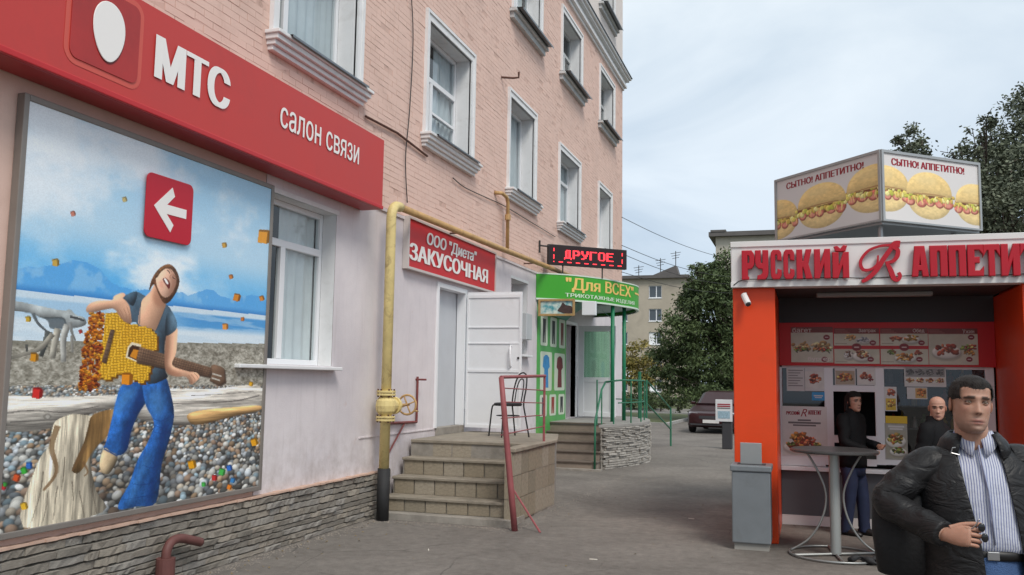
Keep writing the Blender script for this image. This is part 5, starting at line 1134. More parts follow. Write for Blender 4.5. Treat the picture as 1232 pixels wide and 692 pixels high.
def menu_panel(u0, u1, v0, v1, head, dishes, split, seed):
    x0, z0 = kp(*z6(u0, v1), MY); x1, z1 = kp(*z6(u1, v0), MY); w_, h_ = int((u1 - u0) / 2.6), int((v1 - v0) / 2.6); p = Paint(w_, h_, seed); rd_ = random.Random(seed); f = lambda u, v: ((u - u0) / (u1 - u0) * w_, (v1 - v) / (v1 - v0) * h_)
    p.c[:] = (204, 202, 184); p.c += ((p.fbm(5, 5, 4) - .5) * 26)[..., None]
    def rect(a, b, c, d, col, al=1.0): p.put(p.mask([f(a, d), f(b, d), f(b, c), f(a, c)]) * al, col)
    rect(u0, u1, v0, v0 + 30, (122, 46, 40))
    for k in range(3): rect(u0 + 6, u0 + 60 + 14 * k, v0 + 6 + 8 * k, v0 + 9 + 8 * k, (196, 150, 140), .6)
    if split:
        rect(u0, u1, 164, 182, (190, 30, 34)); cx_, cy_ = f((u0 + u1) / 2, 172); p.put(p.ellipse(cx_, cy_, 10, 8), (130, 34, 38)); p.stroke([(cx_ - 5, cy_), (cx_ + 5, cy_)], (2.2, 2.2), (220, 200, 196))
        for yy in (150, 250): rect(u0 + 6, u0 + 70, yy, yy + 4, (150, 140, 120), .8)
    for (u, v, a, b, c, pl_) in dishes: x, y = f(u, v); paint_food(p, x, y, a / 2.6, b / 2.6, c, rd_, plate=pl_)
    for u, v in ((u1 - 34, 148 if split else 118), (u1 - 48, 238)): x, y = f(u, v); p.put(p.ellipse(x, y, 6.5, 5.2), (124, 34, 42)); p.stroke([(x - 3.4, y), (x + 3.4, y)], (1.8, 1.8), (222, 206, 204))
    MB().prism([(x0, z0), (x1, z0), (x1, z1), (x0, z1)], (Vector((0, MY, 0)), EX, EZ, -EY), .0005, .0075).build('menu_panel', M_kwh, mbp)
    print_sheet(p, (Vector((x0, MY, z0)), EX, EZ, -EY), x1 - x0, z1 - z0, mbp, 'menu_print', .008)
    if head: mtext(head, u1 - (110 if len(head) > 5 else 80), u1 - 18, v0 + 4, v0 + 27, M_mw)
def mtext(s, u0, u1, v0, v1, m, t=.0095, **k):
    x0, z0 = kp(*z6(u0, v1), MY); x1, z1 = kp(*z6(u1, v0), MY); text(s, (Vector((x0, MY, z0)), EX, EZ, -EY), x1 - x0, z1 - z0, m, mbp, t=t, **k)
menu_panel(78, 305, 62, 255, None, [(132, 172, 52, 30, BREAD, False), (132, 184, 46, 14, SAL, False), (246, 172, 52, 30, BREAD, False), (246, 186, 46, 14, MEAT + SAL, False)], False, 61)
menu_panel(315, 558, 68, 262, 'Завтрак', [(402, 122, 30, 18, BREAD, False), (476, 134, 34, 16, [(150, 156, 170), (206, 206, 206)], True), (394, 214, 22, 20, [(120, 80, 60), (226, 222, 216)], True), (464, 216, 38, 26, BREAD + MEAT, True)], True, 62)
menu_panel(570, 825, 68, 266, 'Обед', [(655, 128, 32, 16, MEAT, False), (736, 126, 38, 20, FRY, True), (630, 202, 26, 16, SAL, False), (704, 226, 46, 24, FRY, True), (768, 204, 24, 14, MEAT, False)], True, 63)
menu_panel(835, 1098, 70, 268, 'Ужин', [(930, 190, 60, 36, MEAT, True), (1046, 176, 40, 20, SAL, False), (1052, 206, 28, 18, FRY, False)], False, 64)
mtext('багет', 84, 188, 66, 92, M_mw); mtext('бургер', 168, 298, 226, 252, M_mw, bold=.006)
# windows
WY = KB
wf = MB()
def wbar(u0, u1, v0, v1, d=.05, pr_=0.0): 
    x0, z0 = kp(*z5(u0, v1), WY); x1, z1 = kp(*z5(u1, v0), WY); wf.box(x0, x1, WY - pr_, WY + d, z0, z1)
wbar(14, 48, 52, 590); wbar(290, 328, 52, 590, pr_=.002); wbar(570, 608, 52, 590, pr_=.002); wbar(1184, 1212, 52, 590); wbar(48, 290, 540, 590, pr_=-.002); wbar(328, 570, 156, 187); wbar(328, 570, 434, 468); wbar(328, 570, 562, 590); wbar(608, 1184, 562, 590); wbar(48, 1184, 46, 58, pr_=-.004)
win = wf.build('window', M_pvc, ki, bevel=.004)
def pane(u0, u1, v0, v1):
    x0, z0 = kp(*z5(u0, v1), WY); x1, z1 = kp(*z5(u1, v0), WY); MB().add([(x0, WY + .025, z0), (x1, WY + .025, z0), (x1, WY + .025, z1), (x0, WY + .025, z1)], [(0, 1, 2, 3)]).build('pane', glass('kiosk_glass', (.6, .62, .62)), win)
pane(48, 290, 58, 540); pane(328, 570, 58, 156); pane(328, 570, 468, 562); pane(608, 1184, 58, 562)
x0, zs0 = kp(*z5(14, 590), WY)
bx(KX1 + .003, KX2 - .003, KB - .10, KB + .06, zs0 - .05, zs0).build('sill', M_pvc, ki, bevel=.006)
bx(KX1 + .003, KX2 - .003, KB - .002, KB + .05, .12, zs0 - .05).build('lower_panel', M_kgr, ki)
bx(KX1 + .003, KX2 - .003, KB - .012, KB + .05, 0, .118).build('skirting', M_kwh, ki)
# inside: shelves with goods, counter
M_shelf = mat('kiosk_shelf', S(120, 122, 126), .5)
bx(KX0 + .07, KX3 - .07, KB + 1.86, KB + 1.895, .07, 3.09).build('inner_wall', mat('kiosk_inner_wall', S(52, 50, 50), .7), ki)
bx(KX1 + .05, KX2 - .05, KB + .12, KB + .55, .06, zs0 - .02).build('counter', M_kgr, ki)
for zz in (1.15, 1.45, 1.75): bx(.95, 2.4, KB + 1.5, KB + 1.85, zz - .02, zz).build('shelf', M_shelf, ki)
gcols = [mat('goods_%d' % i, S(*c), .4) for i, c in enumerate(((190, 60, 50), (206, 170, 60), (70, 110, 160), (206, 206, 206), (90, 140, 80), (150, 90, 60)))]
for zz in (1.15, 1.45, 1.75):
    x = 1.0
    while x < 2.3:
        r_ = random.uniform(.028, .045); h_ = random.uniform(.14, .24)
        o = MB().lathe([(.001, 0), (r_, 0), (r_, h_ * .62), (r_ * .45, h_ * .8), (r_ * .45, h_), (.001, h_)], (x, KB + 1.62, zz + .001), 10).build('bottle', random.choice(gcols), org=(x, KB + 1.62, zz + .001))
        tag(o, 'small bottle standing on the shelves inside the kiosk', 'bottle', 'bottles on the kiosk shelves'); x += random.uniform(.1, .16)
# papers stuck on the panes
PYY = KB - .004
def paper(u0, u1, v0, v1, m, n='paper', t=.0): return rect_on(PYY, z5(u0, v1), z5(u1, v0), m, n, win, t, t + .002)
def pfood(u0, u1, v0, v1, dishes, seed, bgc=(216, 214, 208), t=.0025):
    x0, z0 = kp(*z5(u0, v1), PYY); x1, z1 = kp(*z5(u1, v0), PYY); w_, h_ = max(8, int((u1 - u0) / 2.4)), max(8, int((v1 - v0) / 2.4)); p = Paint(w_, h_, seed); rd_ = random.Random(seed); p.c[:] = bgc; p.c += ((p.fbm(4, 4, 3) - .5) * 22)[..., None]
    for u, v, a, b, c, pl_ in dishes: paint_food(p, (u - u0) / (u1 - u0) * w_, (v1 - v) / (v1 - v0) * h_, a / 2.4, b / 2.4, c, rd_, 34, pl_)
    print_sheet(p, (Vector((x0, PYY, z0)), EX, EZ, -EY), x1 - x0, z1 - z0, win, 'food_print', t)
def pel(u, v, a, b, c, t): return poly_on(PYY, [z5(u + a * math.cos(q), v + b * math.sin(q)) for q in [2 * PI * i / 16 for i in range(16)]], pr(c, .4), 'food_print', win, t, sm=False)
def ptext(s, u0, u1, v0, v1, m, t=.003, **k):
    x0, z0 = kp(*z5(u0, v1), PYY); x1, z1 = kp(*z5(u1, v0), PYY); text(s, (Vector((x0, PYY, z0)), EX, EZ, -EY), x1 - x0, z1 - z0, m, win, t=t, **k)
M_pap = mat('white_paper', S(214, 214, 212), .6, var=.05); M_ptx = mat('paper_text_grey', S(120, 116, 116), .6)
paper(76, 172, 58, 184, M_pap); paper(176, 280, 58, 184, M_pap); pfood(178, 278, 78, 170, [(226, 122, 36, 26, MEAT, False)], 71)
for k in range(7): paper(84, 164 - (k % 3) * 14, 70 + k * 14, 73 + k * 14, M_ptx, 'print_line', .0022)
paper(214, 283, 192, 236, mat('blue_sticker', S(60, 150, 206), .4), 'sticker'); paper(224, 274, 208, 214, M_pap, 'print_line', .0022); paper(230, 268, 219, 223, M_pap, 'print_line', .0022)
paper(52, 296, 272, 536, mat('poster_paper', S(222, 220, 216), .5), 'poster'); M_prd = mat('poster_red', S(150, 30, 44), .5)
ptext('РУССКИЙ', 72, 146, 292, 314, M_prd, bold=.006); ptext('R', 152, 188, 284, 324, M_prd, shear=.4); ptext('АППЕТИТ', 192, 266, 292, 314, M_prd, bold=.006)
paper(136, 208, 342, 349, M_ptx, 'print_line', .0022); paper(84, 262, 357, 362, M_ptx, 'print_line', .0022); paper(110, 236, 371, 376, M_ptx, 'print_line', .0022)
pfood(56, 292, 388, 532, [(168, 484, 84, 34, MEAT + FRY, True), (150, 446, 50, 32, FRY, False), (196, 462, 44, 24, MEAT, False), (104, 480, 26, 12, SAL, False), (236, 478, 24, 12, SAL, False)], 72, (222, 220, 216))
paper(340, 452, 60, 152, M_pap); pfood(344, 448, 74, 148, [(396, 112, 44, 24, FRY + MEAT, False)], 73, (176, 160, 140)); paper(462, 562, 60, 152, M_pap); pfood(470, 556, 70, 146, [(510, 104, 30, 20, MEAT, False), (536, 124, 12, 8, [(130, 40, 44)], False)], 74)
paper(722, 948, 58, 160, M_pap)
pfood(728, 942, 62, 106, [(754 + 54 * k, 84, 22, 16, [(120, 122, 122), (90, 92, 92), (150, 150, 146)], False) for k in range(4)], 75, (150, 150, 148)); pfood(728, 942, 110, 146, [(754 + 54 * k, 128, 20, 13, MEAT + BREAD, False) for k in range(4)], 76)
paper(736, 846, 166, 228, M_pap); pfood(782, 842, 170, 224, [(812, 197, 26, 22, FRY, False)], 77, (206, 170, 110))
paper(612, 678, 162, 294, M_pap); pfood(616, 674, 168, 222, [(645, 196, 24, 22, MEAT, False)], 78); pfood(620, 674, 226, 290, [(648, 256, 22, 22, FRY, False)], 79, (214, 182, 70))
paper(618, 736, 324, 362, mat('yellow_print', S(222, 186, 50), .5), 'print_block'); paper(618, 736, 364, 560, mat('grey_poster', S(168, 166, 156), .6, var=.2, vs=14)); pfood(624, 730, 404, 552, [(676, 452, 40, 34, FRY + SAL, True), (686, 512, 34, 22, SAL, True)], 80, (168, 164, 148)); paper(632, 720, 376, 384, M_pap, 'print_line', .0022); paper(640, 712, 390, 397, M_pap, 'print_line', .0022)
# tube lamp under the soffit, security camera on the side wall
a, b = onz((982, 356), 2.755), onz((1122, 354), 2.755); yl = (a.y + b.y) / 2
tl = bx(a.x, b.x, yl - .06, yl + .06, 2.735, 2.789).build('tube_lamp', mat('lamp_plastic', S(150, 150, 148), .4), org=((a.x + b.x) / 2, yl, 2.735), bevel=.015); tag(tl, 'unlit tube lamp fixture under the kiosk soffit', 'lamp')
sc_ = thing('security_camera', 'small white security camera on the orange kiosk wall', 'camera', (-.6, KY, 2.62))
c_ = ony((897, 360), KY - .1)
MB().tube([(c_.x, KY, c_.z + .07), (c_.x, KY - .06, c_.z + .07), (c_.x, KY - .09, c_.z + .03)], .012, 8).build('arm', M_kwh, sc_); MB().tube([(c_.x - .02, KY - .06, c_.z + .05), (c_.x + .03, KY - .15, c_.z - .06)], .035, 12).build('body', M_kwh, sc_, smooth=False); MB().tube([(c_.x + .03, KY - .15, c_.z - .06), (c_.x + .034, KY - .157, c_.z - .069)], .026, 12).build('lens', M_dark, sc_)

# ================================================================ BURGER SIGN ON THE KIOSK ROOF
C0, CL_, CR_ = Vector((.852, 10.45, 3.525)), Vector((-.31, 11.75, 3.525)), Vector((1.995, 11.4, 3.525)); BH_ = .805
rb = thing('roof_sign', 'white wedge-shaped roof sign with burgers reading СЫТНО! АППЕТИТНО!', 'sign', tuple(C0))
M_al = mat('aluminium_trim', S(168, 170, 170), .4, metal=.5, var=.06)
MB().prism([(C0.x, C0.y + .06), (CR_.x - .02, CR_.y + .02), (CL_.x + .02, CL_.y + .02)], FL, 3.50, 3.525 + BH_ - .02).build('box', M_al, rb)
M_bw = mat('burger_sign_white', S(216, 212, 210), .4, var=.03)
def paint_burger(p, cx_, cy_, r_, rd_):
    tx = p.fbm(40, 40, 4); H_ = r_ * .70
    def dome(y0, hh, up): return p.mask([(cx_ + r_ * math.cos(q) * (1 if up else .97), y0 + hh * math.copysign(abs(math.sin(q)) ** .85, math.sin(q))) for q in ([PI * i / 30 for i in range(31)] if up else [PI + PI * i / 30 for i in range(31)])])
    p.body(dome(cy_ + H_ * .06, H_ * .92, False), (234, 206, 146), r_ * .10, (-.3, .9), .22, tx, .10, .10)
    p.put(p.mask([(cx_ - r_ * 1.0, cy_ - H_ * .22), (cx_ + r_ * 1.0, cy_ - H_ * .22), (cx_ + r_ * 1.02, cy_ + H_ * .22), (cx_ - r_ * 1.02, cy_ + H_ * .22)]), (126, 74, 48))
    for k in range(5):
        x = cx_ + r_ * (-.8 + .4 * k + rd_.uniform(-.06, .06)); m = p.ellipse(x, cy_ - H_ * .16, r_ * rd_.uniform(.16, .24), H_ * rd_.uniform(.16, .24)); p.body(m, (206, 116, 98), 2, k=.5, tex=tx, tk=.2); p.put(p.ellipse(x, cy_ - H_ * .2, r_ * .11, H_ * .09) * .7, (228, 160, 140))
    for k in range(26):
        x = cx_ + r_ * (-1.06 + 2.12 * k / 25); y = cy_ + H_ * rd_.uniform(-.10, .16); c = ((222, 206, 104), (188, 188, 76), (238, 226, 150), (206, 176, 84))[rd_.randrange(4)]
        p.body(p.ellipse(x, y, r_ * rd_.uniform(.06, .11), H_ * rd_.uniform(.07, .15), rd_.uniform(-.7, .7)), c, 1, k=.5)
    for k in range(9): x = cx_ + r_ * rd_.uniform(-.9, .9); p.stroke([(x, cy_ + H_ * .05), (x + r_ * rd_.uniform(-.08, .08), cy_ - H_ * rd_.uniform(.15, .34))], (2.2, 1), (238, 216, 130))
    for k in range(7): x = cx_ + r_ * rd_.uniform(-.85, .85); p.stroke([(x, cy_ + H_ * .12), (x + r_ * .16, cy_ + H_ * .10)], (1.6, 1), (96, 62, 34), a=.8)
    p.body(dome(cy_ + H_ * .14, H_ * .98, True), (232, 200, 134), r_ * .10, (-.4, .9), .22, tx, .10, .10)
    p.put(p.blur(p.ellipse(cx_ - r_ * .15, cy_ + H_ * .78, r_ * .5, H_ * .2), 4) * .5, (242, 218, 160)); p.stroke([(cx_ - r_ * .7, cy_ + H_ * .16), (cx_, cy_ + H_ * .2), (cx_ + r_ * .7, cy_ + H_ * .17)], (1.5, 1.5), (150, 100, 58), a=.7)
for A_, B_ in ((CL_, C0), (C0, CR_)):
    d = (B_ - A_).normalized(); W = (B_ - A_).length; n = Vector((d.y, -d.x, 0)); fr = (A_, d, EZ, n)
    fp = MB().prism([(0, 0), (W, 0), (W, BH_), (0, BH_)], fr, -.02, 0).build('face', M_bw, rb)
    f = MB()
    for u0, u1, v0, v1 in ((-.0, .03, 0, BH_), (W - .03, W, 0, BH_), (.03, W - .03, BH_ - .03, BH_), (.03, W - .03, 0, .02)): f.prism([(u0, v0), (u1, v0), (u1, v1), (u0, v1)], fr, .001, .018)
    f.build('frame', M_al, rb)
    L0 = A_ is CL_
    text('СЫТНО! АППЕТИТНО!', (A_ + d * (W * (.12 if L0 else .10)) + EZ * (BH_ * .80), d, EZ, n), W * .74, BH_ * .10, M_prd, rb, t=.002, bold=.012)
    bp_ = Paint(230, 106, 40 + L0); bp_.c[:] = (216, 212, 210); rdb = random.Random(9 + L0)
    for u, v_, r_ in (((.0, .30, .225), (.95, .44, .24), (.465, .37, .24)) if L0 else ((.03, .42, .23), (.96, .33, .215), (.47, .38, .24))): paint_burger(bp_, u * 230, v_ * 106, r_ * 230, rdb)
    print_sheet(bp_, (A_ + d * .03 + EZ * .02, d, EZ, n), W - .06, BH_ - .05, rb, 'burger_print', .0006)
for x, y in ((.85, 10.7), (.1, 11.6), (1.7, 11.4)): MB().tube([(x, y, 3.2), (x, y, 3.51)], .03, 8).build('support_leg', M_al, rb)
# ================================================================ LITTER BIN, BAR TABLE
M_bin = mat('bin_grey_paint', S(122, 128, 132), .5, metal=.2, var=.08, vs=3, dirt=(.12, .12, .12, .5), ds=3)
bi = thing('litter_bin', 'grey metal litter bin beside the orange kiosk wall', 'litter bin', (-.545, 9.9, 0))
bx(-.72, -.37, 9.73, 10.05, .0, .07).build('foot', mat('bin_foot', S(150, 148, 142), .7), bi)
bx(-.74, -.35, 9.70, 10.08, .07, .80).build('body', M_bin, bi, bevel=.012)
bx(-.755, -.335, 9.685, 10.095, .802, .865).build('lid', M_bin, bi, bevel=.012)
bx(-.66, -.44, 9.86, 9.885, .866, 1.09).build('flap', mat('bin_flap', S(150, 153, 153), .45, metal=.3, var=.06), bi, bevel=.006)
bx(-.69, -.40, 9.79, 9.98, .864, .869).build('opening', M_dark, bi)
tb = thing('bar_table', 'round dark bar table on a pale column with curved rods by the kiosk', 'table', (.27, 9.75, 0))
M_rod = mat('grey_rod', S(150, 152, 150), .4, metal=.6)
tx, ty = .275, 9.75
MB().lathe([(.001, 1.03), (.41, 1.03), (.43, 1.04), (.43, 1.055), (.41, 1.065), (.001, 1.065)], (tx, ty, 0), 40).build('top', mat('dark_table_top', (.06, .058, .058), .3, var=.1), tb)
MB().lathe([(.052, .02), (.052, 1.03)], (tx, ty, 0), 20).build('column', mat('column_grey', S(168, 172, 170), .35, metal=.4), tb, smooth=False)
MB().tube([(tx + .45 * math.cos(2 * PI * i / 40), ty + .45 * math.sin(2 * PI * i / 40), .018) for i in range(41)], .012, 8, cap=False).build('base_ring', M_rod, tb, smooth=True)
for k in range(2): MB().tube([(tx - .45 * math.cos(k * 1.2 + .5), ty - .45 * math.sin(k * 1.2 + .5), .02), (tx + .45 * math.cos(k * 1.2 + .5), ty + .45 * math.sin(k * 1.2 + .5), .02)], .014, 6).build('base_bar', M_rod, tb)
for s_ in (-1, 1): MB().tube(catmull([(tx + s_ * .27, ty, 1.03), (tx + s_ * .17, ty, .86), (tx + s_ * .085, ty, .62), (tx + s_ * .12, ty, .38), (tx + s_ * .25, ty, .16), (tx + s_ * .44, ty, .025)], 6), .011, 8).build('rod', M_rod, tb, smooth=True)
rag = MB(); rd = random.Random(8)
for i in range(10):
    a = rd.uniform(0, 6.28); r_ = rd.uniform(0, .12); x, y = .60 + r_ * 1.3 * math.cos(a), 9.42 + r_ * math.sin(a); q = rd.uniform(.03, .07)
    rag.tube(catmull([(x - .10, y, q * .4), (x - .02, y + rd.uniform(-.06, .06), q), (x + .07, y + rd.uniform(-.06, .06), q * .7), (x + .14, y + rd.uniform(-.08, .04), .02)], 4), [.02 + .012 * math.sin(j) for j in range(13)], 7)
tag(rag.build('cloth_bag', mat('black_cloth', (.03, .03, .032), .8, var=.3, vs=20), org=(.6, 9.42, 0), smooth=True), 'crumpled dark cloth bag on the asphalt at the bar table foot', 'bag')
# bent iron pipe in front of the stone plinth
M_vent = mat('brown_red_pipe_paint', S(104, 66, 62), .6, var=.15, vs=8, dirt=(.1, .05, .04, .5), ds=5)
bpn = thing('bent_pipe', 'brown-red bent pipe stub rising from the pavement at the stone plinth', 'pipe', (-4.95, 6.15, 0))
MB().tube([(-4.95, 6.16, -.02), (-4.95, 6.16, .235)], .075, 16).build('base', M_vent, bpn, smooth=False)
MB().tube(catmull([(-4.95, 6.16, .23), (-4.95, 6.17, .30), (-4.95, 6.22, .355), (-4.95, 6.32, .365), (-4.94, 6.44, .335), (-4.93, 6.57, .295)], 6), .038, 14).build('bend', M_vent, bpn, smooth=True)
# ================================================================ BACKGROUND BUILDINGS
M_gb = mat('grey_silicate_brick', S(176, 166, 150), .9, var=.10, vs=.6, dirt=(.24, .21, .18, .5), ds=.35, bump=.3, bs=8)
M_gb2 = mat('pale_silicate_brick', S(190, 184, 170), .9, var=.08, vs=.6, dirt=(.30, .27, .23, .4), ds=.4)
M_roof = mat('slate_roof', S(96, 92, 90), .8, var=.15, vs=1)
M_bgl = mat('far_pane', (.07, .085, .10), .12, spec=.6)
def block(name, label, x0, x1, y, depth, base, storeys, sh, wins, m, roofz=.35, ww=1.45, wh=1.4, w0=.95, seed=1):
    rd = random.Random(seed); H = base + storeys * sh + .5; t = thing(name, label, 'building', ((x0 + x1) / 2, y + depth / 2, 0)); 
    fx = sorted(wins)
    wl = MB()                                    # front wall with real openings
    xs = sorted({x0, x1, *[q for c in fx for q in (c - ww / 2, c + ww / 2)]}); zs = sorted({0, H, *[base + i * sh + w0 + k for i in range(storeys) for k in (0, wh)]})
    op = lambda cx_, cz: any(abs(cx_ - c) < ww / 2 for c in fx) and any(base + i * sh + w0 < cz < base + i * sh + w0 + wh for i in range(storeys))
    for i in range(len(xs) - 1):
        for j in range(len(zs) - 1):
            if op((xs[i] + xs[i + 1]) / 2, (zs[j] + zs[j + 1]) / 2): continue
            wl.add([(xs[i], y, zs[j]), (xs[i + 1], y, zs[j]), (xs[i + 1], y, zs[j + 1]), (xs[i], y, zs[j + 1])], [(0, 1, 2, 3)])
    wl.add([(x1, y, 0), (x1, y + depth, 0), (x1, y + depth, H), (x1, y, H)], [(0, 1, 2, 3)]); wl.add([(x0, y, 0), (x0, y + depth, 0), (x0, y + depth, H), (x0, y, H)], [(3, 2, 1, 0)]); wl.add([(x0, y + depth, 0), (x1, y + depth, 0), (x1, y + depth, H), (x0, y + depth, H)], [(3, 2, 1, 0)])
    wl.build('wall', m, t)
    r = MB().box(x0 - .5, x1 + .5, y - .55, y + depth + .5, H, H + roofz).build('roof', M_roof, t)
    for i in range(storeys):
        for c in fx:
            z0 = base + i * sh + w0; f = MB(); e_ = .07
            for a in ((c - ww / 2, c - ww / 2 + e_, z0, z0 + wh), (c + ww / 2 - e_, c + ww / 2, z0, z0 + wh), (c - ww / 2 + e_, c + ww / 2 - e_, z0 + wh - e_, z0 + wh), (c - ww / 2 + e_, c + ww / 2 - e_, z0, z0 + e_), (c - .05 + .12, c + .05 + .12, z0 + e_, z0 + wh - e_)): f.box(a[0], a[1], y + .10, y + .18, a[2], a[3])
            f.box(c - ww / 2 - .05, c + ww / 2 + .05, y - .06, y + .12, z0 - .08, z0 - .01)
            wo = f.build('window', M_pvc, t)
            g_ = MB(); g_.add([(c - ww / 2, y + .15, z0), (c + ww / 2, y + .15, z0), (c + ww / 2, y + .15, z0 + wh), (c - ww / 2, y + .15, z0 + wh)], [(0, 1, 2, 3)]); g_.build('pane', M_bgl, wo)
            if rd.random() < .5: MB().add([(c - ww / 2, y + .14, z0), (c - ww / 2 + ww * rd.uniform(.3, .5), y + .14, z0), (c - ww / 2 + ww * .4, y + .14, z0 + wh), (c - ww / 2, y + .14, z0 + wh)], [(0, 1, 2, 3)]).build('curtain', M_curt, wo)
    return t, r, H
Yb = 101.0
t1, r1, H1 = block('apartment_building', 'grey brick five-storey apartment block far behind the trees with roof antennas', -44, -12.6, Yb, 12, -.34, 5, 2.66, [-43 + 3.6 * i for i in range(7)] + [-19.9, -16.0], M_gb, seed=3)
for x, h_ in ((-16.0, 2.6), (-14.2, 3.4), (-18.6, 1.8), (-21, 2.4)):
    m = MB(); m.tube([(x, Yb + 4, H1 + .3), (x, Yb + 4, H1 + .3 + h_)], .05, 5)
    for k in range(3): m.tube([(x - .6 + .1 * k, Yb + 4, H1 + h_ - k * .3), (x + .6 - .1 * k, Yb + 4, H1 + h_ - k * .3 + .15)], .03, 4)
    m.build('antenna', M_cable, r1)
MB().prism([(0, 0), (3.2, 1.3), (3.6, 0)], (Vector((-17.0, Yb + 1, H1 + .3)), EX, EZ, EY), 0, 2).build('roof_hatch', M_roof, r1)
bx(-19.3, -18.4, Yb - .5, Yb - .05, 2.2, 2.9).build('air_conditioner', M_pvc, t1)
t2, r2, H2 = block('apartment_building', 'pale brick apartment block behind the burger roof sign', -6.55, 16, 72, 12, -.27, 5, 2.62, [-4.6 + 3.3 * i for i in range(6)], M_gb2, seed=5, ww=1.7)
bx(-6.9, -5.7, 71.4, 73, H2 + .34, H2 + .5).build('eaves_board', M_roof, r2)
# pole and overhead cables between the pink building and a far pole
pl = thing('cable_pole', 'concrete cable pole far along the street behind the kiosk', 'pole', (-1.2, 48, 0))
MB().tube([(-1.2, 48, 0), (-1.2, 48, 8.6)], [.16, .11], 10).build('shaft', M_conc, pl)
MB().box(-1.9, -.5, 47.95, 48.05, 8.0, 8.1).build('crossarm', M_rust, pl)
for i, (z0, z1, s_) in enumerate(((6.6, 8.1, .5), (5.75, 7.6, .6), (5.5, 7.2, .6), (4.95, 6.8, .5))):
    a, b = Vector((XF, YE - .1, z0)), Vector((-1.2, 48, z1)); pts = [a.lerp(b, t) - EZ * (s_ * 4 * t * (1 - t)) for t in [k / 8 for k in range(9)]]
    cable('overhead_cable', pts, '%s of four black overhead cables strung from the pink building to the far pole' % ('topmost', 'second highest', 'third highest', 'lowest')[i], group='overhead cables across the street', r=.009, k=3)

# ================================================================ TREES
def leaf_mat(name, a, b):
    def fn(nodes, L, co, bs):
        g = nodes.new('ShaderNodeNewGeometry'); n = nodes.new('ShaderNodeTexNoise'); n.inputs['Scale'].default_value = .9; n.inputs['Detail'].default_value = 4; L(co, n.inputs['Vector'])
        ad = nodes.new('ShaderNodeMath'); ad.operation = 'MULTIPLY_ADD'; L(g.outputs['Random Per Island'], ad.inputs[0]); ad.inputs[1].default_value = .5; L(n.outputs['Fac'], ad.inputs[2])
        r = nodes.new('ShaderNodeValToRGB'); L(ad.outputs[0], r.inputs[0]); e = r.color_ramp.elements; e[0].position = .35; e[0].color = (*a, 1); e[1].position = 1.0; e[1].color = (*b, 1)
        bs.inputs['Transmission Weight'].default_value = 0.0
        return r.outputs[0]
    return node_mat(name, .65, fn, .25)
def tree(label, base, trunk_h, clumps, nleaf, lsz, lm, bark, seed=1, trunk_r=.18, droop=.4, asp=2.4, cat='tree', group=None, name='tree'):
    """clumps: (x, y, z, rx, ry, rz) relative to the base; leaves thin out at the edge of every clump"""
    rd = random.Random(seed); npr = np.random.RandomState(seed); B = Vector(base); t = thing(name, label, cat, tuple(B), group)
    tr = MB(); top = max(c[2] for c in clumps); sway = Vector((rd.uniform(-.3, .3), rd.uniform(-.3, .3), 0))
    P = [B - EZ * .05, B + EZ * trunk_h * .5 + sway * .3, B + EZ * trunk_h + sway * .6, B + EZ * (trunk_h + (top - trunk_h) * .8) + sway]
    C_ = catmull(P, 5); tr.tube(C_, [trunk_r * (1.25 if i == 0 else 1) * (1 - .88 * i / (len(C_) - 1)) for i in range(len(C_))], 10)
    for c in clumps:
        k = min(len(C_) - 2, max(2, int(len(C_) * min(.85, (c[2] * .55) / top)))); a = C_[k]; e_ = B + Vector(c[:3]); mid = a.lerp(e_, .55) + EZ * .25 * rd.random()
        tr.tube(catmull([a, mid, e_], 4), [trunk_r * .42 * (1 - .8 * i / 8) for i in range(9)], 6)
        for _ in range(3):
            q = e_ + Vector((rd.gauss(0, .5) * c[3], rd.gauss(0, .5) * c[4], rd.gauss(.2, .5) * c[5])); tr.tube([mid.lerp(e_, .6), e_.lerp(q, .5) + EZ * .1, q], [trunk_r * .14, trunk_r * .09, .01], 5)
    tr.build('trunk', bark, t, smooth=True)
    vol = np.array([c[3] * c[4] * c[5] for c in clumps]) ** .75; vol /= vol.sum(); V, F_ = [], []
    for c, f in zip(clumps, vol):
        n = int(nleaf * f); nsub = max(5, n // 55)
        sub = npr.normal(size=(nsub, 3)); sub /= np.linalg.norm(sub, axis=1)[:, None]; sub *= (npr.rand(nsub, 1) ** .40) * .95          # twigs: small bunches of leaves with gaps between
        for k in range(nsub):
            m_ = int(n / nsub * npr.uniform(.4, 1.6)); s_ = npr.uniform(.10, .24)
            pts = sub[k] + npr.normal(size=(m_, 3)) * s_ * np.array([1, 1, .8])
            for p in pts:
                o = np.array(c[:3]) + p * np.array(c[3:6]); d = npr.normal(size=3); d[2] = d[2] * .5 - droop; d /= np.linalg.norm(d); a = np.cross(d, npr.normal(size=3)); a /= np.linalg.norm(a) + 1e-6
                l = lsz * npr.uniform(.6, 1.3); w_ = l / asp; o = o + np.array(B); i = len(V)
                V += [tuple(o), tuple(o + d * l * .45 + a * w_ * .5), tuple(o + d * l), tuple(o + d * l * .45 - a * w_ * .5)]; F_.append((i, i + 1, i + 2, i + 3))
    m = MB(); m.v = V; m.f = F_; m.build('crown', lm, t)
    return t
M_bark = mat('dark_bark', (.07, .055, .045), .95, var=.3, vs=6, stretch=(4, 4, 1)); M_birch = mat('grey_bark', (.25, .23, .21), .9, var=.3, vs=5)
LM_d = leaf_mat('dark_ash_leaves', (.026, .048, .020), (.11, .15, .06)); LM_y = leaf_mat('yellow_green_leaves', (.10, .095, .025), (.30, .24, .07)); LM_p = leaf_mat('dusky_poplar_leaves', (.055, .07, .05), (.16, .18, .12)); LM_g = leaf_mat('bush_leaves', (.02, .038, .016), (.09, .12, .04))
def P_(px, py, Y): return ony((px, py), Y)
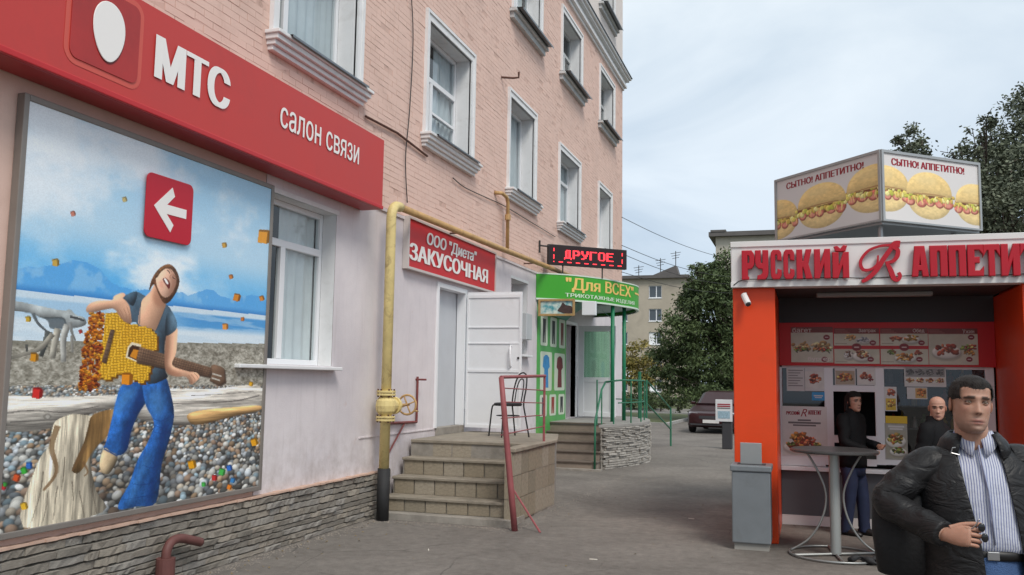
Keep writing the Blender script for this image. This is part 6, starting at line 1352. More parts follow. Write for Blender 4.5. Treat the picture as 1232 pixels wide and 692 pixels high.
# big dark tree left of the kiosk
bt = Vector((-2.9, 41, 0)); cl = []
for px, py, r_, rz in ((856, 342, .95, .8), (838, 352, 1.0, .8), (868, 368, 1.2, .9), (832, 376, 1.1, .8), (822, 400, 1.2, .8), (852, 402, 1.5, 1.0), (876, 405, 1.2, 1.0), (806, 424, 1.2, .8), (836, 432, 1.5, .9), (868, 436, 1.5, 1.0), (800, 446, .9, .6), (822, 458, 1.2, .7), (856, 466, 1.4, .7), (880, 466, 1.2, .8), (846, 330, .5, .5), (838, 322, .35, .4), (862, 322, .5, .5), (812, 388, .5, .4), (884, 345, 1.0, .9), (848, 340, 1.0, .9), (868, 348, 1.1, .9), (880, 326, .9, .9), (832, 362, .9, .7), (858, 330, .8, .8)):
    p = P_(px, py, 41) - bt; cl.append((p.x, random.uniform(-1.3, 1.3), p.z, r_, r_, rz))
tree('big dark leafy tree standing between the grey brick block and the kiosk', bt, 2.4, cl, 38000, .19, LM_d, M_bark, 4, .22, droop=.7, asp=2.6)
# yellowing small trees and bushes in front of the grey block
b2 = Vector((-10.4, 62, 0)); cl = []
for px, py, r_ in ((765, 432, 1.3), (776, 440, 1.3), (757, 445, 1.2), (786, 452, 1.0), (770, 415, .8), (760, 462, 1.2), (780, 462, 1.2)):
    p = P_(px, py, 62) - b2; cl.append((p.x, random.uniform(-.8, .8), p.z, r_, r_, r_ * .8))
tree('small yellowing tree in front of the grey brick block', b2, 1.4, cl, 3800, .26, LM_y, M_birch, 5, .1, droop=.3)
for i, (px, py, Y, r_, lab) in enumerate(((772, 478, 54, .95, 'low dark bush on the verge right beside the green sloping railing'), (795, 476, 52, 1.1, 'rounded dark bush on the verge below the big dark tree'), (818, 482, 50, .9, 'small dark bush beside the parked red car'))):
    p = P_(px, py, Y); tree(lab, (p.x, Y, 0), .3, [(0, 0, .75, r_, r_, .65), (-r_ * .7, .2, .6, r_ * .7, r_ * .6, .5), (r_ * .7, -.1, .65, r_ * .7, r_ * .6, .55)], 1500, .17, LM_g, M_bark, 11 + i, .05, droop=.1, cat='bush', name='bush')
# tall trees behind the kiosk roof sign
def sky_tree(label, bx_, Y, spec, nleaf, seed, lm=LM_p, lsz=.13):
    B = Vector((bx_, Y, 0)); cl = []
    for px, py, r_, rz in spec:
        p = P_(px, py + 16, Y) - B; cl.append((p.x, random.uniform(-1, 1), p.z, r_ * .92, r_, rz * .9))
    return tree(label, B, 4, cl, nleaf, lsz, lm, M_bark, seed, .2, droop=.25, asp=1.9)
sky_tree('slim tree rising behind the corner of the burger roof sign', 3.25, 30, ((1100, 158, .62, .8), (1110, 176, .65, .7), (1090, 178, .6, .7), (1100, 205, 1.0, .9), (1074, 180, .4, .5), (1124, 196, .5, .6), (1090, 240, 1.0, 1.0), (1118, 235, .9, 1.0), (1070, 205, .5, .5)), 8500, 21)
sky_tree('dense dark tree towering behind the right face of the roof sign', 5.6, 29, ((1176, 152, .55, .7), (1190, 170, .9, .9), (1160, 180, .75, .8), (1212, 180, .95, 1.0), (1150, 200, .8, .8), (1180, 205, 1.1, 1.0), (1215, 215, 1.1, 1.1), (1165, 235, 1.1, 1.0), (1200, 245, 1.3, 1.1), (1230, 250, 1.1, 1.2), (1160, 270, 1.2, 1.0), (1200, 282, 1.3, 1.0), (1130, 262, .9, .9), (1140, 225, .6, .7)), 21000, 22)
sky_tree('tall feathery tree beyond the kiosk whose top leaves the frame', 7.6, 33, ((1218, 140, .8, .9), (1240, 128, 1.2, 1.2), (1205, 165, .8, .8), (1250, 165, 1.5, 1.4), (1235, 195, 1.3, 1.2), (1265, 205, 1.6, 1.5), (1228, 108, .35, .6), (1196, 148, .35, .5), (1250, 95, .6, .8)), 15000, 23)

# ================================================================ PARKED CAR
M_car = mat('dark_red_car_paint', (.03, .005, .007), .35, var=.05, coat=.2); M_carg = mat('car_glass', (.015, .017, .02), .06, spec=.6); M_rub = mat('tyre_rubber', (.02, .02, .02), .85); M_chr = mat('chrome', (.6, .6, .6), .2, metal=1)
cp = onz((846, 522)); car = thing('parked_car', 'dark red parked car facing the street behind the kiosk', 'car', (-2.86, 32.9, 0), rz=math.radians(-4))
def ring(y, w, z0, z1, tum=.0, r=.12): return [(-w, y, z0 + .08), (-w * 1.0, y, z0 + (z1 - z0) * .55), (-w * (1 - tum), y, z1 - .05), (-w * (1 - tum) + .1, y, z1), (w * (1 - tum) - .1, y, z1), (w * (1 - tum), y, z1 - .05), (w, y, z0 + (z1 - z0) * .55), (w, y, z0 + .08), (w - .1, y, z0), (-w + .1, y, z0)]
MB().loft([ring(y, w, z0, z1) for y, w, z0, z1 in ((-2.12, .55, .36, .58), (-2.08, .74, .26, .68), (-1.9, .82, .2, .74), (-1.2, .85, .18, .86), (-.85, .85, .18, .92), (.9, .85, .18, .94), (1.5, .84, .2, .92), (2.0, .80, .28, .86), (2.08, .68, .4, .78))]).build('body', M_car, car, smooth=False, bevel=.02)
MB().loft([ring(y, w, z0, z1, tum) for y, w, z0, z1, tum in ((-.75, .74, .88, .95, .02), (-.1, .72, .9, 1.38, .16), (.5, .72, .9, 1.43, .18), (1.1, .72, .9, 1.36, .17), (1.7, .72, .9, .97, .02))]).build('cabin', M_car, car, bevel=.02)
MB().add([(-.66, -.72, .965), (.66, -.72, .965), (.57, -.135, 1.345), (-.57, -.135, 1.345)], [(0, 1, 2, 3)]).build('windscreen', M_carg, car); 
MB().add([(-.64, 1.68, 1.0), (.64, 1.68, 1.0), (.56, 1.14, 1.34), (-.56, 1.14, 1.34)], [(3, 2, 1, 0)]).build('rear_window', M_carg, car)
for s_ in (-1, 1):
    MB().add([(s_ * .731, -.55, .98), (s_ * .731, 1.5, .98), (s_ * .625, 1.0, 1.33), (s_ * .625, -.05, 1.33)], [(0, 1, 2, 3) if s_ > 0 else (3, 2, 1, 0)]).build('side_window', M_carg, car)
    MB().add([(s_ * .45, -2.095, .60), (s_ * .76, -2.0, .62), (s_ * .76, -1.98, .72), (s_ * .46, -2.07, .69)], [(0, 1, 2, 3)]).build('headlight', mat('headlight_glass', S(206, 212, 216), .1), car)
    MB().tube([(s_ * .80, -.62, .98), (s_ * .93, -.60, 1.0)], .06, 8).build('mirror', M_car, car)
    for y in (-1.35, 1.3):
        wh = MB().lathe([(.001, -.1), (.2, -.1), (.29, -.09), (.305, -.05), (.305, .05), (.29, .09), (.2, .1), (.001, .1)], (s_ * .76, y, .305), 20, 'x').build('wheel', M_rub, car); MB().lathe([(.001, 0), (.18, 0), (.18, .012), (.001, .02)], (s_ * .86 - (.0 if s_ > 0 else .012), y, .305), 16, 'x').build('rim', M_chr, wh)
bx(-.40, .40, -2.125, -2.10, .50, .60).build('grille', M_dark, car); bx(-.27, .27, -2.14, -2.12, .36, .47).build('number_plate', M_kwh, car); bx(-.7, .7, -2.11, -2.07, .28, .34).build('lower_grille', M_dark, car)
# pavement advertising board on a dark stand behind the kiosk
ab = thing('advert_board', 'white advertising board with red heading on a dark stand behind the kiosk', 'sign', (-2.0, 24, 0))
a, b = ony((861, 507), 24), ony((881, 481), 24)
bx(a.x, b.x, 23.97, 24.0, a.z, b.z).build('board', mat('board_white', S(214, 214, 216), .5, var=.05), ab, bevel=.006)
for k in range(3): bx(a.x + .05, b.x - .05, 23.965, 23.969, b.z - .14 - .05 * k, b.z - .11 - .05 * k).build('print_line', M_prd if k < 2 else M_ptx, ab)
bx(a.x + .06, b.x - .06, 23.965, 23.969, a.z + .08, b.z - .30).build('picture_print', pr((150, 176, 190), .4), ab)
bx(a.x + .16, b.x - .02, 24.0, 24.3, 0, a.z + .1).build('stand', M_dark, ab, bevel=.02)

# ================================================================ GRIT AND LITTER on the asphalt
gm_ = MB(); rd = random.Random(77)
def grain(x, y, r_):
    a0 = rd.uniform(0, 6); k = len(gm_.v); n = 5
    gm_.v += [(x + r_ * rd.uniform(.7, 1.2) * math.cos(a0 + 2 * PI * i / n), y + r_ * rd.uniform(.7, 1.2) * math.sin(a0 + 2 * PI * i / n), .0) for i in range(n)] + [(x + rd.uniform(-.3, .3) * r_, y + rd.uniform(-.3, .3) * r_, r_ * rd.uniform(.4, .9))]
    gm_.f += [(k + i, k + (i + 1) % n, k + n) for i in range(n)]
for _ in range(2600):
    t = rd.random()
    if t < .5: grain(-5.02 + abs(rd.gauss(0, .10)), rd.uniform(4.5, 10.1), rd.uniform(.003, .011))
    elif t < .7: grain(rd.uniform(-5, -3.2), 9.98 - abs(rd.gauss(0, .10)), rd.uniform(.003, .010))
    elif t < .8: grain(-3.22 + abs(rd.gauss(0, .08)), rd.uniform(10, 16.5), rd.uniform(.004, .012))
    else: grain(rd.uniform(-5, 3), rd.uniform(5.5, 16), rd.uniform(.002, .008))
gm_.build('grit', mat('grit_stone', (.24, .21, .18), .95, var=.4, vs=30), kind='stuff')
lv_ = MB()
for _ in range(170):
    x, y = (rd.uniform(-5.0, 2.5), rd.uniform(6, 22)) if rd.random() < .6 else (-4.95 + abs(rd.gauss(0, .25)), rd.uniform(5, 10)); l = rd.uniform(.015, .035); a = rd.uniform(0, 6.28); c, q = math.cos(a), math.sin(a); z = .004; k = len(lv_.v)
    lv_.v += [(x, y, z), (x + l * c * .5 - l * .3 * q, y + l * q * .5 + l * .3 * c, z + .012 * rd.random()), (x + l * c, y + l * q, z + .008 * rd.random()), (x + l * c * .5 + l * .3 * q, y + l * q * .5 - l * .3 * c, z + .012 * rd.random())]; lv_.f.append((k, k + 1, k + 2, k + 3))
lv_.build('fallen_leaves', mat('dry_leaf', (.22, .16, .07), .8, var=.4, vs=8), kind='stuff')
for i, (x, y) in enumerate(((-1.35, 11.6), (-2.0, 8.6), (.0, 7.6), (-3.6, 8.4))):
    a = rd.uniform(0, 3); o = MB().tube([(x, y, .006), (x + .03 * math.cos(a), y + .03 * math.sin(a), .006), (x + .075 * math.cos(a), y + .075 * math.sin(a), .006)], .005, 8).build('cigarette_butt', mat('cigarette_paper', (.7, .66, .58), .8), org=(x, y, 0)); tag(o, 'cigarette butt lying on the asphalt', 'cigarette', 'cigarette butts on the asphalt')
# ================================================================ PEOPLE
def attr_mat(name, rough, spec=.35, sss=0.0):
    def fn(nodes, L, co, b):
        a = nodes.new('ShaderNodeAttribute'); a.attribute_name = 'tint'; n = nodes.new('ShaderNodeTexNoise'); n.inputs['Scale'].default_value = 60; n.inputs['Detail'].default_value = 4; L(co, n.inputs['Vector'])
        r = nodes.new('ShaderNodeMapRange'); r.inputs['To Min'].default_value = .86; r.inputs['To Max'].default_value = 1.14; L(n.outputs['Fac'], r.inputs[0])
        m = nodes.new('ShaderNodeMix'); m.data_type = 'RGBA'; m.blend_type = 'MULTIPLY'; m.inputs['Factor'].default_value = 1; L(a.outputs['Color'], m.inputs[6]); L(r.outputs[0], m.inputs[7])
        n9 = nodes.new('ShaderNodeTexNoise'); n9.inputs['Scale'].default_value = 330; n9.inputs['Detail'].default_value = 3; L(co, n9.inputs['Vector']); bp = nodes.new('ShaderNodeBump'); bp.inputs['Strength'].default_value = .35; bp.inputs['Distance'].default_value = .002; L(n9.outputs['Fac'], bp.inputs['Height']); L(bp.outputs[0], b.inputs['Normal'])
        if sss: b.inputs['Subsurface Weight'].default_value = sss; b.inputs['Subsurface Radius'].default_value = (.012, .005, .003); b.inputs['Subsurface Scale'].default_value = 1
        return m.outputs[2]
    return node_mat(name, rough, fn, spec)
M_skin = attr_mat('skin', .5, sss=.15)
HT = [(-.122, .018, .072, .0), (-.116, .034, .086, .008), (-.104, .047, .093, .022), (-.085, .057, .095, .040), (-.06, .0640, .0935, .062), (-.03, .0690, .092, .082), (0, .0715, .0895, .094), (.03, .0745, .0915, .099), (.058, .0735, .090, .097), (.082, .064, .080, .086), (.100, .046, .060, .066), (.111, .026, .034, .038), (.115, .006, .008, .010)]
def g_(x, s): return math.exp(-(x / s) ** 2)
def lerp_tab(z):
    for a, b in zip(HT[:-1], HT[1:]):
        if z <= b[0]:
            t = (z - a[0]) / (b[0] - a[0]); return [a[i] + (b[i] - a[i]) * t for i in (1, 2, 3)]
    return list(HT[-1][1:])
def head_points(nz=56, na=64, off=0.0):
    """rings of (x, y, z); the face looks along -y; origin is the middle of the head"""
    rings = []
    for i in range(nz):
        z = -.122 + .237 * (i / (nz - 1)); w_, f_, b_ = lerp_tab(z); rg = []
        for j in range(na):
            a = 2 * PI * j / na; s, c = math.sin(a), math.cos(a)          # c > 0: front
            e = 2.12; sx = math.copysign(abs(s) ** (2 / e), s); sy = math.copysign(abs(c) ** (2 / e), c)
            x = w_ * sx; y = -(f_ if c > 0 else b_) * sy; d = 0
            if c > 0:
                nz_ = max(0, min(1, (.022 - z) / .058)); nose = .024 * nz_ * g_(x, .0085 + .006 * nz_) * (1 if z > -.036 else g_(z + .036, .008)) if z < .022 else .0
                d += nose + .004 * g_(x, .008) * g_(z - .012, .02)
                d -= .0150 * g_(abs(x) - .031, .016) * g_(z - .005, .0115)
                d += .0085 * g_(abs(x) - .028, .024) * g_(z - .0245, .009)
                d += .0055 * g_(x, .020) * g_(z + .0685, .0055) + .0055 * g_(x, .018) * g_(z + .081, .006) - .004 * g_(x, .024) * g_(z + .0745, .0028) - .0025 * g_(x, .016) * g_(z + .091, .005)
                d += .006 * g_(x, .018) * g_(z + .106, .012) + .004 * g_(abs(x) - .05, .016) * g_(z + .018, .016) - .003 * g_(abs(x) - .045, .014) * g_(z + .055, .018)
                d -= .0018 * g_(abs(x) - .024 - (-.045 - z) * .35, .005) * g_(z + .05, .016)
            rg.append((x * (1 + off / max(w_, .03)), y - d - math.copysign(off, sy) * abs(sy), z + off * max(0, (z - .06) / .055)))
        rings.append(rg)
    return rings
def head_tint(x, y, z, skin, lip, brow, stubble):
    c = np.array(skin)
    if y < 0:
        if stubble: k = stubble * max(g_(z + .10, .03), .9 * g_(z + .058, .007) * g_(x, .03)) * (1 if z < -.04 else 0); c = c * (1 - k) + np.array((.16, .13, .11)) * k
        k = min(1, 1.3 * (g_(z + .0685, .0055) + g_(z + .080, .0055)) * g_(x, .021)); c = c * (1 - k) + np.array(lip) * k
        k = min(1, 1.5 * g_(z + .0745, .0016) * g_(x, .023)); c = c * (1 - k) + np.array((.06, .02, .02)) * k
        k = 1 if (.011 < abs(x) < .050 and abs(z - (.0235 + .10 * min(0, .03 - abs(x)) + .05 * (abs(x) - .011))) < .0054 - .05 * max(0, abs(x) - .034)) else 0; c = c * (1 - .92 * k) + np.array(brow) * .92 * k
        k = .45 * g_(abs(x) - .031, .016) * g_(z - .002, .011); c = c * (1 - k) + c * np.array((.62, .5, .46)) * k
        k = .25 * g_(abs(x) - .046, .014) * g_(z + .022, .016); c = c * (1 - k) + np.array((.45, .16, .12)) * k
        k = .8 if (abs(abs(x) - .0075) < .0035 and abs(z + .0425) < .0025) else 0; c = c * (1 - k) + np.array((.09, .04, .03)) * k
    return c
def ellip(mb, o, r, n=12, m=8, R=None):
    rings = []
    for i in range(1, m):
        t = PI * i / m; ring = []
        for j in range(n):
            p = Vector((r[0] * math.sin(t) * math.cos(2 * PI * j / n), r[1] * math.sin(t) * math.sin(2 * PI * j / n), -r[2] * math.cos(t)))
            if R: p = R @ p
            ring.append(Vector(o) + p)
        rings.append(ring)
    mb.loft(rings)
class Fig:
    """collects one continuous figure with a tint for every vertex"""
    def __init__(s): s.mb = MB(); s.t = []
    def paint(s, c):
        while len(s.t) < len(s.mb.v): s.t.append(tuple(c))
    def finish(s, parent, name='body'):
        o = s.mb.build(name, M_skin, parent, smooth=True, org=(0, 0, 0)); a = o.data.color_attributes.new('tint', 'FLOAT_COLOR', 'POINT')
        for i, c in enumerate(s.t): a.data[i].color = (*c[:3], 1)
        return o
def add_head(fig, M, skin, lip=(.27, .115, .09), brow=(.035, .022, .016), stubble=.25, eye=(.10, .075, .05)):
    rg = head_points(); k = len(fig.mb.v); fig.mb.loft([[M @ Vector(p) for p in r] for r in rg])
    for r in rg:
        for p in r: fig.t.append(tuple(head_tint(*p, skin, lip, brow, stubble)))
    fig.paint(skin)
    for s in (-1, 1):
        # eye: white, iris, lids
        ellip(fig.mb, M @ Vector((s * .031, -.0722, .0058)), (.0130, .0105, .0085), 12, 8, M.to_3x3()); fig.paint((.30, .27, .25))
        ellip(fig.mb, M @ Vector((s * .031, -.0805, .0062)), (.0062, .0035, .0058), 10, 6, M.to_3x3()); fig.paint(eye)
        for zz, th, dz in ((.0100, .0030, -.0036), (.0008, .0024, .0025)):
            pts = [M @ Vector((s * (.031 + .0145 * q), -.0805 + .0075 * q * q, zz - .001 + dz * q * q)) for q in (-1, -.5, 0, .5, 1)]
            fig.mb.tube(pts, [.0018, th, th, th, .0018], 7); fig.paint(np.array(skin) * ((.30, .24, .22) if zz > .005 else (.74, .68, .66)))
        R = M.to_3x3() @ Matrix.Rotation(s * .35, 3, 'Z')
        ellip(fig.mb, M @ Vector((s * .0765, .012, -.004)), (.008, .018, .030), 12, 8, R); fig.paint(np.array(skin) * (1.0, .85, .8))
        ellip(fig.mb, M @ Vector((s * .081, .008, -.002)), (.004, .010, .018), 10, 6, R); fig.paint(np.array(skin) * (.6, .45, .4))
def hair_cap(parent, M, colr, hairline, off=.011, seed=1, name='hair', rough=.7):
    rg = head_points(60, 72, 0.0); m = MB(); rings = []; rd = random.Random(seed)
    for r in rg:
        rr = []
        for p in r:
            x, y, z = p; k = hairline(x, y, z); o = off * max(0, min(1, k * 60 + .05)) * (1 + .07 * noise.noise(Vector((x * 90, y * 90, z * 40))))
            n = Vector((x * 1.6, y * 1.2, max(z, 0) * 1.5 + .0)); n = n.normalized() if n.length > 1e-6 else Vector((0, 0, 1))
            rr.append((M @ (Vector(p) + n * o), k))
        rings.append(rr)
    n = len(rings[0]); v = [q[0] for r in rings for q in r]; kk = [q[1] for r in rings for q in r]; f = []
    for i in range(len(rings) - 1):
        for j in range(n):
            q = (i * n + j, i * n + (j + 1) % n, (i + 1) * n + (j + 1) % n, (i + 1) * n + j)
            if sum(kk[a] > 0 for a in q) >= 3: f.append(q)
    f.append(tuple((len(rings) - 1) * n + j for j in range(n)))
    m.v = [tuple(p) for p in v]; m.f = f
    for q in range(2600):                     # loose strands that break the smooth outline
        i = rd.randrange(len(v)); 
        if kk[i] <= .002: continue
        p = v[i]; nrm = (p - M.translation).normalized(); d = (nrm * rd.uniform(.04, .16) + (M.to_3x3() @ Vector((rd.gauss(0, .5), -.5 + rd.gauss(0, .4), -.45))).normalized()).normalized(); a = d.cross(nrm).normalized() * .0011; l = rd.uniform(.010, .020); k_ = len(m.v)
        m.v += [tuple(p - a), tuple(p + a), tuple(p + d * l)]; m.f.append((k_, k_ + 1, k_ + 2))
    return m.build(name, mat('hair_%d' % seed, colr, rough, var=.35, vs=60, bump=.8, bs=260, stretch=(1, 1, .35)), parent, smooth=True, org=(0, 0, 0))
def ering(o, rx, ry, R=None, n=28, e=2.2, z=0):
    r = []
    for j in range(n):
        a = 2 * PI * j / n; c, s = math.cos(a), math.sin(a); p = Vector((rx * math.copysign(abs(c) ** (2 / e), c), ry * math.copysign(abs(s) ** (2 / e), s), z)); r.append(Vector(o) + (R @ p if R else p))
    return r
def limb(mb, pts, rs, k=5, n=16, wr=0.0, seed=0, flat=1.0):
    """tapered tube through joints, with cloth folds of size wr"""
    P = catmull(pts, k); m = len(P); Rr = []
    for i in range(m):
        t = i / (m - 1) * (len(rs) - 1); j = min(int(t), len(rs) - 2); Rr.append(rs[j] + (rs[j + 1] - rs[j]) * (t - j))
    st = len(mb.v); mb.tube(P, Rr, n, flat=flat)
    if wr:
        for i in range(m):
            for j in range(n):
                q = st + i * n + j; p = Vector(mb.v[q]); d = (p - P[i]); d = d.normalized() if d.length > 0 else d
                rg_ = 1 - 2 * abs(noise.noise(Vector((p.x * 7 + seed * 1.7, p.y * 7, p.z * 7)) + (P[min(i + 1, m - 1)] - P[max(i - 1, 0)]).normalized() * (i / m * 5.0)))
                mb.v[q] = tuple(p + d * wr * (.6 * noise.noise(Vector((p.x * 11 + seed, p.y * 11, p.z * 24))) + .55 * (rg_ ** 3 if rg_ > 0 else 0)))
    return P
def hand(fig, wrist, fwd, palm_n, skin, side, curl=.6, spread=.05, s=1.0):
    """palm and five bent fingers; fwd = direction of the knuckles, palm_n = direction the palm faces"""
    W = Vector(wrist); f = Vector(fwd).normalized(); p = Vector(palm_n); p = (p - f * p.dot(f)).normalized(); l = f.cross(p) * side      # l: towards the thumb
    rings = []
    for t, wd, th in ((-.02, .026, .020), (.0, .028, .020), (.03, .037, .018), (.06, .041, .016), (.085, .040, .013), (.094, .034, .010)):
        o = W + f * t * s; rings.append([o + (l * math.cos(a) * wd + p * math.sin(a) * th) * s for a in [2 * PI * j / 14 for j in range(14)]])
    fig.mb.loft(rings)
    for k, (u, ln, r_) in enumerate(((.030, .072, .0088), (.010, .080, .0092), (-.011, .075, .0088), (-.030, .060, .0080))):
        o = W + (f * .085 + l * u) * s; d = (f + l * (u * spread * 10)).normalized(); pts = [o - d * .012 * s, o]; a = 0
        for q, seg in enumerate((.42, .32, .26)):
            a += curl * (.75 if q == 0 else 1.0); pts.append(pts[-1] + (d * math.cos(a) + p * math.sin(a)) * ln * seg * s)
        fig.mb.tube(catmull(pts, 3), [r_ * s * (1.05 - .03 * i) for i in range(len(pts) * 3 - 2)], 9)
    o = W + (f * .025 + l * .030) * s; d = (l * .42 + f * .82 + p * .40).normalized()
    pts = [o - d * .012 * s, o, o + d * .036 * s, o + d * .056 * s + (f * .022 + p * .008) * s, o + d * .060 * s + (f * .046 + p * .016) * s]
    fig.mb.tube(catmull(pts, 3), [.0125 * s, .0122 * s, .012 * s, .0115 * s, .011 * s, .0105 * s, .0105 * s, .0105 * s, .010 * s, .0098 * s, .009 * s, .0085 * s, .006 * s], 9)
    fig.paint(np.array(skin) * (1.0, .93, .9))
def wrinkle(mb, st, amp, sc, seed=0):
    for q in range(st, len(mb.v)):
        p = Vector(mb.v[q]); n = Vector((p.x, p.y, 0)); n = n.normalized() if n.length > 1e-6 else n
        mb.v[q] = tuple(p + n * amp * noise.noise(Vector((p.x * sc + seed, p.y * sc, p.z * sc * 1.7))))
def leather(nodes, L, co, b):
    mp_ = nodes.new('ShaderNodeMapping'); mp_.inputs['Rotation'].default_value = (.3, .5, .6); mp_.inputs['Scale'].default_value = (1.0, 1.0, 2.1); L(co, mp_.inputs[0])
    n = nodes.new('ShaderNodeTexNoise'); n.inputs['Scale'].default_value = 6.5; n.inputs['Detail'].default_value = 3.5; n.inputs['Distortion'].default_value = 1.1; L(mp_.outputs[0], n.inputs['Vector'])
    sb = nodes.new('ShaderNodeMath'); sb.operation = 'SUBTRACT'; L(n.outputs['Fac'], sb.inputs[0]); sb.inputs[1].default_value = .5; ab = nodes.new('ShaderNodeMath'); ab.operation = 'ABSOLUTE'; L(sb.outputs[0], ab.inputs[0])
    b1 = nodes.new('ShaderNodeBump'); b1.inputs['Strength'].default_value = 1.0; b1.inputs['Distance'].default_value = .022; L(ab.outputs[0], b1.inputs['Height'])      # soft sharp-edged creases
    n2 = nodes.new('ShaderNodeTexNoise'); n2.inputs['Scale'].default_value = 160; n2.inputs['Detail'].default_value = 4; L(co, n2.inputs['Vector'])
    b2 = nodes.new('ShaderNodeBump'); b2.inputs['Strength'].default_value = .35; b2.inputs['Distance'].default_value = .002; L(n2.outputs['Fac'], b2.inputs['Height']); L(b1.outputs[0], b2.inputs['Normal']); L(b2.outputs[0], b.inputs['Normal'])
    r = nodes.new('ShaderNodeValToRGB'); L(n.outputs['Fac'], r.inputs[0]); e = r.color_ramp.elements; e[0].color = (.007, .007, .008, 1); e[1].color = (.018, .0175, .018, 1)
    return r.outputs[0]
M_leather = node_mat('black_jacket', .5, leather, .3)
M_jean = mat('blue_jeans', (.05, .10, .22), .85, var=.25, vs=7, bump=.5, bs=180); M_jeand = mat('dark_jeans', (.015, .022, .055), .85, var=.25, vs=7)
M_shoe = mat('black_shoe', (.015, .014, .014), .4); M_belt = mat('black_belt', (.014, .013, .013), .45)
M_buck = mat('steel_buckle', (.45, .45, .45), .3, metal=1)

def legs(parent, hipz, spreadx, stance, m, shoes=True, W=.165, D=.125):
    """trousers as one mesh (hips and both legs) and two shoes; stance = ((ankle x, ankle y), ...)"""
    mb = MB()
    mb.loft([ering((0, .01, z), rx, ry, n=24) for z, rx, ry in ((hipz - .20, W * .92, D * .95), (hipz - .12, W * 1.02, D * 1.04), (hipz - .03, W * .99, D), (hipz + .06, W * .93, D * .93), (hipz + .10, W * .91, D * .91))])
    for s, (ax, ay) in zip((-1, 1), stance):
        limb(mb, [(s * .085, .01, hipz - .06), (s * .092, .0, hipz - .20), ((s * .095 + ax) / 2, ay * .45 - .02, hipz * .52), (ax, ay, .10), (ax, ay, .035)], [.095, .095, .082, .070, .062, .060], 5, 16, .012, s)
    mb.build('trousers', m, parent, smooth=True, org=(0, 0, 0))
    for ax, ay in stance:
        k = MB(); k.loft([[Vector((ax + w_ * math.cos(a), ay + y, max(0.0, zc + h_ * math.sin(a)))) for a in [2 * PI * j / 14 for j in range(14)]] for y, w_, zc, h_ in ((.075, .02, .035, .03), (.06, .036, .045, .045), (.0, .042, .05, .055), (-.08, .045, .036, .042), (-.15, .042, .028, .032), (-.19, .026, .022, .022), (-.2, .008, .02, .01))])
        k.build('shoe', M_shoe, parent, smooth=True, org=(0, 0, 0))

# ---------------------------------------------------------------- the man walking past in the foreground
MX, MYY = .668, 4.13; man_rz = math.radians(4)
man = thing('person', 'man in a black jacket over a blue striped shirt holding sunglasses at his belt', 'person', (MX, MYY, 0), rz=man_rz)
Minv = (Matrix.Translation((MX, MYY, 0)) @ Matrix.Rotation(man_rz, 4, 'Z')).inverted()
def lp_(px, py, Y): return Minv @ ony((px, py), Y)         # photo point at depth Y -> man's own frame
SK = (.40, .225, .16)
hc = lp_(1168, 486.5, MYY - .02); Mh = Matrix.Translation(hc) @ Matrix.Rotation(math.radians(4), 4, 'Z') @ Matrix.Rotation(math.radians(-3), 4, 'X') @ Matrix.Rotation(math.radians(3), 4, 'Y') @ Matrix.Scale(.985, 4)
fg = Fig()
nb = Vector((0, .035, 1.40)); 
fg.mb.loft([ering(nb.lerp(hc + Vector((0, .02, -.055)), t), rx, ry, n=24) for t, rx, ry in ((-.35, .12, .085), (0, .082, .072), (.25, .068, .066), (.6, .063, .064), (1, .062, .064))]); fg.paint(np.array(SK) * .92)
# trunk, arms and legs under the clothes
fg.mb.loft([ering((0, .02, z), rx, ry, n=24) for z, rx, ry in ((.85, .14, .10), (1.0, .15, .11), (1.15, .15, .10), (1.3, .165, .11), (1.40, .15, .09), (1.45, .08, .06))]); fg.paint(SK)
add_head(fg, Mh, SK, stubble=.42)
shL, elL, wrL = Vector((-.185, .02, 1.385)), lp_(1073, 603, MYY - .04), lp_(1136, 643, MYY - .25)
haL = lp_(1150, 643, MYY - .28)
fwd = (haL - wrL).normalized()
limb(fg.mb, [shL, elL, wrL], [.05, .042, .028], 4, 12); fg.paint(SK)
hand(fg, wrL + fwd * .008, (fwd + Vector((.35, -.02, -.10))).normalized(), Vector((.15, .9, -.25)), SK, 1, curl=.85, s=.98)
shR, elR, wrR = Vector((.175, .08, 1.385)), Vector((.245, .14, 1.10)), Vector((.27, .06, .86))
limb(fg.mb, [shR, elR, wrR], [.05, .042, .028], 4, 12); fg.paint(SK)
hand(fg, wrR + Vector((.0, -.01, -.03)), (0, -.1, -1), (-1, 0, 0), SK, 1, curl=.35)
for s in (-1, 1): limb(fg.mb, [(s * .085, .01, .9), (s * .1, 0, .5), (s * .1, 0, .08)], [.075, .055, .04], 4, 12); fg.paint(SK)
fg.finish(man)
def man_hair(x, y, z):
    if y < -.02: return z - (.068 - .10 * max(0, abs(x) - .042) - .012 * g_(x, .03) + (.0 if abs(x) < .055 else -.05))
    if y < .012: return z - (.012 if abs(x) > .05 else .06)
    return z - (-.035 - .03 * min(1, (y - .012) / .06))
hair_cap(man, Mh, (.014, .010, .008), man_hair, .009, 31)
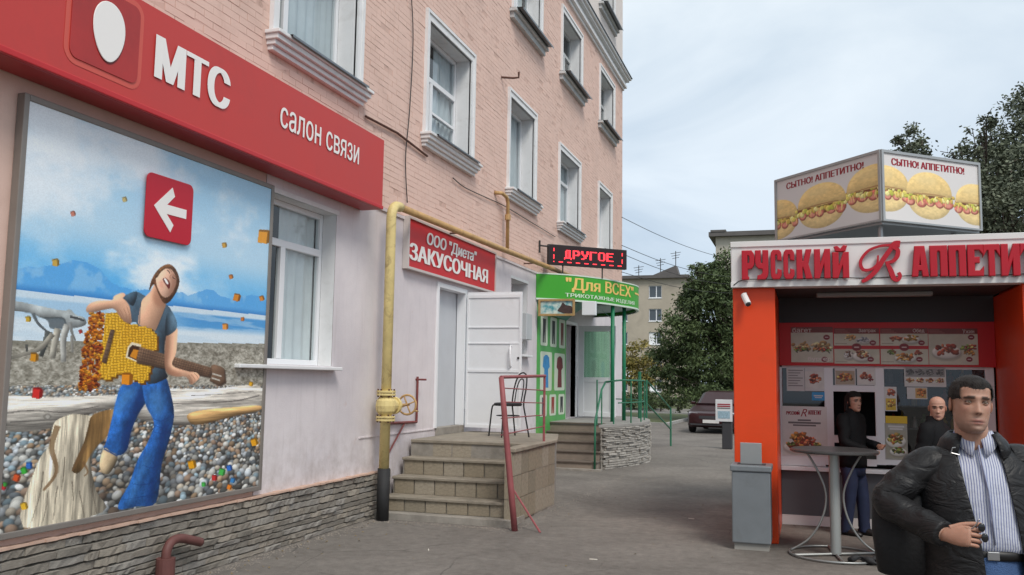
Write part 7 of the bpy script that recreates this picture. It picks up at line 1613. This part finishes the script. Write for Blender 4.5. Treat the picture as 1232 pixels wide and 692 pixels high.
# shirt with thin blue stripes
def stripes(nodes, L, co, b):
    sp = nodes.new('ShaderNodeSeparateXYZ'); L(co, sp.inputs[0]); n = nodes.new('ShaderNodeTexNoise'); n.inputs['Scale'].default_value = 7; L(co, n.inputs['Vector'])
    m = nodes.new('ShaderNodeMath'); m.operation = 'MULTIPLY_ADD'; L(n.outputs['Fac'], m.inputs[0]); m.inputs[1].default_value = .012; L(sp.outputs['X'], m.inputs[2])
    k = nodes.new('ShaderNodeMath'); k.operation = 'MULTIPLY'; L(m.outputs[0], k.inputs[0]); k.inputs[1].default_value = 2 * PI / .0098
    s = nodes.new('ShaderNodeMath'); s.operation = 'SINE'; L(k.outputs[0], s.inputs[0])
    r = nodes.new('ShaderNodeValToRGB'); L(s.outputs[0], r.inputs[0]); e = r.color_ramp.elements; e[0].position = .25; e[0].color = (.52, .54, .60, 1); e[1].position = .55; e[1].color = (.17, .19, .34, 1)
    n2 = nodes.new('ShaderNodeTexNoise'); n2.inputs['Scale'].default_value = 14; n2.inputs['Detail'].default_value = 3; L(co, n2.inputs['Vector']); bp = nodes.new('ShaderNodeBump'); bp.inputs['Strength'].default_value = .5; bp.inputs['Distance'].default_value = .02; L(n2.outputs['Fac'], bp.inputs['Height']); L(bp.outputs[0], b.inputs['Normal'])
    return r.outputs[0]
M_shirt = node_mat('striped_shirt', .8, stripes)
sh = MB(); sh.loft([ering((cx_, cy_, z), rx, ry, n=40) for z, cx_, cy_, rx, ry in ((1.065, .03, .02, .165, .132), (1.085, .03, .015, .174, .142), (1.115, .025, .015, .172, .140), (1.20, .02, .015, .168, .130), (1.32, .01, .02, .172, .126), (1.40, .0, .03, .150, .108), (1.45, .0, .035, .105, .085), (1.485, .0, .035, .074, .072))], cap=False); wrinkle(sh, 0, .010, 13)
shirt = sh.build('shirt', M_shirt, man, smooth=True, org=(0, 0, 0))
for s in (-1, 1):                                   # collar points
    k = MB(); cpt = []
    for q in range(9):
        a = -PI / 2 + s * (.10 + 2.6 * q / 8); cpt.append((a, q / 8))
    up = [Vector((.069 * math.cos(a), .035 + .070 * math.sin(a), 1.535 + .006 * t + (-.012 if t < .15 else 0))) for a, t in cpt]; dn = [Vector(((.080 + .016 * (1 - t)) * math.cos(a) + s * .014 * (1 - t) ** 2, .035 + (.082 + .018 * (1 - t)) * math.sin(a), 1.487 + .012 * t - .055 * max(0, 1 - t * 3.2))) for a, t in cpt]
    k.loft([up, [u_.lerp(d_, .5) + Vector((0, -.004, .002)) for u_, d_ in zip(up, dn)], dn], closed=False); o = k.build('shirt_collar', M_shirt, man, smooth=True, org=(0, 0, 0)); md = o.modifiers.new('s', 'SOLIDIFY'); md.thickness = .003
pk = MB(); pk.tube([(.028, -.127, 1.10), (.022, -.128, 1.2), (.014, -.118, 1.31), (.0, -.085, 1.42), (.0, -.05, 1.48)], .010, 8, flat=.35); pk.build('button_placket', mat('placket_blue', (.33, .37, .52), .8), man, smooth=True, org=(0, 0, 0))
# jacket: open front, collar, sleeves
def jring(z, cx_, cy_, rx, ry, gl, gr, n=44):
    """open ring from the right front edge round the back to the left front edge; gl / gr = x of the two edges"""
    aL = math.acos(max(-1, min(1, gl / rx))); aR = math.acos(max(-1, min(1, gr / rx))); r = []
    a0, a1 = -aR, -(2 * PI - aL)            # along the back (positive y)
    a0 = 2 * PI - aR; a1 = 2 * PI - aL
    tot = 2 * PI - (a0 - a1)
    for j in range(n):
        a = a0 + tot * j / (n - 1); r.append(Vector((cx_ + rx * math.cos(a), cy_ + ry * math.sin(a), z)))
    return r
jk = MB(); jr = [(.72, .02, .03, .235, .175, -.02, .13), (.85, .02, .03, .232, .175, -.02, .13), (1.0, .015, .03, .225, .170, -.025, .125), (1.10, .01, .03, .222, .168, -.03, .12), (1.22, .005, .03, .222, .160, -.05, .105), (1.32, .0, .035, .228, .150, -.068, .092), (1.385, .0, .04, .225, .132, -.076, .084), (1.43, .0, .045, .190, .112, -.078, .078), (1.465, .0, .045, .135, .096, -.074, .070), (1.49, .0, .045, .098, .086, -.070, .066)]
jk.loft([jring(*q) for q in jr], closed=False); wrinkle(jk, 0, .010, 8, 3)
st = len(jk.v)
limb(jk, [(-.13, .04, 1.40), shL + Vector((-.012, 0, -.005)), shL.lerp(elL, .5) + Vector((-.02, .0, .0)), elL + Vector((-.012, 0, 0)), elL.lerp(wrL, .5) + Vector((0, .0, -.012)), wrL], [.072, .074, .067, .064, .060, .053, .047], 11, 26, .011, 5)
limb(jk, [(.12, .06, 1.40), shR + Vector((.01, 0, -.005)), shR.lerp(elR, .5) + Vector((.012, 0, 0)), elR + Vector((.012, 0, 0)), elR.lerp(wrR, .5), wrR + Vector((0, 0, .01))], [.08, .090, .080, .072, .062, .052, .048], 11, 26, .010, 9)
jo = jk.build('jacket', M_leather, man, smooth=True, org=(0, 0, 0)); md = jo.modifiers.new('s', 'SOLIDIFY'); md.thickness = .006; md.offset = 0; ss = jo.modifiers.new('ss', 'SUBSURF'); ss.levels = ss.render_levels = 1
for s in (-1, 1):                                   # turned-down collar and lapel, one mesh each side
    k = MB(); a_, b_, c_ = [], [], []
    for q in range(11):
        t = q / 10; a = -PI / 2 + s * (.62 + (PI - .62) * t)
        a_.append(Vector((.094 * math.cos(a), .045 + .088 * math.sin(a), 1.525 + .012 * t))); b_.append(Vector((.125 * math.cos(a), .045 + .11 * math.sin(a) - .01 * (1 - t), 1.515 - .03 * (1 - t)))); c_.append(Vector(((.150 - .01 * t) * math.cos(a) , .045 + (.128 - .01 * t) * math.sin(a), 1.462 - .05 * (1 - t) ** 2)))
    k.loft([a_, b_, c_], closed=False); o = k.build('jacket_collar', M_leather, man, smooth=True, org=(0, 0, 0)); md = o.modifiers.new('s', 'SOLIDIFY'); md.thickness = .005
bk = MB()
for a, b in (((-.115, 1.452), (-.085, 1.445)), ((-.115, 1.452), (-.11, 1.472)), ((-.11, 1.472), (-.098, 1.474))): bk.tube([(a[0], -.105, a[1]), (b[0], -.108, b[1])], .0022, 5)
bk.build('strap_buckle', M_buck, man, org=(0, 0, 0))
# bag strap, belt, buckle
legs(man, .965, 0, ((-.10, .08), (.11, -.16)), M_jean, W=.178, D=.135)
be = MB(); be.loft([ering((.02, .012, z), .166, .127, n=36) for z in (1.035, 1.075)], cap=False); o = be.build('belt', M_belt, man, smooth=True, org=(0, 0, 0)); md = o.modifiers.new('s', 'SOLIDIFY'); md.thickness = .006
bx(.0, .045, -.124, -.116, 1.038, 1.072).build('belt_buckle', M_buck, man, org=(0, 0, 0), bevel=.003)
# shoulder bag carried behind his bent arm
bg_ = thing('shoulder_bag', 'black shoulder bag hanging at the side of the man in the black jacket', 'bag', (MX, MYY, 0), rz=man_rz)
M_bag = mat('black_bag_fabric', (.012, .012, .013), .75, var=.3, vs=9, bump=.4, bs=60)
bc = lp_(1096, 634, MYY + .03)
k = MB(); k.loft([[bc + Vector((x_ * sx, y_ * sy, z_)) for x_, y_ in [(math.copysign(abs(math.cos(a)) ** .5, math.cos(a)), math.copysign(abs(math.sin(a)) ** .5, math.sin(a))) for a in [2 * PI * j / 24 for j in range(24)]]] for z_, sx, sy in ((-.20, .11, .03), (-.19, .135, .05), (-.02, .155, .06), (.13, .15, .055), (.155, .12, .035))]); wrinkle(k, 0, .008, 12, 4); k.build('bag_body', M_bag, bg_, smooth=True, org=(0, 0, 0))
MB().tube(catmull([bc + Vector((-.06, .03, .10)), (-.14, .10, 1.30), (-.12, .06, 1.47), (-.02, .15, 1.40), bc + Vector((.10, .05, .08))], 6), .016, 8, flat=.3).build('strap', M_bag, bg_, smooth=True, org=(0, 0, 0))
# sunglasses in his hand
sgp = lp_(1183, 641, MYY - .30); gl_ = thing('sunglasses', 'dark sunglasses held in the hand of the man in the black jacket', 'sunglasses', (MX, MYY, 0), rz=man_rz)
for i, s in enumerate((-1, 1)):
    o_ = sgp + Vector((.005 * s, 0, -.019 * s)); k = MB(); k.loft([[o_ + Vector((.013 * q * math.cos(a), -.002 * w_, .017 * q * math.sin(a))) for a in [2 * PI * j / 18 for j in range(18)]] for q, w_ in ((.05, 1.5), (.7, 1.2), (1, .4), (1, -.4), (.05, 0))]); k.build('lens', mat('sunglass_lens', (.01, .01, .012), .08, spec=.7), gl_, smooth=True, org=(0, 0, 0))
MB().tube(catmull([sgp + Vector((-.012, .0, .05)), sgp + Vector((-.03, .005, .02)), haL + Vector((.02, -.0, .0))], 5), .003, 6).build('temple', M_buck, gl_, smooth=True, org=(0, 0, 0))

# ---------------------------------------------------------------- people by the kiosk
def figure(name_label, loc, rz, scale, skin, hairc, hair_fn, jm, tm, pose, head_rot, long_hair=None, stub=.1):
    t = thing('person', name_label, 'person', loc, rz=rz); t.scale = (scale,) * 3; f = Fig(); hc_ = Vector((0, -.02, 1.58)); Mh_ = Matrix.Translation(hc_) @ Matrix.Rotation(head_rot[0], 4, 'Z') @ Matrix.Rotation(head_rot[1], 4, 'X')
    f.mb.loft([ering((0, .01 - .02 * t_, 1.36 + .18 * t_), rx, ry, n=20) for t_, rx, ry in ((0, .09, .07), (.4, .06, .058), (1, .052, .055))]); f.mb.loft([ering((0, .01, z), rx, ry, n=20) for z, rx, ry in ((.85, .13, .1), (1.1, .13, .09), (1.3, .15, .1), (1.42, .07, .05))]); f.paint(skin)
    add_head(f, Mh_, skin, stubble=stub)
    for s, (sh_, el, wr) in zip((-1, 1), pose):
        limb(f.mb, [sh_, el, wr], [.045, .038, .026], 4, 10); f.paint(skin); d = (Vector(wr) - Vector(el)).normalized(); hand(f, wr, d, (-s * .6, -.3, .3), skin, s, curl=.4, s=.92)
    f.finish(t); hair_cap(t, Mh_, hairc, hair_fn, .014, int(1000 * hairc[0]) + int(rz * 10) + 200) if hair_fn else None
    j = MB(); j.loft([ering((0, .01, z), rx, ry, n=28) for z, rx, ry in ((.80, .185, .145), (.88, .19, .15), (1.02, .175, .135), (1.15, .178, .135), (1.30, .20, .135), (1.38, .195, .115), (1.42, .15, .095), (1.455, .09, .078), (1.50, .07, .07))]); wrinkle(j, 0, .014, 9, 2)
    for s, (sh_, el, wr) in zip((-1, 1), pose): limb(j, [(s * .11, .02, 1.37), Vector(sh_), Vector(sh_).lerp(Vector(el), .5), el, wr], [.07, .078, .068, .060, .044], 5, 16, .016, s * 3)
    j.build('jacket', jm, t, smooth=True, org=(0, 0, 0)); legs(t, .90, 0, ((-.09, .06), (.10, -.06)), tm, W=.165, D=.13)
    if long_hair: long_hair(t, Mh_)
    return t
def womans_hair(x, y, z):
    if y < -.03: return z - (.058 - .25 * max(0, abs(x) - .035))
    return z - (-.06 if y < .01 else -.10)
def long_hair(t, Mh_):
    k = MB(); k.loft([[Mh_ @ Vector((rx * math.cos(a), .03 + ry * math.sin(a), z)) for a in [PI * -.06 + PI * 1.12 * j / 23 for j in range(24)]] for z, rx, ry in ((.06, .085, .085), (0, .092, .088), (-.08, .096, .086), (-.16, .095, .08), (-.22, .08, .07))], closed=False); wrinkle(k, 0, .006, 40)
    o = k.build('hair_length', _MC['hair_%d' % WH], t, smooth=True, org=(0, 0, 0)); md = o.modifiers.new('s', 'SOLIDIFY'); md.thickness = .02; md.offset = 1
wrz = math.radians(58); WH = int(1000 * .012) + int(wrz * 10) + 200
M_blkcoat = mat('black_coat', (.008, .008, .009), .8, var=.25, vs=6, bump=.2, bs=30, spec=.15)
figure('dark-haired woman in a black jacket and jeans standing at the kiosk window', (.53, 11.18, 0), wrz, .965, (.42, .23, .165), (.012, .010, .009), womans_hair, M_blkcoat, M_jeand, (((-.18, .02, 1.36), (-.24, -.04, 1.10), (-.16, -.26, 1.02)), ((.18, .02, 1.36), (.24, .02, 1.10), (.14, -.24, 1.06))), (math.radians(-22), 0), long_hair, 0)
figure('bald man in a dark coat standing behind the man in the black jacket', (1.20, 9.5, 0), math.radians(62), .955, (.46, .25, .18), (.1, .08, .06), None, M_blkcoat, M_jeand, (((-.18, .02, 1.36), (-.25, .05, 1.10), (-.24, -.08, .86)), ((.18, .02, 1.36), (.25, .05, 1.10), (.24, -.08, .86))), (math.radians(-66), math.radians(4)), None, .15)
